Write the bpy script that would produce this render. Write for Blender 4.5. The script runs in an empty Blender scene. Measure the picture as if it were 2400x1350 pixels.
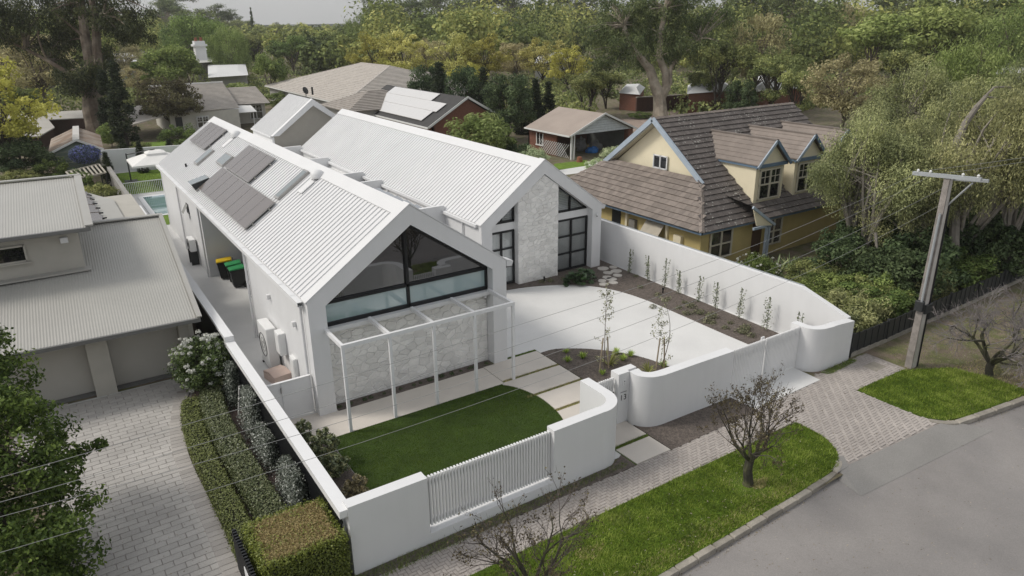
import bpy, bmesh, math, random
import numpy as np
from mathutils import Vector, Matrix
R = math.radians
rnd = random.Random(7)
SC = bpy.context.scene
COL = SC.collection

# ------------------------------------------------------------------ camera, sky, sun, exposure
CAM = Vector((-5.634, -19.853, 11.644)); FPX = 1682.565
_pi, _ro, _ya = R(20.545), R(-0.675), R(32.95)
FW = Vector((math.sin(_ya)*math.cos(_pi), math.cos(_ya)*math.cos(_pi), -math.sin(_pi)))
_r = Vector((math.cos(_ya), -math.sin(_ya), 0)); _u = _r.cross(FW)
RT = _r*math.cos(_ro) + _u*math.sin(_ro); UP = _u*math.cos(_ro) - _r*math.sin(_ro)
cam_d = bpy.data.cameras.new('camera'); cam = bpy.data.objects.new('camera', cam_d); COL.objects.link(cam)
cam_d.sensor_width = 36; cam_d.lens = FPX/2400*36; cam_d.clip_start = 0.2; cam_d.clip_end = 6000
cam.matrix_world = Matrix(((RT.x, UP.x, -FW.x, CAM.x), (RT.y, UP.y, -FW.y, CAM.y), (RT.z, UP.z, -FW.z, CAM.z), (0, 0, 0, 1)))
SC.camera = cam

SUN_EL, SUN_AZ = R(46), R(-58)            # azimuth measured clockwise from +y
world = bpy.data.worlds.new('World'); SC.world = world; world.use_nodes = True
wn = world.node_tree.nodes; wl = world.node_tree.links; wn.clear()
sky = wn.new('ShaderNodeTexSky'); sky.sky_type = 'NISHITA'; sky.sun_disc = False
sky.sun_elevation = SUN_EL; sky.sun_rotation = SUN_AZ % (2*math.pi)
sky.air_density = 1.0; sky.dust_density = 4.0; sky.ozone_density = 1.0; sky.altitude = 50
hs = wn.new('ShaderNodeHueSaturation'); hs.inputs['Saturation'].default_value = 0.45
bg = wn.new('ShaderNodeBackground'); bg.inputs['Strength'].default_value = 0.105
wo = wn.new('ShaderNodeOutputWorld')
wl.new(sky.outputs[0], hs.inputs['Color']); cl = wn.new('ShaderNodeMix'); cl.data_type = 'RGBA'; cl.inputs['Factor'].default_value = .52       # thin bright overcast veiling the blue sky
cl.inputs['B'].default_value = (6.3, 6.4, 6.5, 1); wl.new(hs.outputs[0], cl.inputs['A']); wl.new(cl.outputs['Result'], bg.inputs['Color']); wl.new(bg.outputs[0], wo.inputs['Surface'])
sun_d = bpy.data.lights.new('sun', 'SUN'); sun_d.energy = 1.5; sun_d.angle = R(14); sun_d.color = (1.0, 0.955, 0.88)
sun = bpy.data.objects.new('sun', sun_d); COL.objects.link(sun)
sdir = Vector((math.sin(SUN_AZ)*math.cos(SUN_EL), math.cos(SUN_AZ)*math.cos(SUN_EL), math.sin(SUN_EL)))
sun.rotation_euler = sdir.to_track_quat('Z', 'Y').to_euler(); sun.location = (0, 0, 60)
vs = SC.view_settings; vs.view_transform = 'Standard'; vs.look = 'None'; vs.exposure = 0.30; vs.gamma = 1; vs.use_curve_mapping = False
SC.render.engine = 'CYCLES'
cy = SC.cycles; cy.max_bounces = 6; cy.diffuse_bounces = 3; cy.glossy_bounces = 3; cy.transmission_bounces = 3
cy.transparent_max_bounces = 8; cy.volume_bounces = 1; cy.use_denoising = True; cy.caustics_reflective = False; cy.caustics_refractive = False

def ray(u, v):
    return FW + RT*((u-1200)/FPX) - UP*((v-675)/FPX)
def gp(u, v, z=0.0):                       # a survey sight: the point at height z seen along one bearing
    d = ray(u, v); t = (z-CAM.z)/d.z
    return CAM + d*t

# ------------------------------------------------------------------ materials
def lin(h):
    if isinstance(h, str):
        h = h.lstrip('#'); c = [int(h[i:i+2], 16)/255 for i in (0, 2, 4)]
        return tuple((x/12.92 if x <= .04045 else ((x+.055)/1.055)**2.4) for x in c)
    return tuple(h)
MATS = {}
def mat(name, col, rough=.8, var=.12, scale=2., bump=0., bscale=40., rand=0., metal=0., spec=.35, col2=None, fine=0.):
    if name in MATS: return MATS[name]
    m = bpy.data.materials.new(name); m.use_nodes = True; MATS[name] = m
    nt = m.node_tree; n = nt.nodes; l = nt.links
    b = n['Principled BSDF']; b.inputs['Roughness'].default_value = rough; b.inputs['Metallic'].default_value = metal
    b.inputs['Specular IOR Level'].default_value = spec
    c = lin(col)
    geo = n.new('ShaderNodeNewGeometry')
    nz = n.new('ShaderNodeTexNoise'); nz.inputs['Scale'].default_value = scale; nz.inputs['Detail'].default_value = 6; nz.inputs['Roughness'].default_value = .62
    l.new(geo.outputs['Position'], nz.inputs['Vector'])
    mr = n.new('ShaderNodeMapRange'); mr.inputs['From Min'].default_value = .3; mr.inputs['From Max'].default_value = .7
    mr.inputs['To Min'].default_value = 1-var; mr.inputs['To Max'].default_value = 1+var
    l.new(nz.outputs[0], mr.inputs[0])
    if col2 is not None:
        cm = n.new('ShaderNodeMix'); cm.data_type = 'RGBA'; cm.inputs['A'].default_value = (*c, 1); cm.inputs['B'].default_value = (*lin(col2), 1)
        mr2 = n.new('ShaderNodeMapRange'); mr2.inputs['From Min'].default_value = .42; mr2.inputs['From Max'].default_value = .6
        nz2 = n.new('ShaderNodeTexNoise'); nz2.inputs['Scale'].default_value = scale*.6; nz2.inputs['Detail'].default_value = 8
        l.new(geo.outputs['Position'], nz2.inputs['Vector']); l.new(nz2.outputs[0], mr2.inputs[0]); l.new(mr2.outputs[0], cm.inputs['Factor'])
        csock = cm.outputs['Result']
    else:
        rgb = n.new('ShaderNodeRGB'); rgb.outputs[0].default_value = (*c, 1); csock = rgb.outputs[0]
    fac = mr.outputs[0]
    if rand:
        oi = n.new('ShaderNodeObjectInfo'); mo = n.new('ShaderNodeMapRange')
        mo.inputs['To Min'].default_value = 1-rand; mo.inputs['To Max'].default_value = 1+rand; l.new(oi.outputs['Random'], mo.inputs[0])
        mm = n.new('ShaderNodeMath'); mm.operation = 'MULTIPLY'; l.new(fac, mm.inputs[0]); l.new(mo.outputs[0], mm.inputs[1]); fac = mm.outputs[0]
    if fine:
        nf = n.new('ShaderNodeTexNoise'); nf.inputs['Scale'].default_value = 45; nf.inputs['Detail'].default_value = 4
        l.new(geo.outputs['Position'], nf.inputs['Vector'])
        mf = n.new('ShaderNodeMapRange'); mf.inputs['From Min'].default_value = .3; mf.inputs['From Max'].default_value = .7
        mf.inputs['To Min'].default_value = 1-fine; mf.inputs['To Max'].default_value = 1+fine; l.new(nf.outputs[0], mf.inputs[0])
        mm = n.new('ShaderNodeMath'); mm.operation = 'MULTIPLY'; l.new(fac, mm.inputs[0]); l.new(mf.outputs[0], mm.inputs[1]); fac = mm.outputs[0]
    vm = n.new('ShaderNodeVectorMath'); vm.operation = 'SCALE'; l.new(csock, vm.inputs[0]); l.new(fac, vm.inputs['Scale'])
    l.new(vm.outputs[0], b.inputs['Base Color'])
    if bump:
        nb = n.new('ShaderNodeTexNoise'); nb.inputs['Scale'].default_value = bscale; nb.inputs['Detail'].default_value = 5
        l.new(geo.outputs['Position'], nb.inputs['Vector'])
        bp = n.new('ShaderNodeBump'); bp.inputs['Strength'].default_value = bump; bp.inputs['Distance'].default_value = .02
        l.new(nb.outputs[0], bp.inputs['Height']); l.new(bp.outputs[0], b.inputs['Normal'])
    return m
def leafmat(name, cols, transl=.28, rough=.55, hue=.012, val=.18, spec=.10, gain=3.5):
    """foliage: each leaf carries its own tone (0..1) that picks a leaf colour"""
    if name in MATS: return MATS[name]
    m = bpy.data.materials.new(name); m.use_nodes = True; MATS[name] = m
    nt = m.node_tree; n = nt.nodes; l = nt.links
    b = n['Principled BSDF']; b.inputs['Roughness'].default_value = rough; b.inputs['Specular IOR Level'].default_value = spec
    at = n.new('ShaderNodeAttribute'); at.attribute_name = 'tone'
    cr = n.new('ShaderNodeValToRGB'); e = cr.color_ramp.elements
    while len(e) < len(cols): e.new(.5)
    for i, c in enumerate(cols):
        e[i].position = i/max(1, len(cols)-1); e[i].color = (*[min(.85, q*gain) for q in lin(c)], 1)
    l.new(at.outputs['Fac'], cr.inputs[0])
    oi = n.new('ShaderNodeObjectInfo'); h = n.new('ShaderNodeHueSaturation')
    a1 = n.new('ShaderNodeMapRange'); a1.inputs['To Min'].default_value = .5-hue; a1.inputs['To Max'].default_value = .5+hue
    a2 = n.new('ShaderNodeMapRange'); a2.inputs['To Min'].default_value = 1-val; a2.inputs['To Max'].default_value = 1+val
    mm = n.new('ShaderNodeMath'); mm.operation = 'MULTIPLY'; mm.inputs[1].default_value = 7.31
    fr = n.new('ShaderNodeMath'); fr.operation = 'FRACT'
    l.new(oi.outputs['Random'], a1.inputs[0]); l.new(oi.outputs['Random'], mm.inputs[0]); l.new(mm.outputs[0], fr.inputs[0]); l.new(fr.outputs[0], a2.inputs[0])
    l.new(a1.outputs[0], h.inputs['Hue']); l.new(a2.outputs[0], h.inputs['Value']); l.new(cr.outputs[0], h.inputs['Color'])
    l.new(h.outputs[0], b.inputs['Base Color'])
    t = n.new('ShaderNodeBsdfTranslucent'); l.new(h.outputs[0], t.inputs['Color'])
    mx = n.new('ShaderNodeMixShader'); mx.inputs[0].default_value = transl
    l.new(b.outputs[0], mx.inputs[1]); l.new(t.outputs[0], mx.inputs[2]); l.new(mx.outputs[0], n['Material Output'].inputs['Surface'])
    return m
def glassmat(name, tint, gloss=.25, dark=None, rough=.02, trans=0.):
    if name in MATS: return MATS[name]
    m = bpy.data.materials.new(name); m.use_nodes = True; MATS[name] = m
    n = m.node_tree.nodes; l = m.node_tree.links; n.remove(n['Principled BSDF'])
    g = n.new('ShaderNodeBsdfGlossy'); g.inputs['Color'].default_value = (.95, .97, 1, 1); g.inputs['Roughness'].default_value = rough
    if trans:
        d = n.new('ShaderNodeBsdfTransparent'); d.inputs['Color'].default_value = (*lin(tint), 1)
    else:
        d = n.new('ShaderNodeBsdfDiffuse'); d.inputs['Color'].default_value = (*lin(tint), 1)
    fr = n.new('ShaderNodeFresnel'); fr.inputs['IOR'].default_value = 1.5
    ad = n.new('ShaderNodeMath'); ad.operation = 'ADD'; ad.use_clamp = True; ad.inputs[1].default_value = gloss
    l.new(fr.outputs[0], ad.inputs[0])
    mx = n.new('ShaderNodeMixShader'); l.new(ad.outputs[0], mx.inputs[0]); l.new(d.outputs[0], mx.inputs[1]); l.new(g.outputs[0], mx.inputs[2])
    l.new(mx.outputs[0], n['Material Output'].inputs['Surface'])
    return m

# ------------------------------------------------------------------ mesh helpers
class MB:
    def __init__(s): s.v = []; s.f = []
    def add(s, vs, fs):
        o = len(s.v); s.v += [tuple(q) for q in vs]; s.f += [tuple(i+o for i in f) for f in fs]; return s
    def box(s, x0, x1, y0, y1, z0, z1):
        return s.add([(x0,y0,z0),(x1,y0,z0),(x1,y1,z0),(x0,y1,z0),(x0,y0,z1),(x1,y0,z1),(x1,y1,z1),(x0,y1,z1)],
                     [(0,3,2,1),(4,5,6,7),(0,1,5,4),(1,2,6,5),(2,3,7,6),(3,0,4,7)])
    def bevbox(s, x0, x1, y0, y1, z0, z1, b=.01):
        """box with chamfered upright and top edges"""
        p = [(x0+b,y0),(x1-b,y0),(x1,y0+b),(x1,y1-b),(x1-b,y1),(x0+b,y1),(x0,y1-b),(x0,y0+b)]
        q = [(x0+b,y0+b),(x1-b,y0+b),(x1-b,y0+b),(x1-b,y1-b),(x1-b,y1-b),(x0+b,y1-b),(x0+b,y1-b),(x0+b,y0+b)]
        vs = [(a,c,z0) for a,c in p]+[(a,c,z1-b) for a,c in p]+[(a,c,z1) for a,c in ((x0+b,y0+b),(x1-b,y0+b),(x1-b,y1-b),(x0+b,y1-b))]
        fs = [(i,(i+1)%8,(i+1)%8+8,i+8) for i in range(8)]
        fs += [(8,9,17,16),(10,11,18,17),(12,13,19,18),(14,15,16,19),(9,10,17),(11,12,18),(13,14,19),(15,8,16),(16,17,18,19)]
        return s.add(vs, fs)
    def obox(s, p0, p1, w, h, up=(0,0,1)):
        """a bar from p0 to p1, w wide, h high (centred)"""
        a = Vector(p0); b = Vector(p1); d = (b-a).normalized(); u = Vector(up); sd = d.cross(u)
        if sd.length < 1e-4: u = Vector((0,1,0)); sd = d.cross(u)
        sd.normalize(); u = sd.cross(d).normalized()
        vs = []
        for q in (a, b):
            for i, j in ((-1,-1),(1,-1),(1,1),(-1,1)): vs.append(q+sd*(i*w/2)+u*(j*h/2))
        return s.add(vs, [(0,1,2,3),(7,6,5,4),(0,4,5,1),(1,5,6,2),(2,6,7,3),(3,7,4,0)])
    def prism(s, poly, z0, z1):
        """poly: (x,y) counter-clockwise"""
        n = len(poly)
        z0f = z0 if callable(z0) else (lambda x, y: z0); z1f = z1 if callable(z1) else (lambda x, y: z1)
        vs = [(x,y,z0f(x,y)) for x,y in poly]+[(x,y,z1f(x,y)) for x,y in poly]
        return s.add(vs, [tuple(range(n))[::-1], tuple(range(n,2*n))]+[(i,(i+1)%n,(i+1)%n+n,i+n) for i in range(n)])
    def extr(s, poly3, d):
        """a planar 3-D outline thickened by vector d"""
        n = len(poly3); d = Vector(d); vs = [Vector(p) for p in poly3]; vs = vs+[p+d for p in vs]
        return s.add(vs, [tuple(range(n))[::-1], tuple(range(n,2*n))]+[(i,(i+1)%n,(i+1)%n+n,i+n) for i in range(n)])
    def sheet(s, poly, z):
        return s.add([(x,y,z) for x,y in poly], [tuple(range(len(poly)))])
    def quad(s, *p): return s.add(p, [tuple(range(len(p)))])
    def tube(s, pts, rad, n=6, cap=True):
        pts = [Vector(p) for p in pts]
        if not hasattr(rad, '__len__'): rad = [rad]*len(pts)
        o = len(s.v); vs = []; prev = None
        for i, p in enumerate(pts):
            d = (pts[min(i+1,len(pts)-1)]-pts[max(i-1,0)]).normalized()
            a = prev if prev is not None else (Vector((1,0,0)) if abs(d.x) < .9 else Vector((0,1,0)))
            a = (a-d*a.dot(d)); a = a.normalized() if a.length > 1e-5 else d.orthogonal().normalized(); prev = a; b = d.cross(a)
            for k in range(n):
                t = 2*math.pi*k/n; vs.append(p+(a*math.cos(t)+b*math.sin(t))*rad[i])
        fs = [(i*n+k, i*n+(k+1)%n, (i+1)*n+(k+1)%n, (i+1)*n+k) for i in range(len(pts)-1) for k in range(n)]
        if cap: fs += [tuple(range(n))[::-1], tuple(range((len(pts)-1)*n, len(pts)*n))]
        return s.add(vs, fs)
    def lathe(s, prof, n=16, c=(0,0,0)):
        vs = []; m = len(prof)
        for k in range(n):
            t = 2*math.pi*k/n
            for r, z in prof: vs.append((c[0]+r*math.cos(t), c[1]+r*math.sin(t), c[2]+z))
        fs = [(k*m+i, ((k+1)%n)*m+i, ((k+1)%n)*m+i+1, k*m+i+1) for k in range(n) for i in range(m-1)]
        return s.add(vs, fs)
    def blob(s, c, r, n=8, jit=.1, seed=0):
        rr = random.Random(seed); vs = []; fs = []
        for i in range(n+1):
            th = math.pi*i/n
            for k in range(n):
                ph = 2*math.pi*k/n; q = 1+rr.uniform(-jit, jit)
                vs.append((c[0]+r[0]*q*math.sin(th)*math.cos(ph), c[1]+r[1]*q*math.sin(th)*math.sin(ph), c[2]+r[2]*q*math.cos(th)))
        for i in range(n):
            for k in range(n): fs.append((i*n+k, (i+1)*n+k, (i+1)*n+(k+1)%n, i*n+(k+1)%n))
        return s.add(vs, fs)
    def mesh(s, name, m, smooth=False):
        me = bpy.data.meshes.new(name); me.from_pydata(s.v, [], s.f); me.materials.append(m)
        bm = bmesh.new(); bm.from_mesh(me); bmesh.ops.recalc_face_normals(bm, faces=bm.faces); bm.to_mesh(me); bm.free()
        if smooth: me.shade_smooth()
        me.update(); return me
    def build(s, name, m, parent=None, smooth=False, **kw):
        return link(name, s.mesh(name, m, smooth), parent, **kw)
def link(name, me, parent=None, loc=None, rot=None, scale=None, **props):
    o = bpy.data.objects.new(name, me); COL.objects.link(o)
    if parent is not None:
        o.parent = parent
        if loc is None: loc = -WPOS.get(parent.name, Vector((0,0,0)))
    if loc is not None: o.location = loc
    if rot is not None: o.rotation_euler = rot
    if scale is not None: o.scale = scale
    WPOS[o.name] = WPOS.get(parent.name, Vector((0,0,0)))+Vector(o.location) if parent is not None else Vector(o.location)
    for k, v in props.items(): o[k] = v
    return o
WPOS = {}
def thing(name, label, cat, loc=(0,0,0), rz=0, group=None):
    o = bpy.data.objects.new(name, None); COL.objects.link(o); o.location = loc; o.rotation_euler = (0,0,rz); o.empty_display_size = .3
    WPOS[o.name] = Vector(loc)
    o['label'] = label; o['category'] = cat
    if group: o['group'] = group
    return o
def tag(o, label, cat, group=None):
    o['label'] = label; o['category'] = cat
    if group: o['group'] = group
    return o
def struct(name, mb, m, **kw):
    o = mb.build(name, m, **kw); o['kind'] = 'structure'; return o
def copy_tree(o, parent=None):
    c = o.copy(); COL.objects.link(c)
    if parent is not None: c.parent = parent
    for ch in list(o.children): copy_tree(ch, c)
    return c
def np_mesh(name, V, F, m, tone=None, smooth=False):
    """V (n,3), F (k,3|4) int arrays"""
    me = bpy.data.meshes.new(name); V = np.asarray(V, np.float32); F = np.asarray(F, np.int32); k = F.shape[1]
    me.vertices.add(len(V)); me.vertices.foreach_set('co', V.ravel())
    me.loops.add(F.size); me.loops.foreach_set('vertex_index', F.ravel())
    me.polygons.add(len(F)); me.polygons.foreach_set('loop_start', np.arange(0, F.size, k, dtype=np.int32))
    if hasattr(m, '__len__'):
        for q in m: me.materials.append(q)
    else: me.materials.append(m)
    me.update(calc_edges=True)
    if tone is not None:
        a = me.attributes.new('tone', 'FLOAT', 'FACE'); a.data.foreach_set('value', np.asarray(tone, np.float32))
    if smooth: me.shade_smooth()
    return me
def inside(P, poly):
    x, y = P[:,0], P[:,1]; r = np.zeros(len(P), bool); n = len(poly)
    for i in range(n):
        x0, y0 = poly[i]; x1, y1 = poly[(i+1)%n]
        c = ((y0 > y) != (y1 > y)); xx = (x1-x0)*(y-y0)/((y1-y0) if y1 != y0 else 1e-9)+x0
        r ^= c & (x < xx)
    return r
def smoothpoly(pts, n=6, closed=False):
    """Catmull-Rom through points"""
    P = [Vector((*p, 0)) for p in pts]; out = []
    N = len(P)
    for i in range(N if closed else N-1):
        p0 = P[(i-1) % N] if closed or i > 0 else P[i]; p1 = P[i]; p2 = P[(i+1) % N]; p3 = P[(i+2) % N] if closed or i+2 < N else p2
        for k in range(n):
            t = k/n
            q = .5*((2*p1)+(p2-p0)*t+(2*p0-5*p1+4*p2-p3)*t*t+(3*p1-p0-3*p2+p3)*t**3); out.append((q.x, q.y))
    if not closed: out.append((P[-1].x, P[-1].y))
    return out
# ------------------------------------------------------------------ materials of the setting
WHITE = mat('white_render', (.71,.71,.71), .7, .03, .8, .06, 60)
def streaked(m):
    """faint rain streaks and dust that run down the render"""
    n = m.node_tree.nodes; l = m.node_tree.links; b = n['Principled BSDF']; src = b.inputs['Base Color'].links[0].from_socket
    g = n.new('ShaderNodeNewGeometry'); mp = n.new('ShaderNodeVectorMath'); mp.operation = 'MULTIPLY'; mp.inputs[1].default_value = (5, 5, .35); l.new(g.outputs['Position'], mp.inputs[0])
    nz = n.new('ShaderNodeTexNoise'); nz.inputs['Scale'].default_value = 1.0; nz.inputs['Detail'].default_value = 7; l.new(mp.outputs[0], nz.inputs['Vector'])
    r = n.new('ShaderNodeMapRange'); r.inputs['From Min'].default_value = .35; r.inputs['From Max'].default_value = .75; r.inputs['To Min'].default_value = 1; r.inputs['To Max'].default_value = .975; l.new(nz.outputs[0], r.inputs[0])
    v = n.new('ShaderNodeVectorMath'); v.operation = 'SCALE'; l.new(src, v.inputs[0]); l.new(r.outputs[0], v.inputs['Scale']); l.new(v.outputs[0], b.inputs['Base Color'])
streaked(WHITE)
WHITE2 = mat('white_paint', (.74,.74,.74), .5, .02, 2.)
ROOFW = mat('white_steel_roof', (.66,.66,.66), .55, .03, .7, spec=.4)
CONC = mat('white_concrete', (.65,.645,.63), .75, .07, .45, .05, 80, fine=.03)
BEIGE = mat('cream_paving', (.58,.535,.48), .8, .05, 1.2, .05, 60, fine=.03, rand=.04)
BLACK = mat('black_aluminium', (.012,.013,.015), .4, .1)
DARKM = mat('charcoal_steel', (.03,.032,.033), .5, .1)
MULCH = mat('bark_mulch', (.125,.104,.09), .95, .35, 9, .9, 60, fine=.45)
SOIL = mat('garden_soil', (.075,.058,.04), .95, .35, 3, .6, 30, col2=(.05,.065,.02), fine=.3)
DIRT = mat('leaf_littered_dirt', (.17,.135,.10), .95, .25, 2.2, .5, 40, col2=(.12,.12,.055), fine=.4)
ASPH = mat('asphalt', (.215,.203,.195), .9, .12, .35, .25, 120, fine=.12, col2=(.262,.245,.232))
TURF = mat('turf_base', (.075,.125,.008), .95, .3, 3, .6, 50, fine=.3)
TURF2 = mat('turf_base_shorn', (.035,.062,.008), .95, .25, 2, .6, 60, fine=.3)
BRICKP = mat('clay_paver', (.37,.335,.308), .85, .15, .6, .1, 60, rand=.07, fine=.07)
JOINT = mat('paver_joint', (.29,.262,.24), .95, .2, 6)
STONEP = mat('grey_paver', (.40,.38,.355), .85, .14, .5, .1, 60, rand=.075, fine=.1)
STONEPB = mat('grey_paver_band', (.37,.345,.32), .85, .12, .5, .1, 60, rand=.12, fine=.1)
KERBM = mat('kerb_concrete', (.29,.265,.225), .9, .22, 2.5, .3, 50, rand=.15, fine=.15)

# ------------------------------------------------------------------ ground
struct('terrain', MB().sheet([(-690,-290),(1290,-290),(1290,970),(-690,970)], -.14), SOIL)
struct('ground', MB().sheet([(-150,-10.95),(230,-10.95),(230,330),(-150,330)], 0), DIRT)
# road with a kerb step
kerbL = smoothpoly([(-14,-11.55),(-3,-11.2),(2,-11.06),(6.5,-10.95),(9.6,-10.86),(10.75,-10.72),(11.2,-10.5),(11.42,-10.15)], 8)
kerbR = smoothpoly([(15.35,-10.75),(15.75,-11.18),(16.4,-11.35),(19.2,-11.74),(26,-12.5),(40,-14)], 8)
struct('road', MB().prism([(-60,-60),(90,-60),(90,-16.5),(40,-14.05),(26,-12.56),(19.2,-11.8),(16.4,-11.42),(15.7,-11.25),(15.4,-11.0),(11.2,-10.75),(10.7,-10.85),(9.6,-10.92),(2,-11.12),(-3,-11.26),(-14,-11.6),(-60,-13)], -.135, -.10), ASPH)
struct('road_gutter', MB().add([(10.4,-11.7,-.094),(16.6,-12.05,-.094),(15.85,-11.08,.036),(10.85,-10.76,.036)], [(0,1,2,3)]).add([(10.4,-11.7,-.094),(10.85,-10.76,.036),(10.55,-10.95,-.094)], [(0,1,2)]).add([(16.6,-12.05,-.094),(16.2,-11.45,-.094),(15.85,-11.08,.036)], [(0,1,2)]).sheet([(10.6,-10.84),(11.0,-10.66),(11.34,-10.36),(11.5,-10.45),(11.2,-10.82)], .037), mat('gutter_asphalt', (.25,.24,.225), .9, .1, .8, .3, 100, fine=.15))
kb = struct('kerb', MB().tube([(x, y, -.10) for x, y in kerbL[::4]], .03, 4), KERBM)
def run_stones(line, step, w, z0, z1, name, m, parent, gap=.012):
    pts = [Vector((*p, 0)) for p in line]; acc = 0; seg = [pts[0]]
    for a, b in zip(pts, pts[1:]):
        d = (b-a).length; 
        while acc+d >= step:
            t = (step-acc)/d; q = a.lerp(b, t); seg.append(q); emit(seg, w, z0, z1, name, m, parent, gap); seg = [q]; a = q; d = (b-a).length; acc = 0
        acc += d; seg.append(b)
    if acc > step*.3: emit(seg, w, z0, z1, name, m, parent, gap)
def emit(seg, w, z0, z1, name, m, parent, gap):
    S = [seg[0]]
    for q in seg[1:]:
        if (q-S[-1]).length > .02: S.append(q)
    if len(S) < 2: return
    j = rnd.uniform(-.012, .012); L = []; Rr = []
    for i, q in enumerate(S):
        d = (S[min(i+1, len(S)-1)]-S[max(i-1, 0)]).normalized(); nrm = Vector((-d.y, d.x, 0))
        e = d*gap if i == 0 else (-d*gap if i == len(S)-1 else Vector())
        L.append(q+e+nrm*(w/2)); Rr.append(q+e-nrm*(w/2))
    poly = [(p.x, p.y) for p in Rr]+[(p.x, p.y) for p in reversed(L)]
    c = Vector((sum(p[0] for p in poly)/len(poly), sum(p[1] for p in poly)/len(poly)))
    mb = MB(); top = [((x-c.x)*.93+c.x, (y-c.y)*.93+c.y) for x, y in poly]; n = len(poly)
    vs = [(x,y,z0) for x,y in poly]+[(x,y,z1-.03+j) for x,y in poly]+[(x,y,z1+j) for x,y in top]
    fs = [(i,(i+1)%n,(i+1)%n+n,i+n) for i in range(n)]+[(i+n,(i+1)%n+n,(i+1)%n+2*n,i+2*n) for i in range(n)]+[tuple(range(2*n,3*n))]
    mb.add(vs, fs); mb.build(name, m, parent)
run_stones(kerbL[8:], .62, .17, -.13, .035, 'kerb_stone', KERBM, kb)
run_stones(kerbR, .85, .19, -.13, .05, 'kerb_stone', KERBM, kb)

# ------------------------------------------------------------------ herringbone clay footpath and crossover
LBR = .19
fp_poly = [(-4,-8.62),(7.1,-8.56),(11.98,-8.54),(11.96,-9.66),(11.42,-10.3),(11.28,-10.55),(10.9,-10.80),(10.95,-10.93),(15.75,-11.2),(15.5,-10.85),(15.4,-10.5),(15.31,-8.40),(18.2,-8.43),(18.2,-6.95),(15.05,-6.98),(14.9,-7.32),(11.8,-7.38),(7.8,-7.5),(6.3,-7.5),(-4,-7.40)]
fp = struct('footpath', MB().sheet(fp_poly, .006), JOINT)
def brick_mesh(L, W, H, name, m):
    return MB().bevbox(-L/2, L/2, -W/2, W/2, 0, H, .008).mesh(name, m)
cells = []; th = R(1.5); w = LBR/2; ct, st = math.cos(th), math.sin(th)
for i in range(-165, 165):
    for j in range(-165, 165):
        k = (i-j) % 4
        if k == 0: cx_, cy_, a = (i+1)*w, (j+.5)*w, 0
        elif k == 3: cx_, cy_, a = (i+.5)*w, (j+1)*w, math.pi/2
        else: continue
        X = 8+cx_*ct-cy_*st; Y = -8.9+cx_*st+cy_*ct
        if -2.2 < X < 18 and -11 < Y < -6.9: cells.append((X, Y, a+th))
P = np.array([(c[0], c[1]) for c in cells]); ok = inside(P, fp_poly) & (P[:,1] > -10.68-.064*(P[:,0]-10.85)); cells = [c for c, q in zip(cells, ok) if q]
vis = lambda c: (lambda d: (abs((d.dot(RT)/d.dot(FW))*FPX) < 1230 and (-(d.dot(UP))/d.dot(FW))*FPX < 690))(Vector((c[0], c[1], 0))-CAM)
cells.sort(key=lambda c: ((Vector((c[0], c[1], 0))-CAM).length + (0 if vis(c) else 100)))
bm_ = brick_mesh(LBR-.008, w-.008, .02, 'clay_brick', BRICKP)
for X, Y, a in cells[:300]:
    link('brick', bm_, fp, (X, Y, .004+rnd.uniform(0, .004)), (rnd.uniform(-.01,.01), rnd.uniform(-.01,.01), a))
def merged(name, proto, items, parent, m, kind=True):
    """many alike pieces joined into one mesh; items (x, y, z, rz)"""
    pv = np.array([v.co[:] for v in proto.vertices]); V = []; F = []; o = 0
    pf = [tuple(p.vertices) for p in proto.polygons]
    for x, y, z, a in items:
        c, s = math.cos(a), math.sin(a); q = pv.copy(); q[:,0] = pv[:,0]*c-pv[:,1]*s+x; q[:,1] = pv[:,0]*s+pv[:,1]*c+y; q[:,2] = pv[:,2]+z
        V.append(q); F += [tuple(i+o for i in f) for f in pf]; o += len(pv)
    me = bpy.data.meshes.new(name); me.from_pydata(np.vstack(V).tolist(), [], F); me.materials.append(m)
    ob = link(name, me, parent)
    if kind: ob['kind'] = 'stuff'
    return ob
def joined_tint(base, name, rand):
    """the same material with a tint per loose piece"""
    m = base.copy(); m.name = name; n = m.node_tree.nodes; l = m.node_tree.links
    for nd in list(n):
        if nd.type == 'OBJECT_INFO':
            g = n.new('ShaderNodeNewGeometry')
            for lk in list(nd.outputs['Random'].links): l.new(g.outputs['Random Per Island'], lk.to_socket)
            n.remove(nd)
    return m
BRICKPJ = joined_tint(BRICKP, 'clay_paver_far', .07); STONEPJ = joined_tint(STONEP, 'grey_paver_far', .1)
merged('far_bricks', bm_, [(X, Y, .004+rnd.uniform(0,.004), a) for X, Y, a in cells[300:]], fp, BRICKPJ)
struct('service_cover', MB().bevbox(17.1,17.75,-8.0,-7.5,.0,.032,.01), KERBM)

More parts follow.
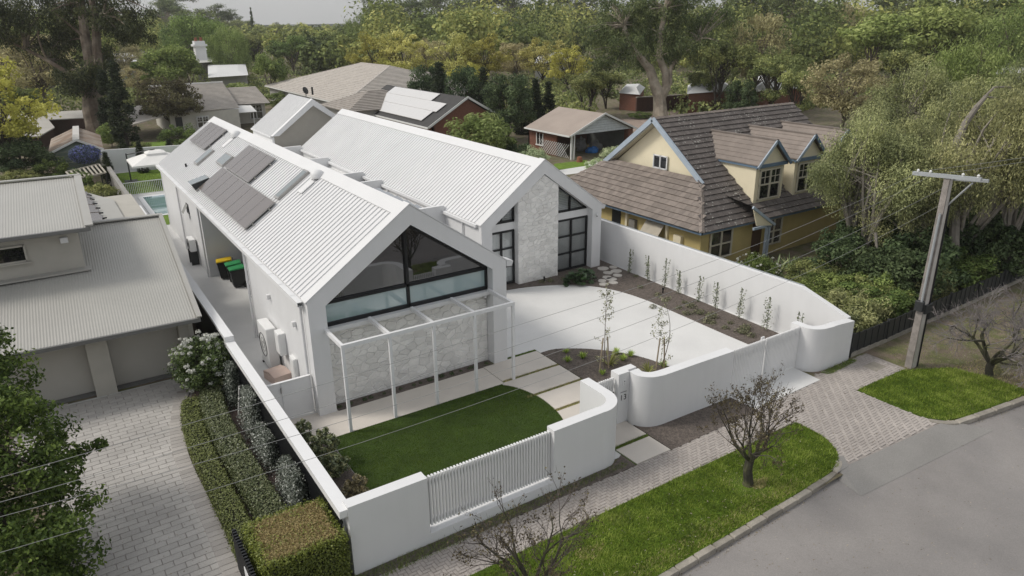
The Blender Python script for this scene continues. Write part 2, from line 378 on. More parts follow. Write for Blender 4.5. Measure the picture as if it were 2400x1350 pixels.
# ------------------------------------------------------------------ neighbour's paved driveway
dr_poly = [(-7.0,-9),(-3.75,-9),(-3.78,-3.8),(-3.85,0.2),(-3.45,2.9),(-2.6,5.0),(-2.6,5.4),(-7.6,5.5),(-8.2,3.5),(-7.3,-1)]
dw = struct('neighbour_driveway', MB().sheet(dr_poly, .006), JOINT)
pl, pw = .44, .215; pm = brick_mesh(pl-.012, pw-.012, .024, 'grey_paver', STONEP); pv_items = []
for j in range(-20, 70):
    y = -9+j*pw+20*0
    for i in range(-2, 14):
        x = -8.2+i*pl+(pl/2 if j % 2 else 0); 
        a = R(1.5); X = -5.5+(x+5.5)*math.cos(a)-(y)*math.sin(a); Y = (x+5.5)*math.sin(a)+y*math.cos(a)
        pv_items.append((X, Y, a))
P = np.array([(c[0], c[1]) for c in pv_items]); ok = inside(P, [(-6.75,-9),(-3.98,-9),(-4.0,-3.8),(-4.08,0.2),(-3.68,2.9),(-2.9,5.3),(-7.6,5.4),(-8.1,3.5),(-7.1,-1)])
pv_items = [c for c, q in zip(pv_items, ok) if q]
pv_items.sort(key=lambda c: ((Vector((c[0], c[1], 0))-CAM).length + (0 if vis(c) else 100)))
npav = 240
for X, Y, a in pv_items[:npav]: link('paver', pm, dw, (X, Y, .004+rnd.uniform(0,.005)), (rnd.uniform(-.006,.006), rnd.uniform(-.006,.006), a))
# soldier-course border
bord = smoothpoly([(-3.95,-9),(-3.97,-3.8),(-4.05,0.2),(-3.66,2.9),(-2.9,5.2)], 6); bl = []
cum = [0]
for a, b in zip(bord, bord[1:]): cum.append(cum[-1]+math.dist(a, b))
for k in range(int(cum[-1]/.195)):
    s = k*.195; X = float(np.interp(s, cum, [p[0] for p in bord])); Y = float(np.interp(s, cum, [p[1] for p in bord])); X2 = float(np.interp(s+.1, cum, [p[0] for p in bord])); Y2 = float(np.interp(s+.1, cum, [p[1] for p in bord]))
    bl.append((X, Y, math.atan2(Y2-Y, X2-X)+math.pi/2))
bsm = brick_mesh(.40, .186, .026, 'border_paver', STONEPB)
for X, Y, a in bl[8:68]: link('border_paver', bsm, dw, (X, Y, .013), (0,0,a))
left_b = [(-6.95+.02*k*.1, -8+k*.2) for k in range(35)]
merged('far_pavers', pm, [(X, Y, .004+rnd.uniform(0,.005), a) for X, Y, a in pv_items[npav:]], dw, STONEPJ)

# ------------------------------------------------------------------ white courtyard, paths, beds
struct('courtyard', MB().sheet([(-1.62,-6.95),(6.9,-6.95),(6.9,-5.45),(11.6,-6.2),(15.0,-6.2),(17.1,-6.9),(17.4,7.0),(17.4,34),(16.0,52),(-1.62,52)], .008), CONC)
struct('crossover_slab', MB().prism([(11.55,-7.36),(14.95,-7.3),(15.0,-6.15),(11.5,-6.2)], 0, .036), CONC)
struct('entry_path', MB().prism([(-1.6,-1.42),(5.95,-1.42),(5.95,0.0),(-1.6,0.35)], 0, .026), BEIGE)
st = struct('stepping_path', MB().sheet([(5.97,-5.4),(8.35,-5.4),(8.35,.2),(5.97,.2)], .013).sheet([(6.4,-7.5),(7.74,-7.5),(7.74,-5.4),(6.4,-5.4)], .0135), TURF)
lawn_edge = smoothpoly([(5.85,-1.52),(6.14,-2.0),(6.36,-2.84),(6.34,-3.7),(6.18,-4.4),(5.85,-5.1),(5.3,-6.0),(4.7,-6.85)], 6)
def clip_right(poly_y0, poly_y1, x1):
    """a slab between y0 and y1 whose left side follows the lawn's curve"""
    e = [(x+.02, y) for x, y in lawn_edge if poly_y0 < y < poly_y1]
    return e
for y0, y1 in ((-1.27,.02),(-2.62,-1.40),(-3.82,-2.75),(-5.15,-3.95)):
    e = clip_right(y0, y1, 8.3); xl = lambda y: 5.97 if y > -1.5 else float(np.interp(-y, [-p[1] for p in lawn_edge], [p[0] for p in lawn_edge]))+.02
    poly = [(xl(y0), y0), (8.3, y0), (8.3, y1), (xl(y1), y1)]+[p for p in e if p[1] < -1.5]
    MB().prism(poly, .005, .04).build('slab', BEIGE, st)
for y0, y1 in ((-6.5,-5.45),(-7.5,-6.64)): MB().prism([(6.45,y0),(7.72,y0),(7.7,y1),(6.42,y1)], .005, .042).build('slab', BEIGE, st)
bed = smoothpoly([(8.34,-.2),(8.95,-.24),(9.5,-.55),(10.05,-.98),(10.65,-1.67),(11.14,-2.52),(11.42,-3.55),(11.5,-4.6),(11.45,-6.1)], 6)
struct('garden_bed', MB().prism([(8.34,-5.4)]+[(8.0,-5.4),(8.3,-6.05),(11.45,-6.1)]+bed[::-1], 0, .04), MULCH)
bb = smoothpoly([(10.0,6.3),(10.73,6.12),(12.17,5.79),(13.6,5.07),(14.5,4.15),(15.02,3.02),(15.27,1.45),(15.28,-.6),(15.26,-2.9),(15.3,-6.05)], 6)
struct('wall_bed', MB().prism(bb+[(15.6,-6.3),(16.95,-6.6),(17.16,7.0),(16.5,6.9),(10.0,6.9)], 0, .045), MULCH)
struct('fence_bed', MB().prism([(-1.6,-6.85),(-.25,-6.85),(-.25,-1.44),(-1.6,-1.44)], 0, .03), MULCH)
struct('facade_bed', MB().prism([(.6,-.02),(6.42,-.02),(6.42,.4),(.6,.4)], 0, .04), MULCH)
lawn_poly = [(-.23,-1.44),(5.85,-1.44)]+lawn_edge+[(-.23,-6.85)]
struct('lawn', MB().prism(lawn_poly[::-1], 0, .03), TURF2)
struct('street_bed', MB().prism([(7.76,-7.52),(11.56,-7.46),(11.5,-6.4),(8.3,-6.33),(7.76,-5.9)], 0, .034), MULCH)
struct('street_bed', MB().prism([(-3,-7.46),(6.38,-7.52),(6.38,-6.9),(5.9,-7.15),(-3,-7.1)], 0, .034), MULCH)
struct('neighbour_bed', MB().sheet([(-3.75,-9),(-1.75,-9),(-1.75,5.2),(-2.5,5.2),(-3.4,2.9),(-3.8,.2),(-3.75,-3.8)], .010), mat('pink_gravel_mulch', (.16,.115,.10), .95, .3, 4, .6, 50, fine=.5))
vergeL = [(-6,-8.64),(7.1,-8.58),(11.95,-8.56)]+smoothpoly([(11.95,-8.6),(11.94,-9.4),(11.7,-10.0),(11.33,-10.42),(10.8,-10.68),(9.6,-10.78)], 5)[1:]+[(6.5,-10.87),(2,-10.98),(-3,-11.1),(-6,-11.2)]
vergeR = [(15.34,-8.42),(17.9,-8.45),(19.5,-9.3),(19.8,-10.4),(19.9,-11.7),(19.2,-11.62),(16.4,-11.26),(15.8,-11.05),(15.45,-10.65),(15.33,-9.6)]
struct('verge', MB().prism(vergeL[::-1], -.1, .033), TURF)
struct('verge', MB().prism(vergeR[::-1], -.1, .033), TURF)
struct('verge', MB().prism([(19.5,-9.3),(18.2,-8.5),(18.2,-6.85),(60,-6),(60,-15.9),(40,-13.9),(26,-12.4),(19.9,-11.7),(19.8,-10.4)], -.1, .014), DIRT)
struct('back_lawn', MB().sheet([(-1.5,37.9),(6,37.9),(6,47.5),(-1.5,47.5)], .02), mat('bright_turf', (.13,.21,.025), .95, .3, 2, .5, 40, fine=.2))
struct('side_lawn', MB().sheet([(-.2,27.6),(1.2,27.6),(1.2,30.3),(-.2,30.3)], .02), MATS['bright_turf'])
struct('far_lawn', MB().sheet([tuple(gp(338,350))[:2], tuple(gp(396,346))[:2], tuple(gp(396,330))[:2], tuple(gp(338,335))[:2]], .02), MATS['bright_turf'])
struct('far_lawn', MB().sheet([tuple(gp(1290,402))[:2], tuple(gp(1380,388))[:2], tuple(gp(1375,376))[:2], tuple(gp(1300,384))[:2]], .02), MATS['bright_turf'])
struct('gravel_lane', MB().sheet([tuple(gp(1430,285))[:2], tuple(gp(1530,330))[:2], tuple(gp(1560,300))[:2], tuple(gp(1700,262))[:2], tuple(gp(1560,262))[:2]], .02), mat('pink_gravel', (.30,.235,.195), .95, .15, .6, .3, 40, fine=.15))
struct('white_side_path', MB().sheet([tuple(gp(1310,412))[:2], tuple(gp(1420,398))[:2], tuple(gp(1395,375))[:2], tuple(gp(1290,402))[:2]], .012), CONC)
# ------------------------------------------------------------------ white house
STONEW = mat('pale_limestone', (.78,.765,.735), .85, .08, 3, .35, 30, rand=.10, fine=.08)
MORTAR = mat('pale_mortar', (.86,.855,.84), .9, .06, 5, .3, 40)
GLASSD = glassmat('tinted_glass', (.012,.012,.014), .085)
GLASSF = glassmat('frosted_teal_glass', (.33,.43,.44), .10, rough=.05)
GLASSC = glassmat('clear_glass', (.85,.88,.89), .02, trans=1)
PANEL = glassmat('solar_cells', (.125,.10,.083), .04, rough=.22)
CURT = mat('white_curtain', (.82,.81,.79), .9, .04)
FRAMEG = mat('aluminium_edge', (.35,.34,.33), .4, .05, metal=.6)
SOFFIT = mat('shadow_gap', (.10,.10,.10), .9, .1)

def clip_poly(poly, a, b, c):
    """keep a*x+b*y<=c"""
    out = []
    for i in range(len(poly)):
        p, q = poly[i], poly[(i+1) % len(poly)]; fp_, fq = a*p[0]+b*p[1]-c, a*q[0]+b*q[1]-c
        if fp_ <= 0: out.append(p)
        if (fp_ < 0) != (fq < 0) and fp_ != fq:
            t = fp_/(fp_-fq); out.append((p[0]+(q[0]-p[0])*t, p[1]+(q[1]-p[1])*t))
    return out
def crazy_stones(outline, n, seed, place, parent, m, gap=.02, depth=.035):
    """irregular flat stones: Voronoi cells of scattered seeds in a 2-D outline; place(u,v,d)->xyz"""
    rr = random.Random(seed); xs = [p[0] for p in outline]; ys = [p[1] for p in outline]; x0,x1,y0,y1 = min(xs),max(xs),min(ys),max(ys)
    S = []; r = math.sqrt((x1-x0)*(y1-y0)/n)*.72; tries = 0
    while len(S) < n and tries < 20000:
        tries += 1; p = (rr.uniform(x0,x1), rr.uniform(y0,y1)); rad = r*rr.choice((.6,.85,1,1.15))
        if all(math.hypot((p[0]-q[0])*.8, (p[1]-q[1])*1.25) > (rad+q[2])/2 for q in S): S.append((*p, rad))
    for i, p in enumerate(S):
        poly = list(outline)
        for j, q in enumerate(S):
            if i == j: continue
            dx, dy = (q[0]-p[0])*.64, (q[1]-p[1])*1.56; 
            if math.hypot(q[0]-p[0], q[1]-p[1]) > 4*r: continue
            mx, my = (p[0]+q[0])/2, (p[1]+q[1])/2
            poly = clip_poly(poly, dx, dy, dx*mx+dy*my-gap*.5*math.hypot(dx, dy))
            if len(poly) < 3: break
        if len(poly) < 3: continue
        # roughen the outline a little
        out = []
        for k in range(len(poly)):
            a, b = poly[k], poly[(k+1) % len(poly)]; out.append(a)
            if math.dist(a, b) > .16: out.append(((a[0]+b[0])/2+rr.uniform(-.012,.012), (a[1]+b[1])/2+rr.uniform(-.012,.012)))
        cx_ = sum(q[0] for q in out)/len(out); cy_ = sum(q[1] for q in out)/len(out); k = len(out); d = depth*rr.uniform(.6,1.25)
        ins = [(cx_+(q[0]-cx_)*.9, cy_+(q[1]-cy_)*.9) for q in out]
        vs = [place(u,v,0) for u,v in out]+[place(u,v,d*.7) for u,v in out]+[place(u,v,d) for u,v in ins]
        fs = [(a,(a+1)%k,(a+1)%k+k,a+k) for a in range(k)]+[(a+k,(a+1)%k+k,(a+1)%k+2*k,a+2*k) for a in range(k)]+[tuple(range(2*k,3*k))]
        MB().add(vs, fs).build('stone', m, parent)

house = thing('white_house', 'modern white house of long steel-roofed gables with stone front and solar panels', 'house', (3.5, 0, 0))
AX, AZ, AR, AY = 7.0, 3.85, 6.28, 27.2; SL = (AR-AZ)/(AX/2)
# --- ribbed roof sheets
def ribbed(x0, z0, x1, z1, ya, yb, pitch=.29, h=.034, th=.05):
    """sheet sloping from (x0,z0) eave to (x1,z1) ridge, ribs along the slope"""
    mb = MB(); n = int(round((yb-ya)/pitch)); p = (yb-ya)/n; ys = []
    for i in range(n):
        y = ya+i*p
        ys += [(y, 0), (y+p*.74, 0), (y+p*.77, h), (y+p*.88, h), (y+p*.91, 0)]
    ys.append((yb, 0)); s = math.hypot(x1-x0, z1-z0); nx, nz = -(z1-z0)/s, (x1-x0)/s
    if nz < 0: nx, nz = -nx, -nz
    vs = []
    for y, d in ys: vs += [(x0+nx*d, y, z0+nz*d), (x1+nx*d, y, z1+nz*d)]
    fs = [(2*i, 2*i+1, 2*i+3, 2*i+2) for i in range(len(ys)-1)]
    mb.add(vs, fs)
    mb.add([(x0,ya,z0-.02),(x1,ya,z1-.02),(x1,yb,z1-.02),(x0,yb,z0-.02),(x0,ya,z0-th),(x1,ya,z1-th),(x1,yb,z1-th),(x0,yb,z0-th)],
           [(0,1,2,3),(4,7,6,5),(0,4,5,1),(1,5,6,2),(2,6,7,3),(3,7,4,0)])
    return mb
def gable_wing(x0, w, ze, zr, y0, y1, left_wall=True):
    xm = x0+w/2; sl = (zr-ze)/(w/2)
    rf = ribbed(x0, ze, xm, zr, y0+.36, y1).build('roof', ROOFW, house)
    rf2 = ribbed(x0+w, ze, xm, zr, y0+.36, y1).build('roof', ROOFW, house)
    # smooth ridge cap and barge cap along the front edge
    mb = MB()
    for sx in (-1, 1):
        a = .42; p = [(xm, zr+.045), (xm+sx*a, zr-sl*a+.05), (xm+sx*a, zr-sl*a+.03), (xm, zr+.02)]
        mb.add([(x, y0+.34, z) for x, z in p]+[(x, y1+.03, z) for x, z in p], [(0,1,5,4),(1,2,6,5),(0,3,2,1),(4,5,6,7),(2,3,7,6)])
    mb.build('ridge_cap', ROOFW, rf)
    # gable frame: two rakes and two piers of one rendered portal
    t = .60; pw_ = .55; d = .45
    o = [(x0, 0), (x0, ze), (xm, zr+.03), (x0+w, ze), (x0+w, 0), (x0+w-pw_, 0), (x0+w-pw_, zr-t-(w/2-pw_)*sl), (xm, zr-t), (x0+pw_, zr-t-(w/2-pw_)*sl), (x0+pw_, 0)]
    L = [o[0], o[1], o[8], o[9]]; M1 = [o[1], o[2], o[7], o[8]]; M2 = [o[2], o[3], o[6], o[7]]; Rr = [o[3], o[4], o[5], o[6]]
    mb = MB()
    n = len(o); vs = [(x, y0, z) for x, z in o]+[(x, y0+d, z) for x, z in o]
    q4 = [(0,1,8,9),(1,2,7,8),(2,3,6,7),(3,4,5,6)]
    mb.add(vs, q4+[tuple(i+n for i in reversed(q)) for q in q4]+[(i,(i+1)%n,(i+1)%n+n,i+n) for i in range(n)])
    mb.build('gable_frame', WHITE, house)
    # barge cap on top of the portal
    mb = MB()
    for sx in (-1, 1):
        xe = xm+sx*(w/2+.05); p = [(xm, zr+.04), (xe, ze+.005-.05*sl), (xe, ze+.05-.05*sl), (xm, zr+.085)]
        mb.add([(x, y0-.015, z) for x, z in p]+[(x, y0+.40, z) for x, z in p], [(0,1,2,3),(7,6,5,4),(0,4,5,1),(1,5,6,2),(2,6,7,3),(3,7,4,0)])
    mb.build('barge_cap', ROOFW, house)
    return xm, sl
xm, sl = gable_wing(0, AX, AZ, AR, 0, AY)
# gable end flick at the right eave (gutter return)
MB().extr([(7.02,.0,3.88),(7.30,.0,3.78),(7.24,.0,3.60),(7.02,.0,3.62)], (0,.45,0)).build('gutter', ROOFW, house)
# left gutter
gmb = MB().extr([(-.01,.3,3.80),(-.20,.3,3.80),(-.20,.3,3.66),(-.185,.3,3.66),(-.185,.3,3.78),(-.03,.3,3.78),(-.03,.3,3.70),(-.01,.3,3.70)], (0,AY-.3,0)); gmb.box(-.19,-.02,.3,AY,3.655,3.67)
gu = gmb.build('gutter', WHITE2, house)
MB().box(-.183,-.03,.5,AY-.1,3.70,3.799).build('gutter_leaves', mat('gutter_litter', (.03,.027,.022), .95, .5, 6), gu)
for k in range(22): MB().box(-.2,0,1+k*1.2,1.04+k*1.2,3.802,3.81).build('gutter_strap', WHITE2, gu)
# long walls with the recess for the bins
mb = MB(); mb.box(.02,.2,.45,7.45,0,3.74); mb.box(.02,.2,15.9,AY,0,3.74); mb.box(.02,.2,7.45,15.9,3.40,3.74)
mb.build('wall', WHITE, house)
MB().box(.2,1.75,15.9,16.1,0,3.7).box(1.6,1.75,7.45,15.9,0,3.7).box(.2,1.75,7.25,7.45,0,3.7).build('wall', WHITE, house)
MB().box(6.8,6.98,.45,AY,0,3.8).build('wall', WHITE, house)
MB().extr([(0,AY-.25,0),(AX,AY-.25,0),(AX,AY-.25,AZ-.05),(3.5,AY-.25,AR-.05),(0,AY-.25,AZ-.05)], (0,.2,0)).build('wall', WHITE, house)
for y in (.55, 7.35, 15.98, 21.5):
    MB().tube([(-.06,y,0),(-.06,y,3.7)], .045, 8).build('downpipe', WHITE2, house)
# gable glazing
wy = .40
def bar(mb, p, q, w=.09, y=wy, d=.10): mb.obox((p[0],y,p[1]), (q[0],y,q[1]), d, w, (0,0,1) if abs(p[0]-q[0]) > .01 else (1,0,0))
win = MB().quad((.55,wy+.04,2.80),(6.45,wy+.04,2.80),(6.45,wy+.04,3.6),(3.5,wy+.04,5.64),(.55,wy+.04,3.6)).build('window', GLASSD, house)
fz = MB()
bar(fz,(.55,2.86),(6.45,2.86),.13); bar(fz,(.55,3.57),(6.45,3.57),.09); bar(fz,(3.44,2.86),(3.44,5.6),.10)
bar(fz,(.59,2.86),(.59,3.62),.08); bar(fz,(6.41,2.86),(6.41,3.62),.08); bar(fz,(.58,3.57),(3.5,5.6),.08); bar(fz,(3.5,5.6),(6.42,3.57),.08)
fz.build('frame', BLACK, win)
for a, b in ((.64,3.385),(3.495,6.36)): MB().box(a,b,wy+.005,wy+.03,2.92,3.53).build('pane', GLASSF, win)
# ledge and stone wall below it
MB().box(.55,6.45,.16,.62,2.66,2.79).build('ledge', WHITE, house)
sw = MB().box(.55,6.45,.46,.7,0,2.66).build('stone_wall', MORTAR, house)
crazy_stones([(.56,.02),(6.44,.02),(6.44,2.65),(.56,2.65)], 230, 3, lambda u,v,d: (u, .465-d, v), sw, STONEW)
# side-wall fittings
MB().box(-.02,.02,19.0,19.55,2.5,3.0).build('window', BLACK, house)
MB().extr([(-.03,19.0,2.95),(-.03,19.55,2.95),(-.28,19.55,2.55),(-.28,19.0,2.55)], (.02,0,.03)).build('window_sash', mat('grey_sash', (.25,.25,.24), .5), house)
MB().box(1.57,1.6,11.5,11.9,2.2,2.8).build('window', BLACK, house)
MB().bevbox(-.1,.02,1.5,1.62,2.55,2.72,.01).build('wall_light', WHITE2, house)
MB().bevbox(-.1,.02,4.4,4.52,2.55,2.72,.01).build('wall_light', WHITE2, house)
MB().box(-.005,.02,2.2,2.5,.1,1.2).build('vent_cover', WHITE2, house)
# --- solar panels, skylights and domes on the roof
def on_roof(x, y, d=0): n = math.hypot(1, SL); return (x-SL/n*d, y, AZ+x*SL+d/n)
def roof_slab(x0, x1, y0, y1, d0, d1):
    a = [on_roof(x0,y0,d0), on_roof(x1,y0,d0), on_roof(x1,y1,d0), on_roof(x0,y1,d0)]; b = [on_roof(x0,y0,d1), on_roof(x1,y0,d1), on_roof(x1,y1,d1), on_roof(x0,y1,d1)]
    return MB().add(a+b, [(3,2,1,0),(4,5,6,7),(0,1,5,4),(1,2,6,5),(2,3,7,6),(3,0,4,7)])
def panels(x0, x1, y0, y1, n):
    w = (y1-y0)/n
    for k in range(n):
        p = roof_slab(x0+.01, x1-.01, y0+k*w+.008, y0+(k+1)*w-.008, .12, .155).build('solar_panel', FRAMEG, house)
        roof_slab(x0+.03, x1-.03, y0+k*w+.026, y0+(k+1)*w-.026, .150, .160).build('cell_sheet', PANEL, p)
    for xx in (x0+.3, x1-.3): roof_slab(xx-.02, xx+.02, y0-.12, y1+.05, .045, .118).build('mounting_rail', FRAMEG, house)
panels(1.78, 3.14, 22.0, 26.0, 4); panels(1.64, 2.97, 12.3, 16.68, 4); panels(.33, 1.62, 8.05, 16.75, 8)
SKG = glassmat('skylight_glass', (.16,.18,.17), .10, rough=.03)
def skylight(x0, x1, y0, y1, tilt=0):
    s_ = roof_slab(x0, x1, y0, y1, .0, .11)
    s = s_.build('skylight', FRAMEG, house)
    if tilt:
        p = [on_roof(x0+.03,y0+.03,.12+tilt), on_roof(x1-.03,y0+.03,.13), on_roof(x1-.03,y1-.03,.13), on_roof(x0+.03,y1-.03,.12+tilt)]
        MB().extr(p, (-.01,0,.02)).build('pane', SKG, s)
        MB().quad(on_roof(x0,y0,.11), on_roof(x1,y0,.11), on_roof(x0+.03,y0+.03,.12+tilt)).build('flap_side', DARKM, s)
    else: roof_slab(x0+.06, x1-.06, y0+.05, y1-.05, .10, .118).build('pane', SKG, s)
skylight(1.05, 2.02, 20.72, 21.45); skylight(1.62, 2.22, 17.25, 18.6); skylight(1.75, 3.1, 8.26, 8.8); skylight(.22, .95, 16.95, 17.9, .30)
for x, y in ((3.08, 7.3), (3.1, 20.2)):
    c = on_roof(x, y, 0); d = MB().lathe([(.28,0),(.27,.14),(.2,.24),(.1,.29),(.001,.30)], 14, c).build('roof_vent', ROOFW, house, smooth=True)
    roof_slab(x-.75, x-.2, y-.22, y+.22, .02, .06).build('flashing', ROOFW, d)
MB().lathe([(.05,0),(.05,.18),(.001,.19)], 8, on_roof(.71,22.2,0)).build('vent_pipe', BLACK, house)

# --- wing B
BX, BW, BZ, BR, BY, BB = 9.75, 6.80, 3.20, 5.67, 6.29, 31.4
gable_wing(BX, BW, BZ, BR, BY, BB)
MB().box(BX+.02,BX+.2,BY+.45,BB,0,BZ-.1).build('wall', WHITE, house)
MB().box(BX+BW-.2,BX+BW-.02,BY+.45,BB,0,BZ-.1).build('wall', WHITE, house)
MB().extr([(BX,BB-.25,0),(BX+BW,BB-.25,0),(BX+BW,BB-.25,BZ-.05),(BX+BW/2,BB-.25,BR-.05),(BX,BB-.25,BZ-.05)], (0,.2,0)).build('wall', WHITE, house)
MB().extr([(BX+BW+.0,BY,3.23),(BX+BW+.26,BY,3.13),(BX+BW+.2,BY,2.95),(BX+BW,BY,2.97)], (0,.45,0)).build('gutter', ROOFW, house)
gm = MB().box(BX-.13,BX-.01,BY+.3,BB,BZ-.14,BZ-.01); gm.build('gutter', WHITE2, house)
for y in (7.9, 16.2, 19.2, 26.5): MB().tube([(BX-.05,y,0),(BX-.05,y,BZ-.15)], .045, 8).build('downpipe', WHITE2, house)
by = 6.72
# stone pier reaching up into the gable
spier = [(11.72,0),(13.98,0),(13.98,4.45),(13.15,5.03),(11.72,4.05)]
sp = MB().extr([(x,6.36,z) for x,z in spier], (0,.5,0)).build('stone_pier', MORTAR, house)
crazy_stones([(11.73,.0),(13.97,.0),(13.97,4.43),(13.15,5.01),(11.73,4.04)], 190, 11, lambda u,v,d: (u, 6.365-d, v), sp, STONEW)
def bwindow(x0, x1, z0, z1, cols, rows, poly=None):
    if poly:
        g = MB().add([(x,by,z) for x,z in poly], [tuple(range(len(poly)))]).build('window', GLASSC, house); f = MB(); n = len(poly)
        for i in range(n): bar(f, poly[i], poly[(i+1)%n], .08, by-.02, .09)
    else:
        g = MB().quad((x0,by,z0),(x1,by,z0),(x1,by,z1),(x0,by,z1)).build('window', GLASSC, house); f = MB()
        for a, b in (((x0,z0),(x1,z0)),((x0,z1),(x1,z1)),((x0,z0),(x0,z1)),((x1,z0),(x1,z1))): bar(f, a, b, .09, by-.02, .09)
        for c in cols: bar(f, (c,z0), (c,z1), .07, by-.02, .09)
        for r in rows: bar(f, (x0,r), (x1,r), .07, by-.02, .09)
    f.build('frame', BLACK, g); return g
def curtain(x0, x1, z0, z1, win, step=.07):
    me = MB().extr([(-.036,0,z0),(.034,.026,z0),(.034,.026,z1),(-.036,0,z1)], (.004,-.006,0)).mesh('curtain_slat', CURT)
    for k in range(int((x1-x0)/step)):
        link('slat', me, win, (x0+.05+k*step, by+.07, 0))
for x0, x1, cm_ in ((10.32, 11.70, 11.02), (14.0, 15.98, 15.02)):
    g = bwindow(x0, x1, .10, 2.60, [cm_], [.92, 1.78]); curtain(x0, x1, .12, 2.58, g)
    MB().box(x0-.05,x1+.05,by-.06,by+.2,2.66,3.0).build('lintel', WHITE, house)
sB = (BR-BZ)/(BW/2); zi = lambda x: BR-.62-abs(x-13.15)*sB
bl = MB()
for poly in ([(10.42,3.05),(11.70,3.05),(11.70,zi(11.70)),(10.42,zi(10.42)+.02)], [(14.0,3.05),(15.9,3.05),(15.9,zi(15.9)+.03),(14.0,zi(14.0))]):
    poly = [p for p in poly if True]; poly[2:] = [(p[0], max(p[1], 3.1)) for p in poly[2:]]
    g = bwindow(0,0,0,0,[],[],poly); fm = MB(); xm_ = poly[0][0]*.52+poly[1][0]*.48; bar(fm, (xm_,3.05), (xm_, max(3.1, zi(xm_))), .07, by-.02, .09); fm.build('mullion', BLACK, g)
    z = 3.1
    while z < 4.6:
        xa, xb = poly[0][0]+.04, poly[1][0]-.04
        if poly[0][0] > 13: xb = min(xb, 13.15+(BR-.70-z)/sB)
        else: xa = max(xa, 13.15-(BR-.70-z)/sB)
        if xb-xa > .1: MB().extr([(xa,by+.06,z),(xb,by+.06,z),(xb,by+.11,z+.055),(xa,by+.11,z+.055)], (0,-.004,.006)).build('slat', CURT, g)
        z += .085
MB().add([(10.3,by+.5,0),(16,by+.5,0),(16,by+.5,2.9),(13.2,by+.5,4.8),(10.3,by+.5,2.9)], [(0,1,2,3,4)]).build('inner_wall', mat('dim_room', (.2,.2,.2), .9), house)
# link with flat roof, parapets, panels and a small court
MB().box(6.98,BX+.02,9.7,9.9,0,3.42).build('parapet', WHITE, house)
for y in (16.9, 19.6, 25.4, 31.0): MB().box(6.99,BX+.0,y,y+.2,2.5,3.42).build('parapet', WHITE, house)
MB().box(6.98,BX+.02,9.9,16.9,2.6,2.9).build('flat_roof', ROOFW, house)
MB().box(6.98,BX+.02,19.8,25.4,2.5,2.8).build('flat_roof', WHITE2, house)
MB().box(6.98,8.6,25.6,41,2.6,3.3).build('flat_roof', WHITE2, house)
FP = glassmat('pale_solar_cells', (.22,.22,.22), .25, rough=.2)
for k in range(5): MB().extr([(7.6,10.6+k*1.15,2.98),(9.3,10.6+k*1.15,2.98),(9.3,11.7+k*1.15,3.10),(7.6,11.7+k*1.15,3.10)], (0,0,.04)).build('solar_panel', FP, house)
MB().box(7.05,9.7,9.95,10.1,.1,2.2).build('doorway', DARKM, house)
# --- rear wing C
CX, CW, CZ, CR, CY, CB = 8.35, 6.4, 3.95, 6.32, 33.0, 38.6
rf = ribbed(CX, CZ, CX+CW/2, CR, CY+.3, CB).build('roof', ROOFW, house); ribbed(CX+CW, CZ, CX+CW/2, CR, CY+.3, CB).build('roof', ROOFW, house)
MB().extr([(CX,CY,CZ),(CX+CW/2,CY,CR+.05),(CX+CW,CY,CZ),(CX+CW-.5,CY,CZ),(CX+CW/2,CY,CR-.42),(CX+.5,CY,CZ)], (0,.4,0)).build('gable_frame', WHITE, house)
MB().extr([(CX+.1,CY+.38,0),(CX+CW-.1,CY+.38,0),(CX+CW-.1,CY+.38,CZ),(CX+CW/2,CY+.38,CR-.1),(CX+.1,CY+.38,CZ)], (0,.2,0)).build('wall', mat('taupe_render', (.36,.34,.30), .8, .04), house)
MB().box(CX+.05,CX+.2,CY+.3,CB,0,CZ-.1).build('wall', WHITE, house)
MB().box(CX+CW-.2,CX+CW-.05,CY+.3,CB,0,CZ-.1).build('wall', WHITE, house)
MB().box(8.6,16,31.5,33.2,2.4,2.9).build('flat_roof', WHITE2, house)
MB().box(CX-.1,CX,CY+.3,CB,CZ-.12,CZ-.01).build('gutter', WHITE2, house)
def camera_dome(x, y, z, d):
    c = MB().lathe([(.001,-.09),(.05,-.07),(.06,-.02),(.065,.02),(.001,.03)], 12, (x, y, z)).build('security_camera', WHITE2, house, smooth=True)
    MB().lathe([(.001,-.115),(.035,-.10),(.04,-.07)], 10, (x, y-.01, z)).build('lens', BLACK, c)
camera_dome(6.3, .3, 2.58, 0); camera_dome(16.2, 6.2, 2.75, 0); camera_dome(.6, 15.82, 2.9, 0)
# ------------------------------------------------------------------ pergola
pg = thing('pergola', 'open white steel pergola on five thin posts along the stone front', 'pergola', (3.4, -1.38, 0))
px5 = [.48, 1.95, 3.42, 4.89, 6.36]
for x in px5: MB().box(x-.045,x+.045,-1.425,-1.335,0,2.78).build('post', WHITE2, pg)
MB().box(.43,6.41,-1.43,-1.33,2.78,2.90).build('beam', WHITE2, pg)
for x in px5: MB().box(x-.045,x+.045,-1.33,.15,2.78,2.90).build('rafter', WHITE2, pg)
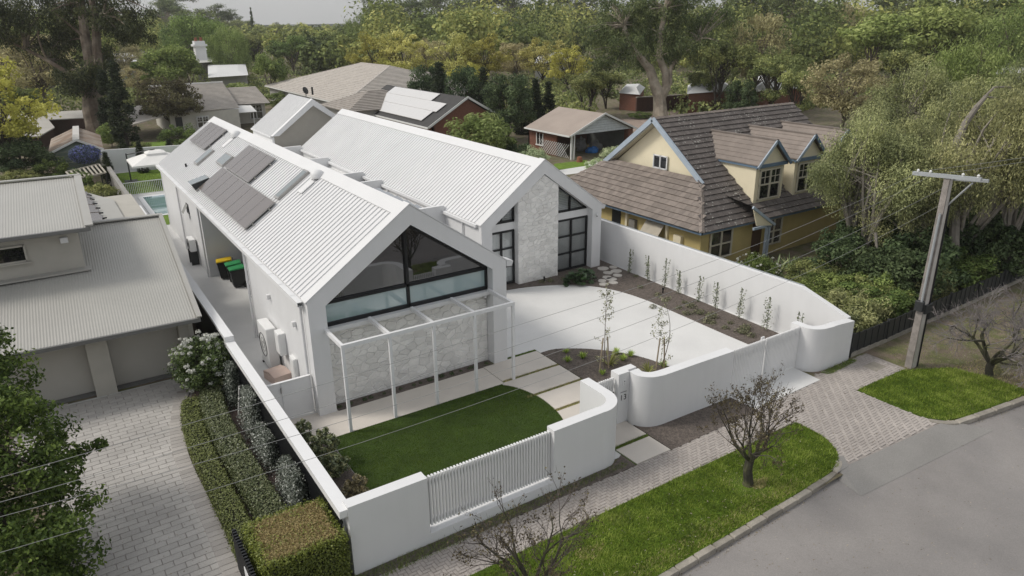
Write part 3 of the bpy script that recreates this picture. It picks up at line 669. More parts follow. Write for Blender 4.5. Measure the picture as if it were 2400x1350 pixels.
# ------------------------------------------------------------------ walls
def offset_path(pts, t):
    L = []; Rr = []; P = [Vector((*p, 0)) for p in pts]
    for i, q in enumerate(P):
        d = (P[min(i+1, len(P)-1)]-P[max(i-1, 0)]).normalized(); n = Vector((-d.y, d.x, 0)); L.append(q+n*t)
        Rr.append(q)
    return [(p.x, p.y) for p in Rr], [(p.x, p.y) for p in L]
def wall_along(mb, pts, t, z0, z1):
    """outer line pts, thickness t to the left"""
    a, b = offset_path(pts, t); n = len(a); zf = z1 if callable(z1) else (lambda x, y: z1)
    vs = []
    for (x, y), (x2, y2) in zip(a, b): vs += [(x,y,z0),(x,y,zf(x,y)),(x2,y2,zf(x2,y2)),(x2,y2,z0)]
    fs = []
    for i in range(n-1):
        for k in range(4): fs.append((i*4+k, i*4+(k+1)%4, (i+1)*4+(k+1)%4, (i+1)*4+k))
    fs += [(0,1,2,3), tuple((n-1)*4+k for k in (3,2,1,0))]
    return mb.add(vs, fs)
def arc(cx, cy, r, a0, a1, n=14): return [(cx+r*math.cos(R(a0+(a1-a0)*i/n)), cy+r*math.sin(R(a0+(a1-a0)*i/n))) for i in range(n+1)]
YF = -7.18; T = .31
fw_ = thing('front_wall', 'white rendered front wall with a slatted opening and curved end at the gate', 'wall', (1, -7, 0))
wm = MB(); wm.box(-1.69,.21,YF,YF+T,0,1.86); wm.box(.21,3.81,YF,YF+T,0,.31)
pts = [(3.81,YF),(5.45,YF+.02)]+arc(5.55,-6.37,.80,-88,0,16)+[(6.355,-6.0),(6.36,-5.40)]
wall_along(wm, pts, T, 0, 1.84); wm.build('wall', WHITE, fw_)
slm = MB().box(-.022,.022,-.045,.045,0,1.36).mesh('fence_slat', WHITE2)
ns = 42
for k in range(ns):
    x = .26+k*(3.50/(ns-1)); link('slat', slm, fw_, Vector((x, YF+.19, .40))-Vector((1,-7,0)))
for z in (.52, 1.6): MB().box(.21,3.81,YF+.215,YF+.265,z-.03,z+.03).build('rail', WHITE2, fw_)
sw_ = thing('gatepost_wall', 'curved white street wall carrying the house number between both gates', 'wall', (9.5, -6.2, 0))
H2 = 1.72
pts = [(7.78,-5.59)]+smoothpoly([(7.78,-5.60),(7.745,-5.83),(7.84,-6.06),(8.08,-6.27),(8.42,-6.36),(8.8,-6.375)], 5)+[(9.87,-6.385),(11.42,-6.42)]
wmb = MB(); wall_along(wmb, pts, .33, 0, H2); wmb.box(7.35,7.777,-5.60,-5.24,0,H2); wmb.box(7.777,8.13,-5.50,-5.24,0,H2); wmb.build('wall', WHITE, sw_)
# intercom and number on the gate post
ic = MB().bevbox(7.50,7.64,-5.615,-5.598,1.30,1.50,.004).build('intercom', WHITE2, sw_)
MB().lathe([(.001,0),(.018,.001),(.018,.006),(.001,.007)], 10).build('button', BLACK, ic).location = (7.57,-5.617,1.45)
MB().lathe([(.001,0),(.012,.001),(.012,.006),(.001,.007)], 10).build('button', FRAMEG, ic).location = (7.57,-5.617,1.36)
for o_ in ic.children: o_.rotation_euler = (R(90),0,0)
NUM = mat('number_metal', (.05,.05,.05), .4)
MB().box(7.44,7.68,-5.608,-5.600,1.085,1.097).build('number_bar', NUM, sw_)
fc = bpy.data.curves.new('house_number', 'FONT'); fc.body = '13'; fc.size = .26; fc.align_x = 'CENTER'; fc.extrude = .004; fc.space_character = 1.1
fo = bpy.data.objects.new('house_number', fc); COL.objects.link(fo); fo.parent = sw_; fo.location = Vector((7.56,-5.604,.82))-Vector((9.5,-6.2,0)); fo.rotation_euler = (R(90),0,0); fc.materials.append(NUM)
rw = thing('side_boundary_wall', 'long white side wall stepping down to a rounded street corner', 'wall', (16.9, 0, 0))
pts = [(15.04,-5.85),(15.03,-6.2)]+smoothpoly([(15.03,-6.3),(15.08,-6.52),(15.22,-6.70),(15.48,-6.84),(15.85,-6.90),(16.2,-6.91)], 5)+[(17.16,-6.90)]
wmb = MB(); wall_along(wmb, pts, .30, 0, lambda x, y: 1.62 if x < 16.2 else 1.62-.09*(x-16.2))
zt = lambda x, y: 2.10 if y > -4.6 else 2.10-(2.10-1.53)*(-4.6-y)/2.0
side = [(17.18,-6.60),(17.18,-4.6),(17.20,0.3),(17.22,3.5),(17.24,7.3),(17.3,30)]
wall_along(wmb, [(x+.22,y) for x,y in side], .22, 0, zt); wmb.build('wall', WHITE, rw)
cp = MB(); wall_along(cp, [(x+.245,y+.0) for x,y in side[1:]], .06, 2.06, lambda x, y: 2.125); cp.build('flashing', mat('flashing_grey', (.30,.32,.33), .5), rw)
# ------------------------------------------------------------------ gates
pgt = thing('pedestrian_gate', 'narrow white slatted gate beside the numbered post', 'gate', (6.85, -5.4, 0))
for z in (.25, 1.35): MB().box(6.38,7.33,-5.39,-5.34,z-.025,z+.025).build('rail', WHITE2, pgt)
gsm = MB().box(-.02,.02,-.035,.035,.08,1.58).mesh('gate_slat', WHITE2)
for k in range(11): link('slat', gsm, pgt, Vector((6.42+k*.084, -5.425, 0))-Vector((6.85,-5.4,0)))
MB().bevbox(7.25,7.30,-5.48,-5.455,.92,1.12,.008).build('handle', BLACK, pgt)
gsm2 = MB().box(-.017,.017,-.03,.03,.06,1.60).mesh('drive_gate_slat', WHITE2)
for i, (x0, x1) in enumerate(((11.47,13.22),(13.26,15.01))):
    dg = thing('driveway_gate', ['white slatted driveway gate leaf hung from the long street wall', 'white slatted driveway gate leaf hung from the rounded corner wall'][i], 'gate', ((x0+x1)/2, -6.2, 0), group='driveway gate leaves')
    for z in (.3, 1.38): MB().box(x0,x1,-6.17,-6.11,z-.03,z+.03).build('rail', WHITE2, dg)
    n = 23
    for k in range(n): link('slat', gsm2, dg, Vector((x0+.03+k*(x1-x0-.06)/(n-1), -6.21, 0))-Vector(((x0+x1)/2,-6.2,0)))
    xx = x1-.02 if i == 0 else x0+.02
    MB().box(xx-.03,xx+.03,-6.105,-6.06,.06,1.62).build('gate_stile', WHITE2, dg)
sg = thing('side_gate', 'plain white panel gate closing the side passage', 'gate', (-.8, .4, 0))
MB().box(-1.55,-.05,.36,.42,.06,1.31).build('panel', WHITE2, sg)
for a in ((-1.55,-1.51),(-.09,-.05),(-.98,-.95)): MB().box(*a,.34,.44,.05,1.33).build('gate_stile', WHITE2, sg)
MB().box(-1.55,-.05,.34,.44,1.31,1.345).build('rail', WHITE2, sg)
MB().tube([(-1.0,.33,1.18),(-1.0,.33,1.0)], .02, 8).build('latch', FRAMEG, sg)
# ------------------------------------------------------------------ left boundary: white capped wall with black slats on the neighbour's side
lb = thing('side_fence', 'white capped passage wall faced with black slats on the neighbour side', 'fence', (-1.7, 5, 0))
MB().box(-1.74,-1.64,-6.87,52,0,1.62).build('wall', WHITE, lb)
MB().box(-1.87,-1.58,-7.15,3.3,1.62,1.80).build('capping', WHITE2, lb)
MB().box(-1.87,-1.58,3.3,25,1.86,1.98).box(-1.87,-1.58,3.29,3.48,1.60,1.86).build('capping', WHITE2, lb)
MB().box(-1.74,-1.64,3.3,25,1.62,1.86).build('wall', WHITE, lb)
MB().box(-1.86,-1.60,25,52,1.4,1.66).box(-1.76,-1.62,25,52,0,1.4).build('wall', mat('raw_grey_wall', (.27,.26,.24), .85, .15, 1.5), lb)
bsl = MB().box(-.018,.018,-.028,.028,.05,1.60).mesh('black_slat', BLACK)
for k in range(140):
    y = -6.95+k*.088; link('slat', bsl, lb, Vector((-1.80, y, 0))-Vector((-1.7,5,0)))
for z in (.35, 1.35): MB().box(-1.775,-1.745,-6.95,5.4,z-.02,z+.02).build('rail', BLACK, lb)
MB().box(-1.80,-1.745,5.45,24,0,1.75).build('backing_panel', BLACK, lb)
for y in (-5.6, -3.4, -1.2, 1.4): MB().tube([(-2.15,y,0),(-1.95,y+.15,1.0)], .035, 6).build('grey_post', mat('weathered_post', (.45,.44,.42), .9), lb)
# ------------------------------------------------------------------ black street fence on the right
bf = thing('black_street_fence', 'low charcoal panel fence on a concrete plinth along the leafy garden', 'fence', (20, -6.75, 0))
fl = [(17.42,-6.78),(19.7,-6.78),(22.0,-6.72),(24.4,-6.68),(26.8,-6.62),(29.2,-6.55),(31.6,-6.46),(34,-6.35),(38,-6.2)]
for (xa, ya), (xb, yb) in zip(fl, fl[1:]):
    n = int(math.dist((xa,ya),(xb,yb))/.2); mb = MB()
    for k in range(n):
        x0, x1 = xa+(xb-xa)*k/n, xa+(xb-xa)*(k+1)/n; y0, y1 = ya+(yb-ya)*k/n, ya+(yb-ya)*(k+1)/n; j = .02 if k % 2 else 0
        mb.obox((x0,y0+j,.52),(x1,y1+j,.52),.03,.72)
    mb.build('panel', DARKM, bf)
    MB().obox((xa,ya-.01,.07),(xb,yb-.01,.07),.10,.16).build('plinth', KERBM, bf)
    MB().box(xa-.04,xa+.04,ya-.05,ya+.06,0,.95).build('post', DARKM, bf)
# ------------------------------------------------------------------ back of the garden
bwl = thing('rear_boundary_wall', 'plain white rear wall behind the pool lawn', 'wall', (3, 50, 0))
MB().obox((-1.6,48.4,.95),(9,46.2,.95),.2,1.9).build('wall', WHITE, bwl)
pf = thing('pool_fence', 'white tubular pool fence in front of the back lawn', 'fence', (1, 37.6, 0))
for z in (.1, .98): MB().box(-1.3,5,37.58,37.63,z-.02,z+.02).build('rail', WHITE2, pf)
pfm = MB().box(-.012,.012,-.012,.012,.05,1.0).mesh('baluster', WHITE2)
for k in range(52): link('baluster', pfm, pf, Vector((-1.28+k*.12, 37.6, 0))-Vector((1,37.6,0)))
pool = struct('pool', MB().box(-.6,3.6,30.2,36.9,.01,.05), WHITE2)
WATER = glassmat('pool_water', (.16,.27,.28), .12, rough=.04)
pwt = MB().sheet([(-.3,30.5),(3.4,30.5),(3.4,36.5),(-.3,36.5)], .056).build('pool_water', WATER); pwt['kind'] = 'structure'
gz = thing('garden_umbrella', 'big square white canopy with a raised vent over the back lawn', 'parasol', (1.6, 41.5, 0))
def canopy(x, y, z, hw, hz, hw2):
    c = [(x-hw,y-hw,z),(x+hw,y-hw,z),(x+hw,y+hw,z),(x-hw,y+hw,z)]; d = [(x-hw2,y-hw2,z+hz),(x+hw2,y-hw2,z+hz),(x+hw2,y+hw2,z+hz),(x-hw2,y+hw2,z+hz)]
    low = [(a,b,q-.14) for a,b,q in c]
    return MB().add(c+d+low, [(0,1,5,4),(1,2,6,5),(2,3,7,6),(3,0,4,7),(4,5,6,7),(0,8,9,1),(1,9,10,2),(2,10,11,3),(3,11,8,0)])
CLOTH = mat('white_cloth', (.74,.73,.70), .9, .04)
canopy(1.6,41.5,1.75,1.9,.55,.55).build('canopy', CLOTH, gz); canopy(1.6,41.5,2.38,.7,.12,.4).build('vent_canopy', CLOTH, gz)
MB().tube([(-.25,43.3,0),(-.25,43.3,2.2)], .05, 8).build('pole', DARKM, gz)
MB().tube([(-.25,43.3,2.1),(1.6,41.5,2.6)], .04, 8).build('arm', DARKM, gz)
MB().box(-.7,.2,42.9,43.7,0,.08).build('base', DARKM, gz)
# ------------------------------------------------------------------ bins, units, cartons
BINM = mat('black_bin_plastic', (.016,.018,.018), .45, .15)
def wheelie(x, y, rz, lidcol, label):
    t = thing('wheelie_bin', label, 'bin', (x, y, 0), rz, 'wheelie bins in the recess')
    w0, w1, d0, d1 = .20, .27, .24, .33
    vs = [(-w0,-d0,.08),(w0,-d0,.08),(w0,d0,.08),(-w0,d0,.08),(-w1,-d1,.88),(w1,-d1,.88),(w1,d1,.88),(-w1,d1,.88)]
    link('body', MB().add(vs, [(3,2,1,0),(4,5,6,7),(0,1,5,4),(1,2,6,5),(2,3,7,6),(3,0,4,7)]).box(-.29,.29,-.34,.36,.84,.89).mesh('bin_body', BINM), t, (0,0,0))
    lm = MB().add([(-.29,-.36,.90),(.29,-.36,.90),(.29,.36,.93),(-.29,.36,.93),(-.27,-.34,.94),(.27,-.34,.94),(.27,.34,1.0),(-.27,.34,1.0),(-.15,-.2,.975),(.15,-.2,.975),(.15,.2,1.01),(-.15,.2,1.01)],
        [(3,2,1,0),(0,1,5,4),(1,2,6,5),(2,3,7,6),(3,0,4,7),(4,5,9,8),(5,6,10,9),(6,7,11,10),(7,4,8,11),(8,9,10,11)])
    link('lid', lm.mesh('bin_lid', mat('lid_'+lidcol[0], lidcol[1], .5, .05)), t, (0,0,0))
    link('handle', MB().tube([(-.24,.40,.93),(.24,.40,.93)], .02, 6).mesh('bin_handle', BINM), t, (0,0,0))
    for sx in (-.24, .24):
        link('wheel', MB().tube([(sx-.03,.27,.10),(sx+.03,.27,.10)], .10, 12).mesh('bin_wheel', BINM), t, (0,0,0))
wheelie(.62, 15.28, R(-100), ('yellow', (.62,.42,.01)), 'black wheelie bin with a yellow lid against the recess end wall')
wheelie(.86, 14.5, R(-96), ('green', (.03,.27,.09)), 'black wheelie bin with a green lid squeezed behind another green-lidded bin')
wheelie(.84, 13.72, R(-93), ('green', (.03,.27,.09)), 'front black wheelie bin with a green lid next to the grey condenser')
def condenser(name, label, x, y, rz, w, d, h, col, fans, z=.08):
    t = thing(name, label, 'air conditioner', (x, y, 0), rz, None)
    m = mat('unit_'+col[0], col[1], .5, .05)
    link('casing', MB().bevbox(-w/2,w/2,-d/2,d/2,z,z+h,.02).mesh('casing', m), t, (0,0,0))
    for k in range(fans):
        zc = z+h*(k+.5)/fans; r = min(w*.38, h/fans*.42)
        pts = [(.05-w*.08+r*math.cos(a), -d/2-.012, zc+r*math.sin(a)) for a in [2*math.pi*i/20 for i in range(21)]]
        g = link('fan_grille', MB().tube(pts, .012, 4, cap=False).mesh('grille', DARKM), t, (0,0,0))
        for q in (.3, .6):
            pts = [(.05-w*.08+r*q*math.cos(a), -d/2-.01, zc+r*q*math.sin(a)) for a in [2*math.pi*i/16 for i in range(17)]]
            link('grille_ring', MB().tube(pts, .006, 4, cap=False).mesh('grille', DARKM), g, (0,0,0))
    for sx in (-.35, .35): link('foot', MB().box(w*sx-.03,w*sx+.03,-d/2-.03,d/2+.03,0,z).mesh('foot', DARKM), t, (0,0,0))
    return t
condenser('air_conditioner', 'tall grey air-conditioning condenser standing in the bin recess', 1.12, 11.6, R(-90), 1.0, .38, 1.35, ('grey', (.42,.41,.39)), 2)
t = condenser('hot_water_unit', 'tall slim white heat-pump unit standing against the passage wall', -.22, 4.55, R(-90), 1.15, .36, 1.55, ('white', (.74,.74,.73)), 1)
t = condenser('heat_pump', 'small white wall unit with black end near the open window', -.2, 18.6, R(-90), .85, .3, .62, ('white', (.74,.74,.73)), 1, z=.75)
def wallbox(name, label, x0, x1, y0, y1, z0, z1, m=None):
    t = thing(name, label, 'meter box', (x1, (y0+y1)/2, z0))
    MB().bevbox(x0,x1,y0,y1,z0,z1,.015).build('case', m or MATS['unit_white'], t)
    MB().bevbox(x0-.012,x0,y0+.04,y1-.04,z0+.05,z1-.05,.004).build('cover', m or MATS['unit_white'], t)
wallbox('meter_box', 'white meter box on the passage wall beside the heat pump', -.22, .02, 3.05, 3.55, .95, 1.75)
wallbox('meter_box', 'flat white cabinet low on the passage wall near its corner', -.12, .02, 1.9, 2.35, .35, 1.25)
ct = thing('carton', 'pinkish closed carton on the passage floor by the side gate', 'carton', (-.35, 3.3, 0), R(10))
CARD = mat('pink_cardboard', (.60,.47,.41), .85, .06)
link('box', MB().bevbox(-.32,.32,-.42,.42,.01,.30,.006).mesh('box', CARD), ct, (0,0,0))
link('flap', MB().add([(-.32,-.42,.302),(.32,-.42,.302),(.32,0,.37),(-.32,0,.37),(.32,.42,.302),(-.32,.42,.302)], [(0,1,2,3),(3,2,4,5)]).mesh('flap', CARD), ct, (0,0,0))

# ------------------------------------------------------------------ utility pole and wires
POLE = mat('pole_concrete', (.50,.47,.43), .9, .12, 2.5, .2, 40); STEEL = mat('galvanised_steel', (.42,.44,.45), .5, .1, metal=.4)
px, py = 18.45, -8.45
up = thing('utility_pole', 'tapering concrete and steel power pole with a white crossarm on the verge', 'pole', (px, py, 0))
for sx in (-1, 1):
    MB().add([(px+sx*.145-.025,py-.12,0),(px+sx*.145+.025,py-.12,0),(px+sx*.145+.025,py+.12,0),(px+sx*.145-.025,py+.12,0),(px+sx*.09-.025,py-.09,6.75),(px+sx*.09+.025,py-.09,6.75),(px+sx*.09+.025,py+.09,6.75),(px+sx*.09-.025,py+.09,6.75)],
      [(3,2,1,0),(4,5,6,7),(0,1,5,4),(1,2,6,5),(2,3,7,6),(3,0,4,7)]).build('steel_channel', mat('rusty_steel', (.26,.235,.215), .6, .3, 4), up)
MB().add([(px-.125,py-.125,0),(px+.125,py-.125,0),(px+.125,py+.105,0),(px-.125,py+.105,0),(px-.07,py-.10,6.8),(px+.07,py-.10,6.8),(px+.07,py+.085,6.8),(px-.07,py+.085,6.8)],
      [(3,2,1,0),(4,5,6,7),(0,1,5,4),(1,2,6,5),(2,3,7,6),(3,0,4,7)]).build('concrete_core', POLE, up)
ca = MB().obox((px-.1,py+1.1,6.72),(px-.1,py-1.0,6.86),.10,.12).obox((px+.16,py+.2,6.66),(px+.16,py-1.1,6.80),.08,.10).build('crossarm', STEEL, up)
for q in (.95,.55,-.45,-.9): MB().lathe([(.03,0),(.055,.05),(.03,.07),(.05,.11),(.02,.15),(.001,.16)], 8, (px-.1,py+q,6.79-q*.067)).build('insulator', mat('white_porcelain', (.7,.7,.68), .3), ca)
MB().tube([(px+.1,py-.05,5.8),(px-.05,py-.75,6.70)], .03, 6).build('brace', STEEL, up)
MB().bevbox(px-.3,px-.14,py-.14,py+.14,2.2,2.55,.02).build('cable_box', DARKM, up); MB().bevbox(px-.14,px+.26,py-.2,py-.13,2.1,2.42,.01).build('cable_box', DARKM, up)
MB().tube([(px-.23,py-.05,2.5),(px-.2,py-.05,5.6)], .04, 8).build('conduit', STEEL, up)
MB().tube([(px+.22,py-.12,0),(px+.19,py-.1,5.9)], .03, 8).build('conduit', BLACK, up)
WIRE = mat('aluminium_wire', (.28,.28,.27), .5, .05)
zz = [(6.78, 5.72, 5.55, 'topmost'), (6.72, 5.27, 5.16, 'second'), (6.62, 4.80, 4.92, 'third'), (5.90, 4.24, 4.33, 'lowest')]
wlab = ['topmost aluminium street wire running from the crossarm tip across the house front', 'street wire just under the topmost one crossing the pergola', 'street wire second from the bottom crossing the lawn', 'lowest street wire, fixed to the pole below its crossarm']
for i, (zp, zm, zl, nm) in enumerate(zz):
    A = np.array([[18.4**2,18.4,1],[1.7**2,1.7,1],[7.1**2,-7.1,1]]); a, b, c_ = np.linalg.solve(A, [zp, zm, zl])
    y0 = py+(.95,.55,-.2,0)[i]; pts = []
    for k in range(30):
        x = 18.35-k*(18.35+14)/29; pts.append((x, -8.5+(y0+8.5)*max(0, (x-6)/12.4)**1.5, a*x*x+b*x+c_))
    tag(MB().tube(pts, .0045, 5).build('power_line', WIRE), wlab[i], 'wire', 'street power lines')
    pts2 = [(18.5+k*3, py+(y0-py)*(1-k/8)-k*.25, zp-.05*k+.012*k*k) for k in range(9)]
    if i < 2: tag(MB().tube(pts2, .007, 4).build('power_line', WIRE), ['thin wire leaving the far side of the crossarm toward the right garden', 'lower thin wire leaving the far side of the pole toward the right garden'][i], 'wire', 'street power lines')
# ------------------------------------------------------------------ neighbour's garage house on the left
GREYROOF = mat('greygreen_steel_roof', (.375,.365,.335), .45, .06, .5, spec=.5); BONE = mat('taupe_wall', (.42,.40,.355), .85, .05); TRIMG = mat('grey_trim', (.15,.15,.145), .5, .05)
DOORG = mat('garage_door', (.44,.42,.38), .6, .03)
nh = thing('garage_house', 'grey corrugated-roof house with double garage and raised upper storey', 'house', (-5.5, 5.5, 0))
def corrugated(c, pitch=.085, h=.008):
    """bilinear sheet; c = front-left, front-right, back-right, back-left"""
    fl, fr, br, bl = [Vector(q) for q in c]; n = int((fr-fl).length/pitch); nrm = (fr-fl).cross(bl-fl).normalized(); vs = []; fs = []
    if nrm.z < 0: nrm = -nrm
    for i in range(n*4+1):
        t = i/(n*4); d = h*math.cos(2*math.pi*i/4) if i % 2 == 0 else 0
        a = fl.lerp(fr, t)+nrm*d; b = bl.lerp(br, t)+nrm*d; vs += [a, b]
    fs = [(2*i, 2*i+2, 2*i+3, 2*i+1) for i in range(n*4)]
    return MB().add(vs, fs)
gl = [(-10.5,5.05,2.32),(-2.36,4.72,2.32),(-2.0,13.2,4.0),(-10.2,13.9,4.0)]
r_ = corrugated(gl).build('roof', GREYROOF, nh, smooth=True)
MB().add([(x,y,z-.03) for x,y,z in gl]+[(x,y,z-.12) for x,y,z in gl], [(0,1,2,3),(7,6,5,4),(0,4,5,1),(1,5,6,2),(2,6,7,3),(3,7,4,0)]).build('roof_edge', TRIMG, r_)
MB().obox((-2.05,13.15,4.05),(-5.2,13.4,4.05),.3,.05).build('ridge_cap', GREYROOF, r_)
MB().obox((-2.33,4.6,2.38),(-1.98,13.25,4.06),.16,.05).build('barge', GREYROOF, r_)
MB().obox((-10.5,4.98,2.26),(-2.3,4.65,2.26),.10,.13).build('gutter', TRIMG, nh)
MB().box(-10.4,-2.5,5.95,6.1,0,2.35).build('wall', BONE, nh)
MB().box(-2.65,-2.5,5.3,13,0,2.4).add([(-2.6,5.3,2.3),(-2.6,13,2.3),(-2.6,13,3.85)],[(0,1,2)]).build('wall', BONE, nh)
for a in ((-5.75,-5.12),(-2.95,-2.5),(-9.4,-8.8)): MB().box(*a,5.35,5.95,0,2.32).build('pier', BONE, nh)
MB().box(-10.4,-2.5,5.4,5.95,2.12,2.35).build('lintel', BONE, nh)
for x0, x1 in ((-5.1,-2.96),(-8.8,-5.76)):
    d = MB().box(x0,x1,5.86,5.94,.06,2.12).build('garage_door', DOORG, nh)
    MB().box(x0,x1,5.6,5.86,.0,.05).build('threshold', TRIMG, d)
    MB().box(x0-.3,x1+.3,5.32,5.38,.0,.03).build('drain_strip', mat('pale_drain', (.5,.5,.48), .6), nh)
MB().lathe([(.001,.0),(.05,.02),(.05,.12),(.001,.14)], 10, (-2.9,5.2,2.0)).build('flood_light', WHITE2, nh)
MB().lathe([(.001,.0),(.08,.02),(.08,.14),(.001,.16)], 10, (-2.62,5.15,2.05)).build('flood_light', TRIMG, nh)
# upper storey
u_ = [(-10.6,9.25,4.92),(-4.80,8.95,4.92),(-4.62,15.4,5.62),(-10.6,15.9,5.62)]
r2_ = corrugated(u_).build('roof', GREYROOF, nh, smooth=True)
MB().add([(x,y,z-.03) for x,y,z in u_]+[(x,y,z-.16) for x,y,z in u_], [(0,1,2,3),(7,6,5,4),(0,4,5,1),(1,5,6,2),(2,6,7,3),(3,7,4,0)]).build('roof_edge', TRIMG, r2_)
MB().obox((-10.6,9.18,4.86),(-4.75,8.88,4.86),.1,.12).build('gutter', TRIMG, nh)
MB().obox((-4.78,8.9,4.98),(-4.6,15.45,5.68),.26,.05).build('barge', GREYROOF, r2_); MB().obox((-10.6,15.9,5.68),(-4.5,15.42,5.68),.26,.05).build('ridge_cap', GREYROOF, r2_)
MB().box(-10.5,-5.15,9.75,15,3.0,4.85).build('wall', BONE, nh)
w_ = MB().box(-9.2,-6.85,9.72,9.74,3.85,4.40).build('window', GLASSD, nh)
WINF = mat('cream_frame', (.45,.43,.38), .5)
f_ = MB(); [f_.obox((a,9.70,b),(c,9.70,d),.06,.06) for a,b,c,d in ((-9.2,3.85,-6.85,3.85),(-9.2,4.4,-6.85,4.4),(-6.85,3.82,-6.85,4.43),(-9.2,3.82,-9.2,4.43),(-8.0,3.82,-8.0,4.43))]; f_.build('frame', WINF, w_)
MB().box(-9.3,-6.75,9.6,9.72,3.77,3.82).build('sill', BONE, nh)
MB().bevbox(-5.75,-5.50,9.6,9.75,4.30,4.5,.02).build('vent_box', WHITE2, nh)
MB().obox((-10,9.55,3.26),(-5.0,9.55,3.26),.5,.04).build('flashing', GREYROOF, nh)
# lower back roof with panels
def slab_from(pts, th=.08): return MB().extr(pts, (0,0,-th))
zb = 3.4
bp_ = [gp(207,452,zb),gp(266,468,zb),gp(292,512,zb),gp(236,524,zb)]
slab_from(bp_).build('roof', GREYROOF, nh)
for k in range(4):
    t0, t1 = k/4, (k+1)/4; a0, a1, b0, b1 = gp(183,443,zb+.1), gp(208,522,zb+.1), gp(204,449,zb+.1), gp(244,516,zb+.1)
    slab_from([a0.lerp(a1,t0+.01), b0.lerp(b1,t0+.01), b0.lerp(b1,t1-.01), a0.lerp(a1,t1-.01)], .05).build('solar_panel', PANEL, nh)
for k in range(6): a, b = gp(205,455,zb+.12).lerp(gp(240,512,zb+.12), k/5), gp(214,458,zb+.12).lerp(gp(250,510,zb+.12), k/5); MB().obox(a, b, .06, .06).build('mounting_rail', BLACK, nh)
MB().box(-5.5,-2.2,14,22,0,3.3).build('wall', BONE, nh)

# ------------------------------------------------------------------ yellow house with tiled roof and three dormers
YEL = mat('cream_yellow_paint', (.78,.70,.51), .8, .05, 1.5, .08, 40); YEL2 = mat('ochre_yellow_wall', (.50,.40,.175), .8, .08, 1.2, .1, 40); BLUE = mat('blue_grey_trim', (.36,.42,.48), .6, .08); BLUED = mat('dusk_blue_trim', (.13,.19,.26), .6, .08); CREAMF = mat('cream_frame2', (.52,.48,.38), .6)
TILE = mat('brown_concrete_tile', (.21,.178,.155), .85, .14, 2, .15, 40, rand=.16, fine=.12)
def lichen(base, name):
    """white lichen specks on the street-side tiles"""
    m = base.copy(); m.name = name; n = m.node_tree.nodes; l = m.node_tree.links; b = n['Principled BSDF']; src = b.inputs['Base Color'].links[0].from_socket
    geo = n.new('ShaderNodeNewGeometry'); v = n.new('ShaderNodeTexVoronoi'); v.inputs['Scale'].default_value = 5.5
    nz = n.new('ShaderNodeTexNoise'); nz.inputs['Scale'].default_value = 1.1
    l.new(geo.outputs['Position'], v.inputs['Vector']); l.new(geo.outputs['Position'], nz.inputs['Vector'])
    th_ = n.new('ShaderNodeMapRange'); th_.inputs['From Min'].default_value = .3; th_.inputs['From Max'].default_value = .7; th_.inputs['To Min'].default_value = .05; th_.inputs['To Max'].default_value = .30
    l.new(nz.outputs[0], th_.inputs[0]); lt = n.new('ShaderNodeMath'); lt.operation = 'LESS_THAN'; l.new(v.outputs['Distance'], lt.inputs[0]); l.new(th_.outputs[0], lt.inputs[1])
    mx = n.new('ShaderNodeMix'); mx.data_type = 'RGBA'; mx.inputs['B'].default_value = (.30,.29,.265,1); l.new(lt.outputs[0], mx.inputs['Factor']); l.new(src, mx.inputs['A']); l.new(mx.outputs['Result'], b.inputs['Base Color'])
    return m
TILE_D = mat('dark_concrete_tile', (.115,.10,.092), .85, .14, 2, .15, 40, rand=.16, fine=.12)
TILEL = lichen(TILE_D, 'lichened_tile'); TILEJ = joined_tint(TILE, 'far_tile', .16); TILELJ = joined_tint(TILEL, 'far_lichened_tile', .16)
yh = thing('yellow_house', 'yellow house with brown tiled roof, blue trim and three gabled dormers', 'house', (25, 8, 0))
xc, yc, ze, zr, yr, xE = 19.34, 2.35, 2.2, 6.64, 8.24, 33.0; sF = .753; a_, hgt = 2.2, 1.71; sS = hgt/a_; xg = xc+a_; yb_ = 2*yr-yc
# roof planes beneath the tiles
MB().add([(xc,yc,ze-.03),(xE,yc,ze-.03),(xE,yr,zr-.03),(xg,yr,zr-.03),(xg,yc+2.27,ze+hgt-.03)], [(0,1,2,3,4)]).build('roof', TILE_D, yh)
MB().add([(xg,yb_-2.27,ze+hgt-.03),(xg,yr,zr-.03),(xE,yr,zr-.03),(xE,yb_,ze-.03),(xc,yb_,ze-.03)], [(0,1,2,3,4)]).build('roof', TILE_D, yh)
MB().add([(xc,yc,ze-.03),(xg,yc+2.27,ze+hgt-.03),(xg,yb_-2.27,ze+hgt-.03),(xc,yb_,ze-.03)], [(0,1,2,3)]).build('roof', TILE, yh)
def tile_mesh(name, m, w=.30, l=.37):
    return MB().add([(-w/2,0,.01),(w/2,0,.01),(w/2,l,.0),(-w/2,l,.0),(-w/2,0,.07),(w/2,0,.07),(w/2,l,.018),(-w/2,l,.018)], [(0,1,5,4),(1,2,6,5),(3,0,4,7),(4,5,6,7)]).mesh(name, m)
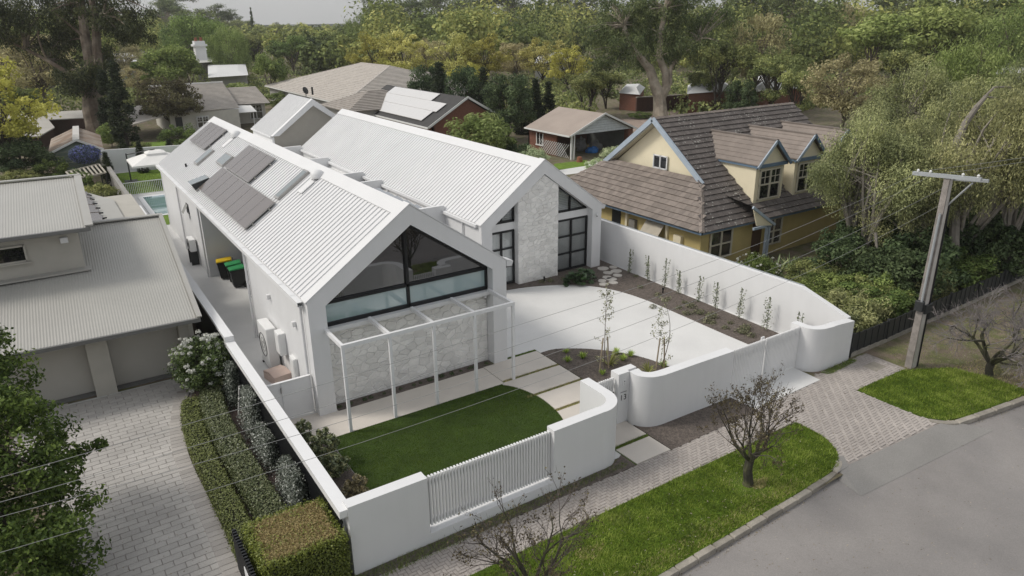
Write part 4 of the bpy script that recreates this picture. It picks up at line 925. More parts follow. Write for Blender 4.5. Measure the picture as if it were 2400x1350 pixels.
def lay_tiles(org, ux, up, L, H, keep, tm, parent, m_far, nmax, name='roof_tile', w=.31, c=.335):
    """org: eave corner; ux along the eave, up the slope; returns count placed"""
    ux = Vector(ux).normalized(); up = Vector(up).normalized(); nz = ux.cross(up).normalized()
    if nz.z < 0: nz = -nz
    M = Matrix(((ux.x,up.x,nz.x),(ux.y,up.y,nz.y),(ux.z,up.z,nz.z))); it = []
    for j in range(int(H/c)+1):
        for i in range(int(L/w)+2):
            q = Vector(org)+ux*((i+(.5 if j % 2 else 0))*w)+up*(j*c-.03)
            if keep(q+up*c*.5): it.append(q)
    it.sort(key=lambda q: (q-CAM).length); near, far = it[:nmax], it[nmax:]
    e = M.to_euler()
    for q in near:
        o = link(name, tm, parent, q-WPOS[parent.name]+nz*rnd.uniform(-.004,.006), e)
    if far:
        pv = [v.co.copy() for v in tm.vertices]; pf = [tuple(p.vertices) for p in tm.polygons]; mb = MB()
        for q in far:
            k = nz*rnd.uniform(-.004,.006); mb.add([q+k+M@v for v in pv], pf)
        me = bpy.data.meshes.new('far_tiles'); me.from_pydata(mb.v, [], mb.f); me.materials.append(m_far); o = link('far_tiles', me, parent); o['kind'] = 'stuff'
    return len(near)
dorm = [(23.7,26.0),(26.72,29.02),(29.5,31.8)]
def keepF(q):
    if q.x < xc+(q.y-yc)*a_/2.27*1.0 and q.y < yc+2.27: return False
    if q.x < xg and q.y >= yc+2.27: return False
    if q.y > yr or q.x > xE or q.y < yc-.1: return False
    for d0, d1 in dorm:
        if d0+.05 < q.x < d1-.05 and q.y > 3.14 and q.z < 5.88-abs(q.x-(d0+d1)/2)*.98-.05: return False
    return True
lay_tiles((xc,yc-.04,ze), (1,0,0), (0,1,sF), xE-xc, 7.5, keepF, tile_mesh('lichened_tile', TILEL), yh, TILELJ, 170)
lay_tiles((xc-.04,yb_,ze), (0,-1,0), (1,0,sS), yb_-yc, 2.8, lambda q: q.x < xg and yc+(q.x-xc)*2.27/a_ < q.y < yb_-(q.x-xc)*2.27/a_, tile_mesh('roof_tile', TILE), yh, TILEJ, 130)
for p, q in (((xc-.05,yc-.05,ze+.05),(xg,yc+2.27,ze+hgt+.05)),((xc-.05,yb_+.05,ze+.05),(xg,yb_-2.27,ze+hgt+.05)),((xg-.1,yr,zr+.05),(xE,yr,zr+.05))):
    a = Vector(p); b = Vector(q); n = int((b-a).length/.38)
    for k in range(n):
        s0 = a.lerp(b,k/n); s1 = a.lerp(b,(k+1.08)/n); d = (s1-s0).normalized(); sd = d.cross(Vector((0,0,1))).normalized()*.13
        MB().add([s0-sd-Vector((0,0,.03)),s0+Vector((0,0,.07)),s0+sd-Vector((0,0,.03)),s1-sd-Vector((0,0,.05)),s1+Vector((0,0,.045)),s1+sd-Vector((0,0,.05))], [(0,3,4,1),(1,4,5,2),(0,1,2)]).build('hip_cap', TILE, yh)
# gable face, barges and small window
MB().add([(xg+.45,yc+2.27+.2,ze+hgt-.1),(xg+.45,yb_-2.47,ze+hgt-.1),(xg+.45,yr,zr-.22)], [(0,1,2)]).build('gable_wall', YEL, yh)
for yy in (yc+2.12, yb_-2.12):
    MB().obox((xg-.06,yr,zr+.0),(xg-.06,yy,ze+hgt-.08),.10,.26,(0,0,1)).build('barge_board', BLUE, yh)
    MB().obox((xg+.2,yr,zr-.2),(xg+.2,yy,ze+hgt-.26),.44,.05,(0,0,1)).build('soffit', mat('shaded_soffit', (.5,.47,.38), .8), yh)
gw = MB().box(xg+.40,xg+.42,7.42,8.42,4.05,4.72).build('window', GLASSD, yh)
f_ = MB(); [f_.obox((xg+.37,a,b),(xg+.37,c,d),.07,.06) for a,b,c,d in ((7.42,4.05,8.42,4.05),(7.42,4.72,8.42,4.72),(7.42,4.02,7.42,4.75),(8.42,4.02,8.42,4.75),(7.92,4.02,7.92,4.75))]; f_.build('frame', WHITE2, gw)
# walls under the eaves
MB().box(xc+.55,xE-.3,yc+.50,yc+.7,0,2.15).build('wall', YEL2, yh); MB().box(xc+.55,xc+.75,yc+.7,yb_-.5,0,2.15).build('wall', YEL2, yh)
MB().box(xc+.02,xE,yc+.02,yc+.1,2.06,2.18).box(xc+.0,xc+.1,yc+.02,yb_,2.06,2.18).build('gutter', BLUED, yh)
def sash_window(x0, x1, y, z0, z1, parent, name='window', cols=2, m=None, bars=True):
    g = MB().box(x0,x1,y,y+.03,z0,z1).build(name, GLASSD, parent); f = MB(); m = m or CREAMF
    w = (x1-x0)/cols
    for k in range(cols+1): f.box(x0+k*w-.05,x0+k*w+.05,y-.05,y+.01,z0-.05,z1+.05)
    for z in (z0, (z0+z1)/2, z1): f.box(x0-.05,x1+.05,y-.053,y+.008,z-.035,z+.035)
    if bars:
        for k in range(cols): f.box(x0+(k+.5)*w-.015,x0+(k+.5)*w+.015,y-.03,y+.004,(z0+z1)/2,z1)
        f.box(x0,x1,y-.028,y+.005,z0+(z1-z0)*.75-.015,z0+(z1-z0)*.75+.015)
    f.build('frame', m, g if parent.parent is None else parent); return g
sash_window(20.5,22.0,yc+.45,.55,1.9,yh,bars=False); sash_window(24.6,25.8,yc+.45,.55,1.9,yh,bars=False)
MB().box(23.6,24.3,yc+.47,yc+.5,.0,1.9).build('door', mat('brown_door', (.09,.05,.03), .5), yh)
# side door, meter box, vent units, awning on the west wall
MB().box(xc+.52,xc+.55,8.6,9.3,.9,1.9).build('window', BLACK, yh)
MB().box(xc+.38,xc+.55,4.0,4.5,.55,1.55).build('meter_cabinet', YEL, yh)
MB().box(xc+.35,xc+.55,7.3,7.75,1.0,1.65).build('meter_cabinet', mat('grey_box', (.2,.19,.17), .6), yh)
MB().extr([(xc+.5,5.2,1.95),(xc+.5,6.5,1.95),(xc-.45,6.5,.75),(xc-.45,5.2,.75)], (.02,0,.03)).build('awning', mat('beige_awning', (.42,.38,.31), .8), yh)
MB().bevbox(xc-.1,xc+.45,6.7,7.5,.1,.95,.03).build('air_unit', MATS['unit_white'], yh)
for y in (5.0, 8.0): MB().box(xc+.45,xc+.55,y,y+.15,0,2.1).build('pier', YEL, yh)
# dormers
for i, (d0, d1) in enumerate(dorm):
    xm_ = (d0+d1)/2; hw = (d1-d0)/2; yd = 3.14; z0 = 2.78; z1 = 4.75; za = 5.88; ybk = yc+(za-ze)/sF; yek = yc+(z1-ze)/sF
    dm = MB().box(d0+.08,d1-.08,yd,yd+.15,z0,z1-.02); dm.add([(d0+.08,yd+.15,z0),(d0+.08,yd+.15,z1),(d0+.08,yek,z1)],[(0,1,2)]); dm.add([(d1-.08,yd+.15,z0),(d1-.08,yd+.15,z1),(d1-.08,yek,z1)],[(0,1,2)])
    D = dm.build('dormer', YEL, yh)
    MB().add([(d0+.05,yd-.02,z1-.02),(d1-.05,yd-.02,z1-.02),(xm_,yd-.02,za-.12)], [(0,1,2)]).build('gable_wall', YEL, D)
    rb = MB().add([(d0-.08,yd-.22,z1-.02),(xm_,yd-.22,za),(xm_,ybk,za),(d0-.08,yek-.1,z1-.02)], [(0,1,2,3)]).add([(d1+.08,yd-.22,z1-.02),(xm_,yd-.22,za),(xm_,ybk,za),(d1+.08,yek-.1,z1-.02)], [(0,1,2,3)])
    # tile courses on both dormer slopes, stepped
    nc = 6
    for sx in (-1, 1):
        for k in range(nc):
            t0, t1 = k/nc, (k+1.05)/nc; e = xm_+sx*(hw+.08); X0 = e+(xm_-e)*t0; X1 = e+(xm_-e)*min(1, t1); Z0 = z1-.02+(za-z1+.02)*t0; Z1 = z1-.02+(za-z1+.02)*min(1, t1)
            Yb0 = yc+(Z0-ze)/sF; Yb1 = yc+(Z1-ze)/sF
            rb.add([(X0,yd-.24,Z0+.055),(X0,Yb0,Z0+.055),(X1,Yb1,Z1+.02),(X1,yd-.24,Z1+.02),(X0,yd-.24,Z0+.0),(X0,Yb0,Z0+.0)], [(0,1,2,3),(0,4,5,1)])
    rb.build('dormer_roof', TILE, D)
    MB().obox((xm_,yd-.26,za+.03),(xm_,ybk+.1,za+.03),.16,.07).build('ridge_cap', TILE, D)
    for sx in (-1, 1): MB().obox((xm_,yd-.25,za-.02),(xm_+sx*(hw+.12),yd-.25,z1-.12),.06,.15).build('barge_board', BLUED if sx > 0 else BLUE, D)
    MB().box(d0-.04,d1+.04,yd-.12,yd-.02,z1-.18,z1-.02).box(d0-.05,d0+.07,yd-.02,yek-.2,z1-.14,z1-.02).build('fascia', BLUED, D)
    sash_window(xm_-.78,xm_+.78,yd-.03,z0+.18,z1-.32,D)
# half-gabled porch
pa, pb, pc = Vector((22.35,1.95,3.02)), Vector((23.95,1.95,1.92)), Vector((22.75,1.95,2.08))
MB().extr([pa, pb, pc], (0,.06,0)).build('porch_gable', YEL, yh); MB().obox(pa+Vector((-.1,-.05,.06)), pb+Vector((.1,-.05,.02)), .08, .13).build('barge_board', BLUE, yh)
MB().add([pa+Vector((0,0,.06)), pb+Vector((0,0,.06)), (23.95,2.9,2.55), (22.35,3.9,3.35)], [(0,1,2,3)]).build('porch_roof', TILE_D, yh)
for x in (23.62, 23.82): MB().box(x-.05,x+.05,1.98,2.08,0,1.95).build('porch_post', BLUE, yh)
MB().box(22.6,23.95,1.98,2.08,1.86,1.98).build('porch_beam', BLUE, yh)

# ------------------------------------------------------------------ carport behind, brick house, tiled houses, sheds
BRICKW = mat('red_brick_wall', (.17,.075,.05), .9, .2, 6, .2, 60); TINB = mat('faded_tin_roof', (.33,.275,.235), .7, .10, .5); TRIMW = mat('white_trim', (.66,.66,.64), .6, .05); WEATHB = mat('weathered_white_boards', (.50,.53,.54), .9, .12, 3)
cpt = thing('carport', 'open brick carport with beige tin roof and weathered white gable', 'carport', (36.4, 30, 0))
gy, gb = 30.0, 36.6; zl, za = 2.15, 3.76; x0, x1, xm_ = 32.7, 40.2, 36.5
MB().extr([(x0-.1,gy-.3,zl),(xm_,gy-.3,za),(xm_,gb,za),(x0-.1,gb,zl)], (0,0,-.06)).build('roof', TINB, cpt); MB().extr([(x1+.1,gy-.3,zl),(xm_,gy-.3,za),(xm_,gb,za),(x1+.1,gb,zl)], (0,0,-.06)).build('roof', TINB, cpt)
for k in range(7):
    z0 = zl+.0+k*(za-zl-.15)/7; z1 = zl+(k+1)*(za-zl-.15)/7; w0 = (za-.1-z0)/(za-zl)*3.7; w1 = (za-.1-z1)/(za-zl)*3.7
    if w1 > 0: MB().extr([(xm_-w0,gy-.02+k%2*.012,z0),(xm_+w0,gy-.02+k%2*.012,z0),(xm_+w1,gy+.0+k%2*.012,z1-.02),(xm_-w1,gy+.0+k%2*.012,z1-.02)], (0,.03,0)).build('gable_board', WEATHB, cpt)
for sx in (-1, 1): MB().obox((xm_,gy-.32,za+.0),(xm_+sx*3.85,gy-.32,zl-.04),.06,.16).build('barge_board', TRIMW, cpt)
MB().box(x0-.2,x0-.08,gy-.3,gb,zl-.12,zl+.0).build('gutter', TRIMW, cpt)
MB().box(x0+.3,x0+.45,gy,gy+.15,0,zl).box(x0+.62,x0+.72,gy,gy+.1,0,zl).build('post', TRIMW, cpt)
MB().box(x1-.6,x1-.1,gy,gy+.6,0,zl).build('pier', BRICKW, cpt)
MB().box(x0+.3,x0+.5,gy+2.2,gb,0,zl).box(x0+.3,x1-.1,gb-.2,gb,0,zl).build('wall', BRICKW, cpt); MB().box(x1-.3,x1-.1,gy+.6,gb,0,zl).build('wall', mat('grey_block', (.16,.17,.16), .9), cpt)
w_ = MB().box(x0+.27,x0+.3,34.2,35.2,.8,1.75).build('window', GLASSD, cpt); MB().box(x0+.24,x0+.31,34.15,34.25,.75,1.8).box(x0+.24,x0+.31,35.15,35.25,.75,1.8).box(x0+.24,x0+.31,34.68,34.74,.75,1.8).box(x0+.2,x0+.31,34.1,35.3,.66,.76).build('frame', TRIMW, w_)
tp = thing('tarpaulin_heap', 'blue tarpaulin over a heap of stored things in the carport shade', 'tarpaulin', (37.2, 32.2, 0))
MB().blob((36.9,31.9,.15), (.7,.5,.4), 9, .2, 4).build('tarpaulin', mat('blue_tarp', (.03,.15,.42), .5, .2, 5), tp); MB().blob((37.9,32.6,.3), (.6,.5,.6), 8, .25, 5).blob((36.6,33.2,.5), (.5,.4,.7), 8, .3, 8).build('stored_goods', mat('grey_goods', (.22,.22,.22), .9, .3, 3), tp)
pt = thing('terracotta_pot', 'terracotta pot at the foot of the white carport post', 'pot', (33.0, 28.8, 0))
MB().lathe([(.001,0),(.28,.0),(.2,.45),(.001,.5)], 12, (33.0,28.8,0)).build('pot_body', mat('terracotta', (.25,.10,.06), .9), pt)
lt = thing('lattice_screen', 'white timber lattice screen on the carport garden side', 'trellis', (32.4, 31, 0))
for k in range(12): MB().obox((32.95,30.3+k*.3,.1),(32.95,30.3+k*.3+1.2,1.3),.02,.03).build('lath', TRIMW, lt); MB().obox((32.97,30.3+k*.3+1.2,.1),(32.97,30.3+k*.3,1.3),.02,.03).build('lath', TRIMW, lt)

DARKTILE = mat('charcoal_tile', (.055,.053,.052), .85, .2, 3)
bh = thing('brick_house', 'red brick house with dark roof almost covered by pale solar panels', 'house', (30, 43, 0))
gy = 43.; gb = 62.; zl, za = 2.0, 4.53; x0, x1, xm_ = 25.9, 34.4, 30.1
for e in (x0-.2, x1+.2): MB().extr([(e,gy-.25,zl),(xm_,gy-.25,za),(xm_,gb,za),(e,gb,zl)], (0,0,-.08)).build('roof', DARKTILE, bh)
MB().extr([(x0+.3,gy,0),(x1-.3,gy,0),(x1-.3,gy,zl),(xm_,gy,za-.15),(x0+.3,gy,zl)], (0,.2,0)).build('wall', BRICKW, bh); MB().box(x0+.3,x0+.5,gy,gb,0,zl).box(x1-.5,x1-.3,gy,gb,0,zl).build('wall', BRICKW, bh)
for sx, e in ((-1,x0-.22),(1,x1+.22)): MB().obox((xm_,gy-.27,za+.02),(e,gy-.27,zl),.06,.2).build('barge_board', TRIMW, bh)
MB().box(x0-.32,x0-.2,gy-.2,gb,zl-.14,zl).build('gutter', TRIMW, bh)
PPAN = glassmat('pale_panel', (.62,.60,.575), .08, rough=.25)
def bhp(t, y, d): return (x0-.2+(xm_-x0+.2)*t-.5*d, y, zl+(za-zl)*t+d*.8)
k = 0
for (t0, t1, ya, yb__) in ((.12,.42,45.2,58.5),(.43,.70,44.6,59.5),(.71,.95,48.0,60.0)):
    n = int((yb__-ya)/1.1)
    for q in range(n):
        MB().extr([bhp(t0,ya+q*1.1+.006,.15),bhp(t1,ya+q*1.1+.006,.15),bhp(t1,ya+(q+1)*1.1-.006,.15),bhp(t0,ya+(q+1)*1.1-.006,.15)], (0,0,-.05)).build('solar_panel', PPAN, bh)
MB().tube([(30.0,43.3,4.4),(30.0,43.3,5.4)], .03, 6).obox((29.6,43.3,5.2),(30.4,43.3,5.2),.03,.03).build('aerial', TRIMG, bh)
TILEG = mat('pale_grey_tile', (.45,.415,.375), .85, .12, 1.5, rand=0); TILEGD = mat('grey_tile_dark', (.32,.29,.26), .85, .14, 1.5)
def course_plane(mb, e0, e1, r0, r1, n, h=.09):
    """stepped tile courses between an eave edge e0-e1 and a ridge edge r0-r1"""
    e0, e1, r0, r1 = map(Vector, (e0, e1, r0, r1)); up = Vector((0,0,h))
    for k in range(n):
        a, b = e0.lerp(r0,k/n), e1.lerp(r1,k/n); c, d = e1.lerp(r1,(k+1)/n), e0.lerp(r0,(k+1)/n)
        mb.add([a+up, b+up, c, d, a-up*.2, b-up*.2], [(0,1,2,3),(0,4,5,1)])
    return mb
def hip_house(name, label, x0, x1, y0, y1, ze, zr, m, wallm, ridge_x=True, n=22, wz=None):
    t = thing(name, label, 'house', ((x0+x1)/2, (y0+y1)/2, 0)); cx_, cy_ = (x0+x1)/2, (y0+y1)/2
    if ridge_x: hw = (y1-y0)/2; ra, rb = (x0+hw, cy_, zr), (x1-hw, cy_, zr)
    else: hw = (x1-x0)/2; ra, rb = (cx_, y0+hw, zr), (cx_, y1-hw, zr)
    c = [(x0,y0,ze),(x1,y0,ze),(x1,y1,ze),(x0,y1,ze)]
    if ridge_x: pl = [(c[0],c[1],ra,rb),(c[1],c[2],rb,rb),(c[2],c[3],rb,ra),(c[3],c[0],ra,ra)]
    else: pl = [(c[0],c[1],ra,ra),(c[1],c[2],ra,rb),(c[2],c[3],rb,rb),(c[3],c[0],rb,ra)]
    for q in pl: course_plane(MB(), *q, n).build('roof', m, t)
    hm = MB()
    for p in c: hm.obox(p, ra if math.dist(p[:2], ra[:2]) < math.dist(p[:2], rb[:2]) else rb, .26, .12)
    hm.obox(ra, rb if ra != rb else (rb[0]+.01,rb[1],rb[2]), .26, .14); hm.build('hip_cap', m, t)
    MB().box(x0+.5,x1-.5,y0+.5,y1-.5,0,ze-.02).build('wall', wallm, t)
    MB().box(x0-.06,x0+.08,y0-.06,y1+.06,ze-.14,ze).box(x0,x1,y0-.06,y0+.08,ze-.143,ze-.003).build('gutter', TRIMW, t); return t
GREYW = mat('grey_render', (.38,.37,.35), .85, .06); CREAMW = mat('cream_render', (.55,.53,.47), .85, .06)
th_ = hip_house('tiled_house', 'large hip-roofed house of pale tiles with a satellite dish', 24.6, 47.0, 62.5, 95, 2.6, 5.9, TILEG, GREYW, False, 26)
zt_, = (2.6,)
for (xa, xb, ya, yb__, zz_) in ((22.5,33,55.5,64.5,4.2),(38,52,78,92,4.6)):
    hw = (yb__-ya)/2; ra, rb = (xa+hw,(ya+yb__)/2,zz_), (xb-hw,(ya+yb__)/2,zz_)
    c = [(xa,ya,2.5),(xb,ya,2.5),(xb,yb__,2.5),(xa,yb__,2.5)]
    for q in ((c[0],c[1],ra,rb),(c[1],c[2],rb,rb),(c[2],c[3],rb,ra),(c[3],c[0],ra,ra)): course_plane(MB(), *q, 13).build('roof', TILEGD, th_)
    MB().box(xa+.5,xb-.5,ya+.5,yb__-.5,0,2.48).build('wall', GREYW, th_)
MB().box(30,38,56.5,66,0,3.3).build('parapet_block', mat('putty_render', (.40,.38,.34), .85, .05), th_); MB().box(33,35,56.4,56.5,.4,2.5).build('opening', DARKM, th_)
d_ = gp(716,212,4.0)
MB().tube([d_-Vector((0,0,1.2)), d_], .04, 6).build('dish_mast', DARKM, th_)
MB().lathe([(.001,.12),(.25,.08),(.45,.0),(.25,.06),(.001,.10)], 14).build('satellite_dish', DARKM, th_).location = d_-WPOS['tiled_house']
bpy.data.objects['satellite_dish'].rotation_euler = (R(70),0,R(30))
MB().tube([gp(733,222,3.4), gp(733,222,3.4)+Vector((0,0,.9))], .12, 8).build('flue', DARKM, th_)

ch = thing('cream_house', 'long cream single-storey house with grey tiles and a white awning', 'house', (11, 72, 0))
course_plane(MB(), (6.4,66.3,2.5), (14.2,67.5,2.5), (6.6,79,4.5), (15.2,79,4.5), 22).build('roof', TILEG, ch)
course_plane(MB(), (6.6,92,2.5), (15.2,92,2.5), (6.6,79,4.5), (15.2,79,4.5), 12).build('roof', TILEG, ch)
course_plane(MB(), (13.8,72.6,2.4), (18.7,71.2,2.4), (14.6,78.5,3.9), (18.9,78.0,3.9), 14).build('roof', TILEG, ch)
MB().obox((6.4,66.2,2.55),(6.6,79,4.55),.3,.14).obox((6.5,79,4.55),(15.2,79,4.6),.3,.14).obox((14.0,72.5,2.45),(14.7,78.5,4.0),.26,.12).build('barge', TRIMW, ch)
MB().extr([(6.6,66.6,0),(6.8,79,0),(6.8,79,4.4),(6.6,66.6,2.45)], (.2,0,0)).build('wall', CREAMW, ch); MB().box(6.8,14.0,67.2,67.4,0,2.4).build('wall', CREAMW, ch); MB().box(13.9,18.5,73,73.2,0,2.3).build('wall', CREAMW, ch)
MB().extr([(2.6,64.5,1.9),(6.4,65.6,2.5),(6.6,76,3.3),(3.2,74,2.5)], (0,0,-.1)).build('roof', TILEG, ch)
sash_window(16.6,18.1,72.92,.5,2.1,ch,cols=2,m=TRIMW)
MB().extr([(12.6,68.0,1.9),(16.2,68.0,1.9),(16.6,72.4,2.3),(13.0,72.4,2.3)], (0,0,-.06)).build('awning', CLOTH, ch)
for x in (12.8, 15.8): MB().box(x-.05,x+.05,68.1,68.2,0,1.9).build('awning_post', TRIMW, ch)
sash_window(9.4,10.6,67.1,.7,1.9,ch,cols=2,m=TRIMW)
MB().box(7.2,7.9,67.14,67.2,.0,2.0).build('door', DARKM, ch)

gs = thing('green_shed', 'old green weatherboard shed with rusty roof and blue creeper', 'shed', (-3, 50, 0))
GRNW = mat('green_weatherboard', (.13,.16,.13), .9, .12); RUSTY = mat('rusty_tin', (.30,.25,.205), .8, .2, 1.2, col2=(.20,.14,.10))
za, zl = 2.75, 1.9; pk = gp(178,329,za)
A = gp(112,362,zl); B = gp(243,350,zl); dv = Vector((.06,1,0))*9.5
for e in (A, B):
    MB().extr([e, pk, pk+dv, e+dv], (0,0,-.06)).build('roof', RUSTY, gs)
n = 6
for k in range(n):
    z0 = .2+k*(zl-.2)/n; MB().extr([A+Vector((.3,.3,z0-zl)), B+Vector((-.2,.3,z0-zl)), B+Vector((-.2,.28,z0-zl+.27)), A+Vector((.3,.28,z0-zl+.27))], (0,.03,0)).build('weatherboard', GRNW, gs)
MB().extr([A+Vector((.2,.32,0)), B+Vector((-.1,.32,0)), pk+Vector((0,.32,-.12))], (0,.05,0)).build('gable_board', GRNW, gs)
MB().obox(pk+Vector((0,-.04,.03)), A+Vector((0,-.04,0)), .05, .16).obox(pk+Vector((0,-.04,.03)), B+Vector((0,-.04,0)), .05, .16).build('barge_board', TRIMW, gs)
MB().obox(pk+Vector((0,0,.05)), pk+dv+Vector((0,0,.05)), .5, .06).build('ridge_cap', mat('pale_tin', (.55,.53,.5), .6), gs)
ls = thing('lean_to', 'skeletal lean-to of bare battens in front of the green shed', 'pergola', (-3, 44, 0))
a, b, c, d = gp(155,403,1.7), gp(232,385,1.7), gp(248,405,1.5), gp(172,420,1.5)
for k in range(9): MB().obox(a.lerp(b,k/8), d.lerp(c,k/8), .12, .05).build('batten', mat('weathered_batten', (.38,.35,.29), .9, .15), ls)
for p in (a, b, c, d): MB().tube([p, (p.x,p.y,0)], .06, 6).build('post', DARKM, ls)
MB().obox(a,b,.08,.1).obox(d,c,.08,.1).build('rail', MATS['weathered_batten'], ls)
bs = thing('brick_shed', 'dark brown brick outbuilding with pale tin roof under the yellow tree', 'shed', (-5, 66, 0))
RBR = mat('dark_brown_brick', (.085,.045,.035), .9, .2, 5)
p0 = gp(128,330,0); p1 = gp(195,300,0)
MB().obox((p0.x-2.2,p0.y,.9),(p1.x+.3,p1.y,.9),.2,1.8).build('wall', RBR, bs); MB().obox((p0.x-2.0,p0.y-8,.9),(p0.x,p0.y,.9),.2,1.8).build('wall', RBR, bs)
MB().extr([gp(0,265,2.2),gp(105,270,2.2),gp(128,298,2.0),gp(90,320,1.9),gp(0,310,2.0)], (0,0,-.1)).build('roof', mat('pale_tin_roof', (.42,.40,.36), .7, .1, .5), bs)
MB().extr([gp(110,262,2.3),gp(200,258,2.3),gp(210,275,2.1),gp(112,280,2.1)], (0,0,-.1)).build('roof', MATS['pale_tin_roof'], bs)
# distant pale roofs
FARW = mat('far_pale_roof', (.60,.60,.59), .6, .04, .3)
def far_house(label, pts, z, h=1.2, m=None, ridge=None, wall=None):
    c = [gp(u,v,z) for u,v in pts]; ce = sum(c, Vector())/len(c)
    t = thing('far_house', label, 'house', (ce.x, ce.y, 0), 0, 'pale roofs among the trees')
    top = [p.lerp(ce,.45)+Vector((0,0,h)) for p in c]; n = len(c)
    MB().add(c+top, [(i,(i+1)%n,(i+1)%n+n,i+n) for i in range(n)]+[tuple(range(n,2*n))]).build('roof', m or FARW, t)
    MB().prism([(p.lerp(ce,.08).x,p.lerp(ce,.08).y) for p in c], 0, z-.05).build('wall', wall or GREYW, t)
    c2 = [p.lerp(ce,.075) for p in c]; a, b = c2[0], c2[-1]
    for k in range(3):
        q = a.lerp(b,(k+.6)/3.4); MB().obox(q+Vector((0,-.02,-1.6)), q.lerp(b,.25)+Vector((0,-.02,-1.6)), .1, 1.1).build('window', GLASSD, t)
    return t
far_house('broad white flat roof with dark panels behind the big gum', [(255,105),(368,103),(362,97),(268,98)], 4.5, .6)
far_house('pale roof stepping down below the broad white flat roof', [(248,152),(322,143),(318,128),(250,130)], 4, .8)
fh = far_house('grey-white roof with a tall white chimney between the trees', [(455,148),(548,142),(530,120),(458,122)], 4, 1.6)
q = gp(470,128,5.6); MB().box(q.x-1.0,q.x+1.0,q.y-1,q.y+1,4.5,8.2).box(q.x-1.3,q.x+1.3,q.y-1.3,q.y+1.3,7.2,7.6).build('chimney', WHITE2, fh)
for k in (-.5,.5): MB().lathe([(.3,0),(.25,.5),(.3,.7),(.001,.7)], 8, (q.x+k,q.y,8.2)).build('chimney_pot', mat('terracotta', 0), fh)
far_house('low white roof just behind the slender black pole', [(488,182),(582,176),(575,150),(487,152)], 3.4, .3)
far_house('small white hipped roof far off beyond the willow', [(665,75),(708,74),(702,64),(672,64)], 4.5, 2.5)
far_house('small white roof left of the golden trees', [(905,75),(945,72),(938,64),(908,66)], 4.5, 2)
far_house('brown tiled roof peeping out left of the golden trees', [(825,70),(868,68),(862,60),(828,62)], 4.5, 2, TILEG)
far_house('white roof showing right of the golden trees', [(1255,104),(1320,99),(1312,87),(1258,90)], 4, .8)
far_house('white roof behind the bare-branched trees', [(1250,150),(1340,140),(1330,122),(1262,130)], 3.5, .6)
far_house('white pavilion roof by the brick wall near the pale gum', [(1450,218),(1500,222),(1512,205),(1460,206)], 2.2, .7, None, None, BRICKW)
far_house('long pale roof behind the dark trees right of the pale gum', [(1610,220),(1720,212),(1705,196),(1612,200)], 3, .8, None, None, BRICKW)
far_house('sunlit white roof seen through the thin tree', [(1770,215),(1890,205),(1860,170),(1775,180)], 3.2, .8, None, None, BRICKW)
far_house('pale roof at the far right edge among weeping trees', [(2330,175),(2420,168),(2420,150),(2340,155)], 3.5, .6)
bwll = thing('brick_garden_wall', 'dark red brick garden wall behind the pale gum trunk', 'wall', tuple(gp(1560,270)))
a, b = gp(1490,262), gp(1850,240); MB().obox(a+Vector((0,0,.9)), b+Vector((0,0,.9)), .3, 1.8).build('wall', RBR, bwll); MB().obox(a+Vector((0,0,1.85)), b+Vector((0,0,1.85)), .4, .12).build('coping', KERBM, bwll)
sp_ = thing('garden_pole', 'slender black service pole in front of the low white roof', 'pole', tuple(gp(523,192)))
q = gp(523,192); hh = 4.2; MB().tube([q, q+Vector((0,0,hh))], [.12,.08], 8).build('shaft', DARKM, sp_); MB().obox(q+Vector((-.5,0,hh-.3)), q+Vector((.5,0,hh-.3)), .08, .08).build('arm', DARKM, sp_)
# ------------------------------------------------------------------ vegetation tools
def leaf_cloud(P, N, L, W, rng, droop=0., tone=None, name='foliage', m=None, bend=.25):
    """one rhombic leaf per point: P (n,3) centres, N (n,3) facing, L, W sizes"""
    n = len(P); N = N/np.maximum(1e-6, np.linalg.norm(N, axis=1, keepdims=True))
    t = rng.normal(size=(n,3)); t[:,2] -= droop*2.5; t -= N*np.sum(t*N, 1, keepdims=True); t /= np.maximum(1e-6, np.linalg.norm(t, axis=1, keepdims=True))
    b = np.cross(N, t); L = np.broadcast_to(L, n)*rng.uniform(.65,1.3,n); W = np.broadcast_to(W, n)*rng.uniform(.7,1.25,n)
    V = np.empty((n,4,3)); V[:,0] = P-t*(L/2)[:,None]; V[:,1] = P+b*(W/2)[:,None]+t*(L*.08)[:,None]-N*(W*bend)[:,None]*.5
    V[:,2] = P+t*(L/2)[:,None]-N*(L*bend)[:,None]*.5; V[:,3] = P-b*(W/2)[:,None]+t*(L*.08)[:,None]-N*(W*bend)[:,None]*.5
    F = np.arange(4*n).reshape(n,4)
    if tone is None: tone = rng.uniform(0,1,n)
    return np_mesh(name, V.reshape(-1,3), F, m, tone)
def clumps_points(C, Rr, k, rng, squash=.75, shell=.55):
    """k leaf points per clump, thicker towards each clump's rim; returns P, N, clump index"""
    n = len(C); idx = np.repeat(np.arange(n), k); d = rng.normal(size=(n*k,3)); d /= np.linalg.norm(d, axis=1, keepdims=True)
    r = (shell+(1-shell)*rng.uniform(0,1,n*k)**.6)*rng.uniform(.75,1.12,n*k)
    off = d*r[:,None]*np.repeat(Rr, k)[:,None]; off[:,2] *= squash
    N = d+rng.normal(size=d.shape)*.55; N[:,2] += .45
    return C[idx]+off, N, idx
def limb(mb, a, b, r0, r1, rr, n=5, sag=.0, sides=6):
    a = Vector(a); b = Vector(b); L = (b-a).length; pts = []
    side = Vector((rr.uniform(-1,1), rr.uniform(-1,1), rr.uniform(-.3,.6)))*L*.09
    for i in range(n+1):
        t = i/n; pts.append(a.lerp(b,t)+side*math.sin(math.pi*t)+Vector((0,0,sag*L*math.sin(math.pi*t))))
    mb.tube(pts, [r0+(r1-r0)*i/n for i in range(n+1)], sides, cap=False); return pts
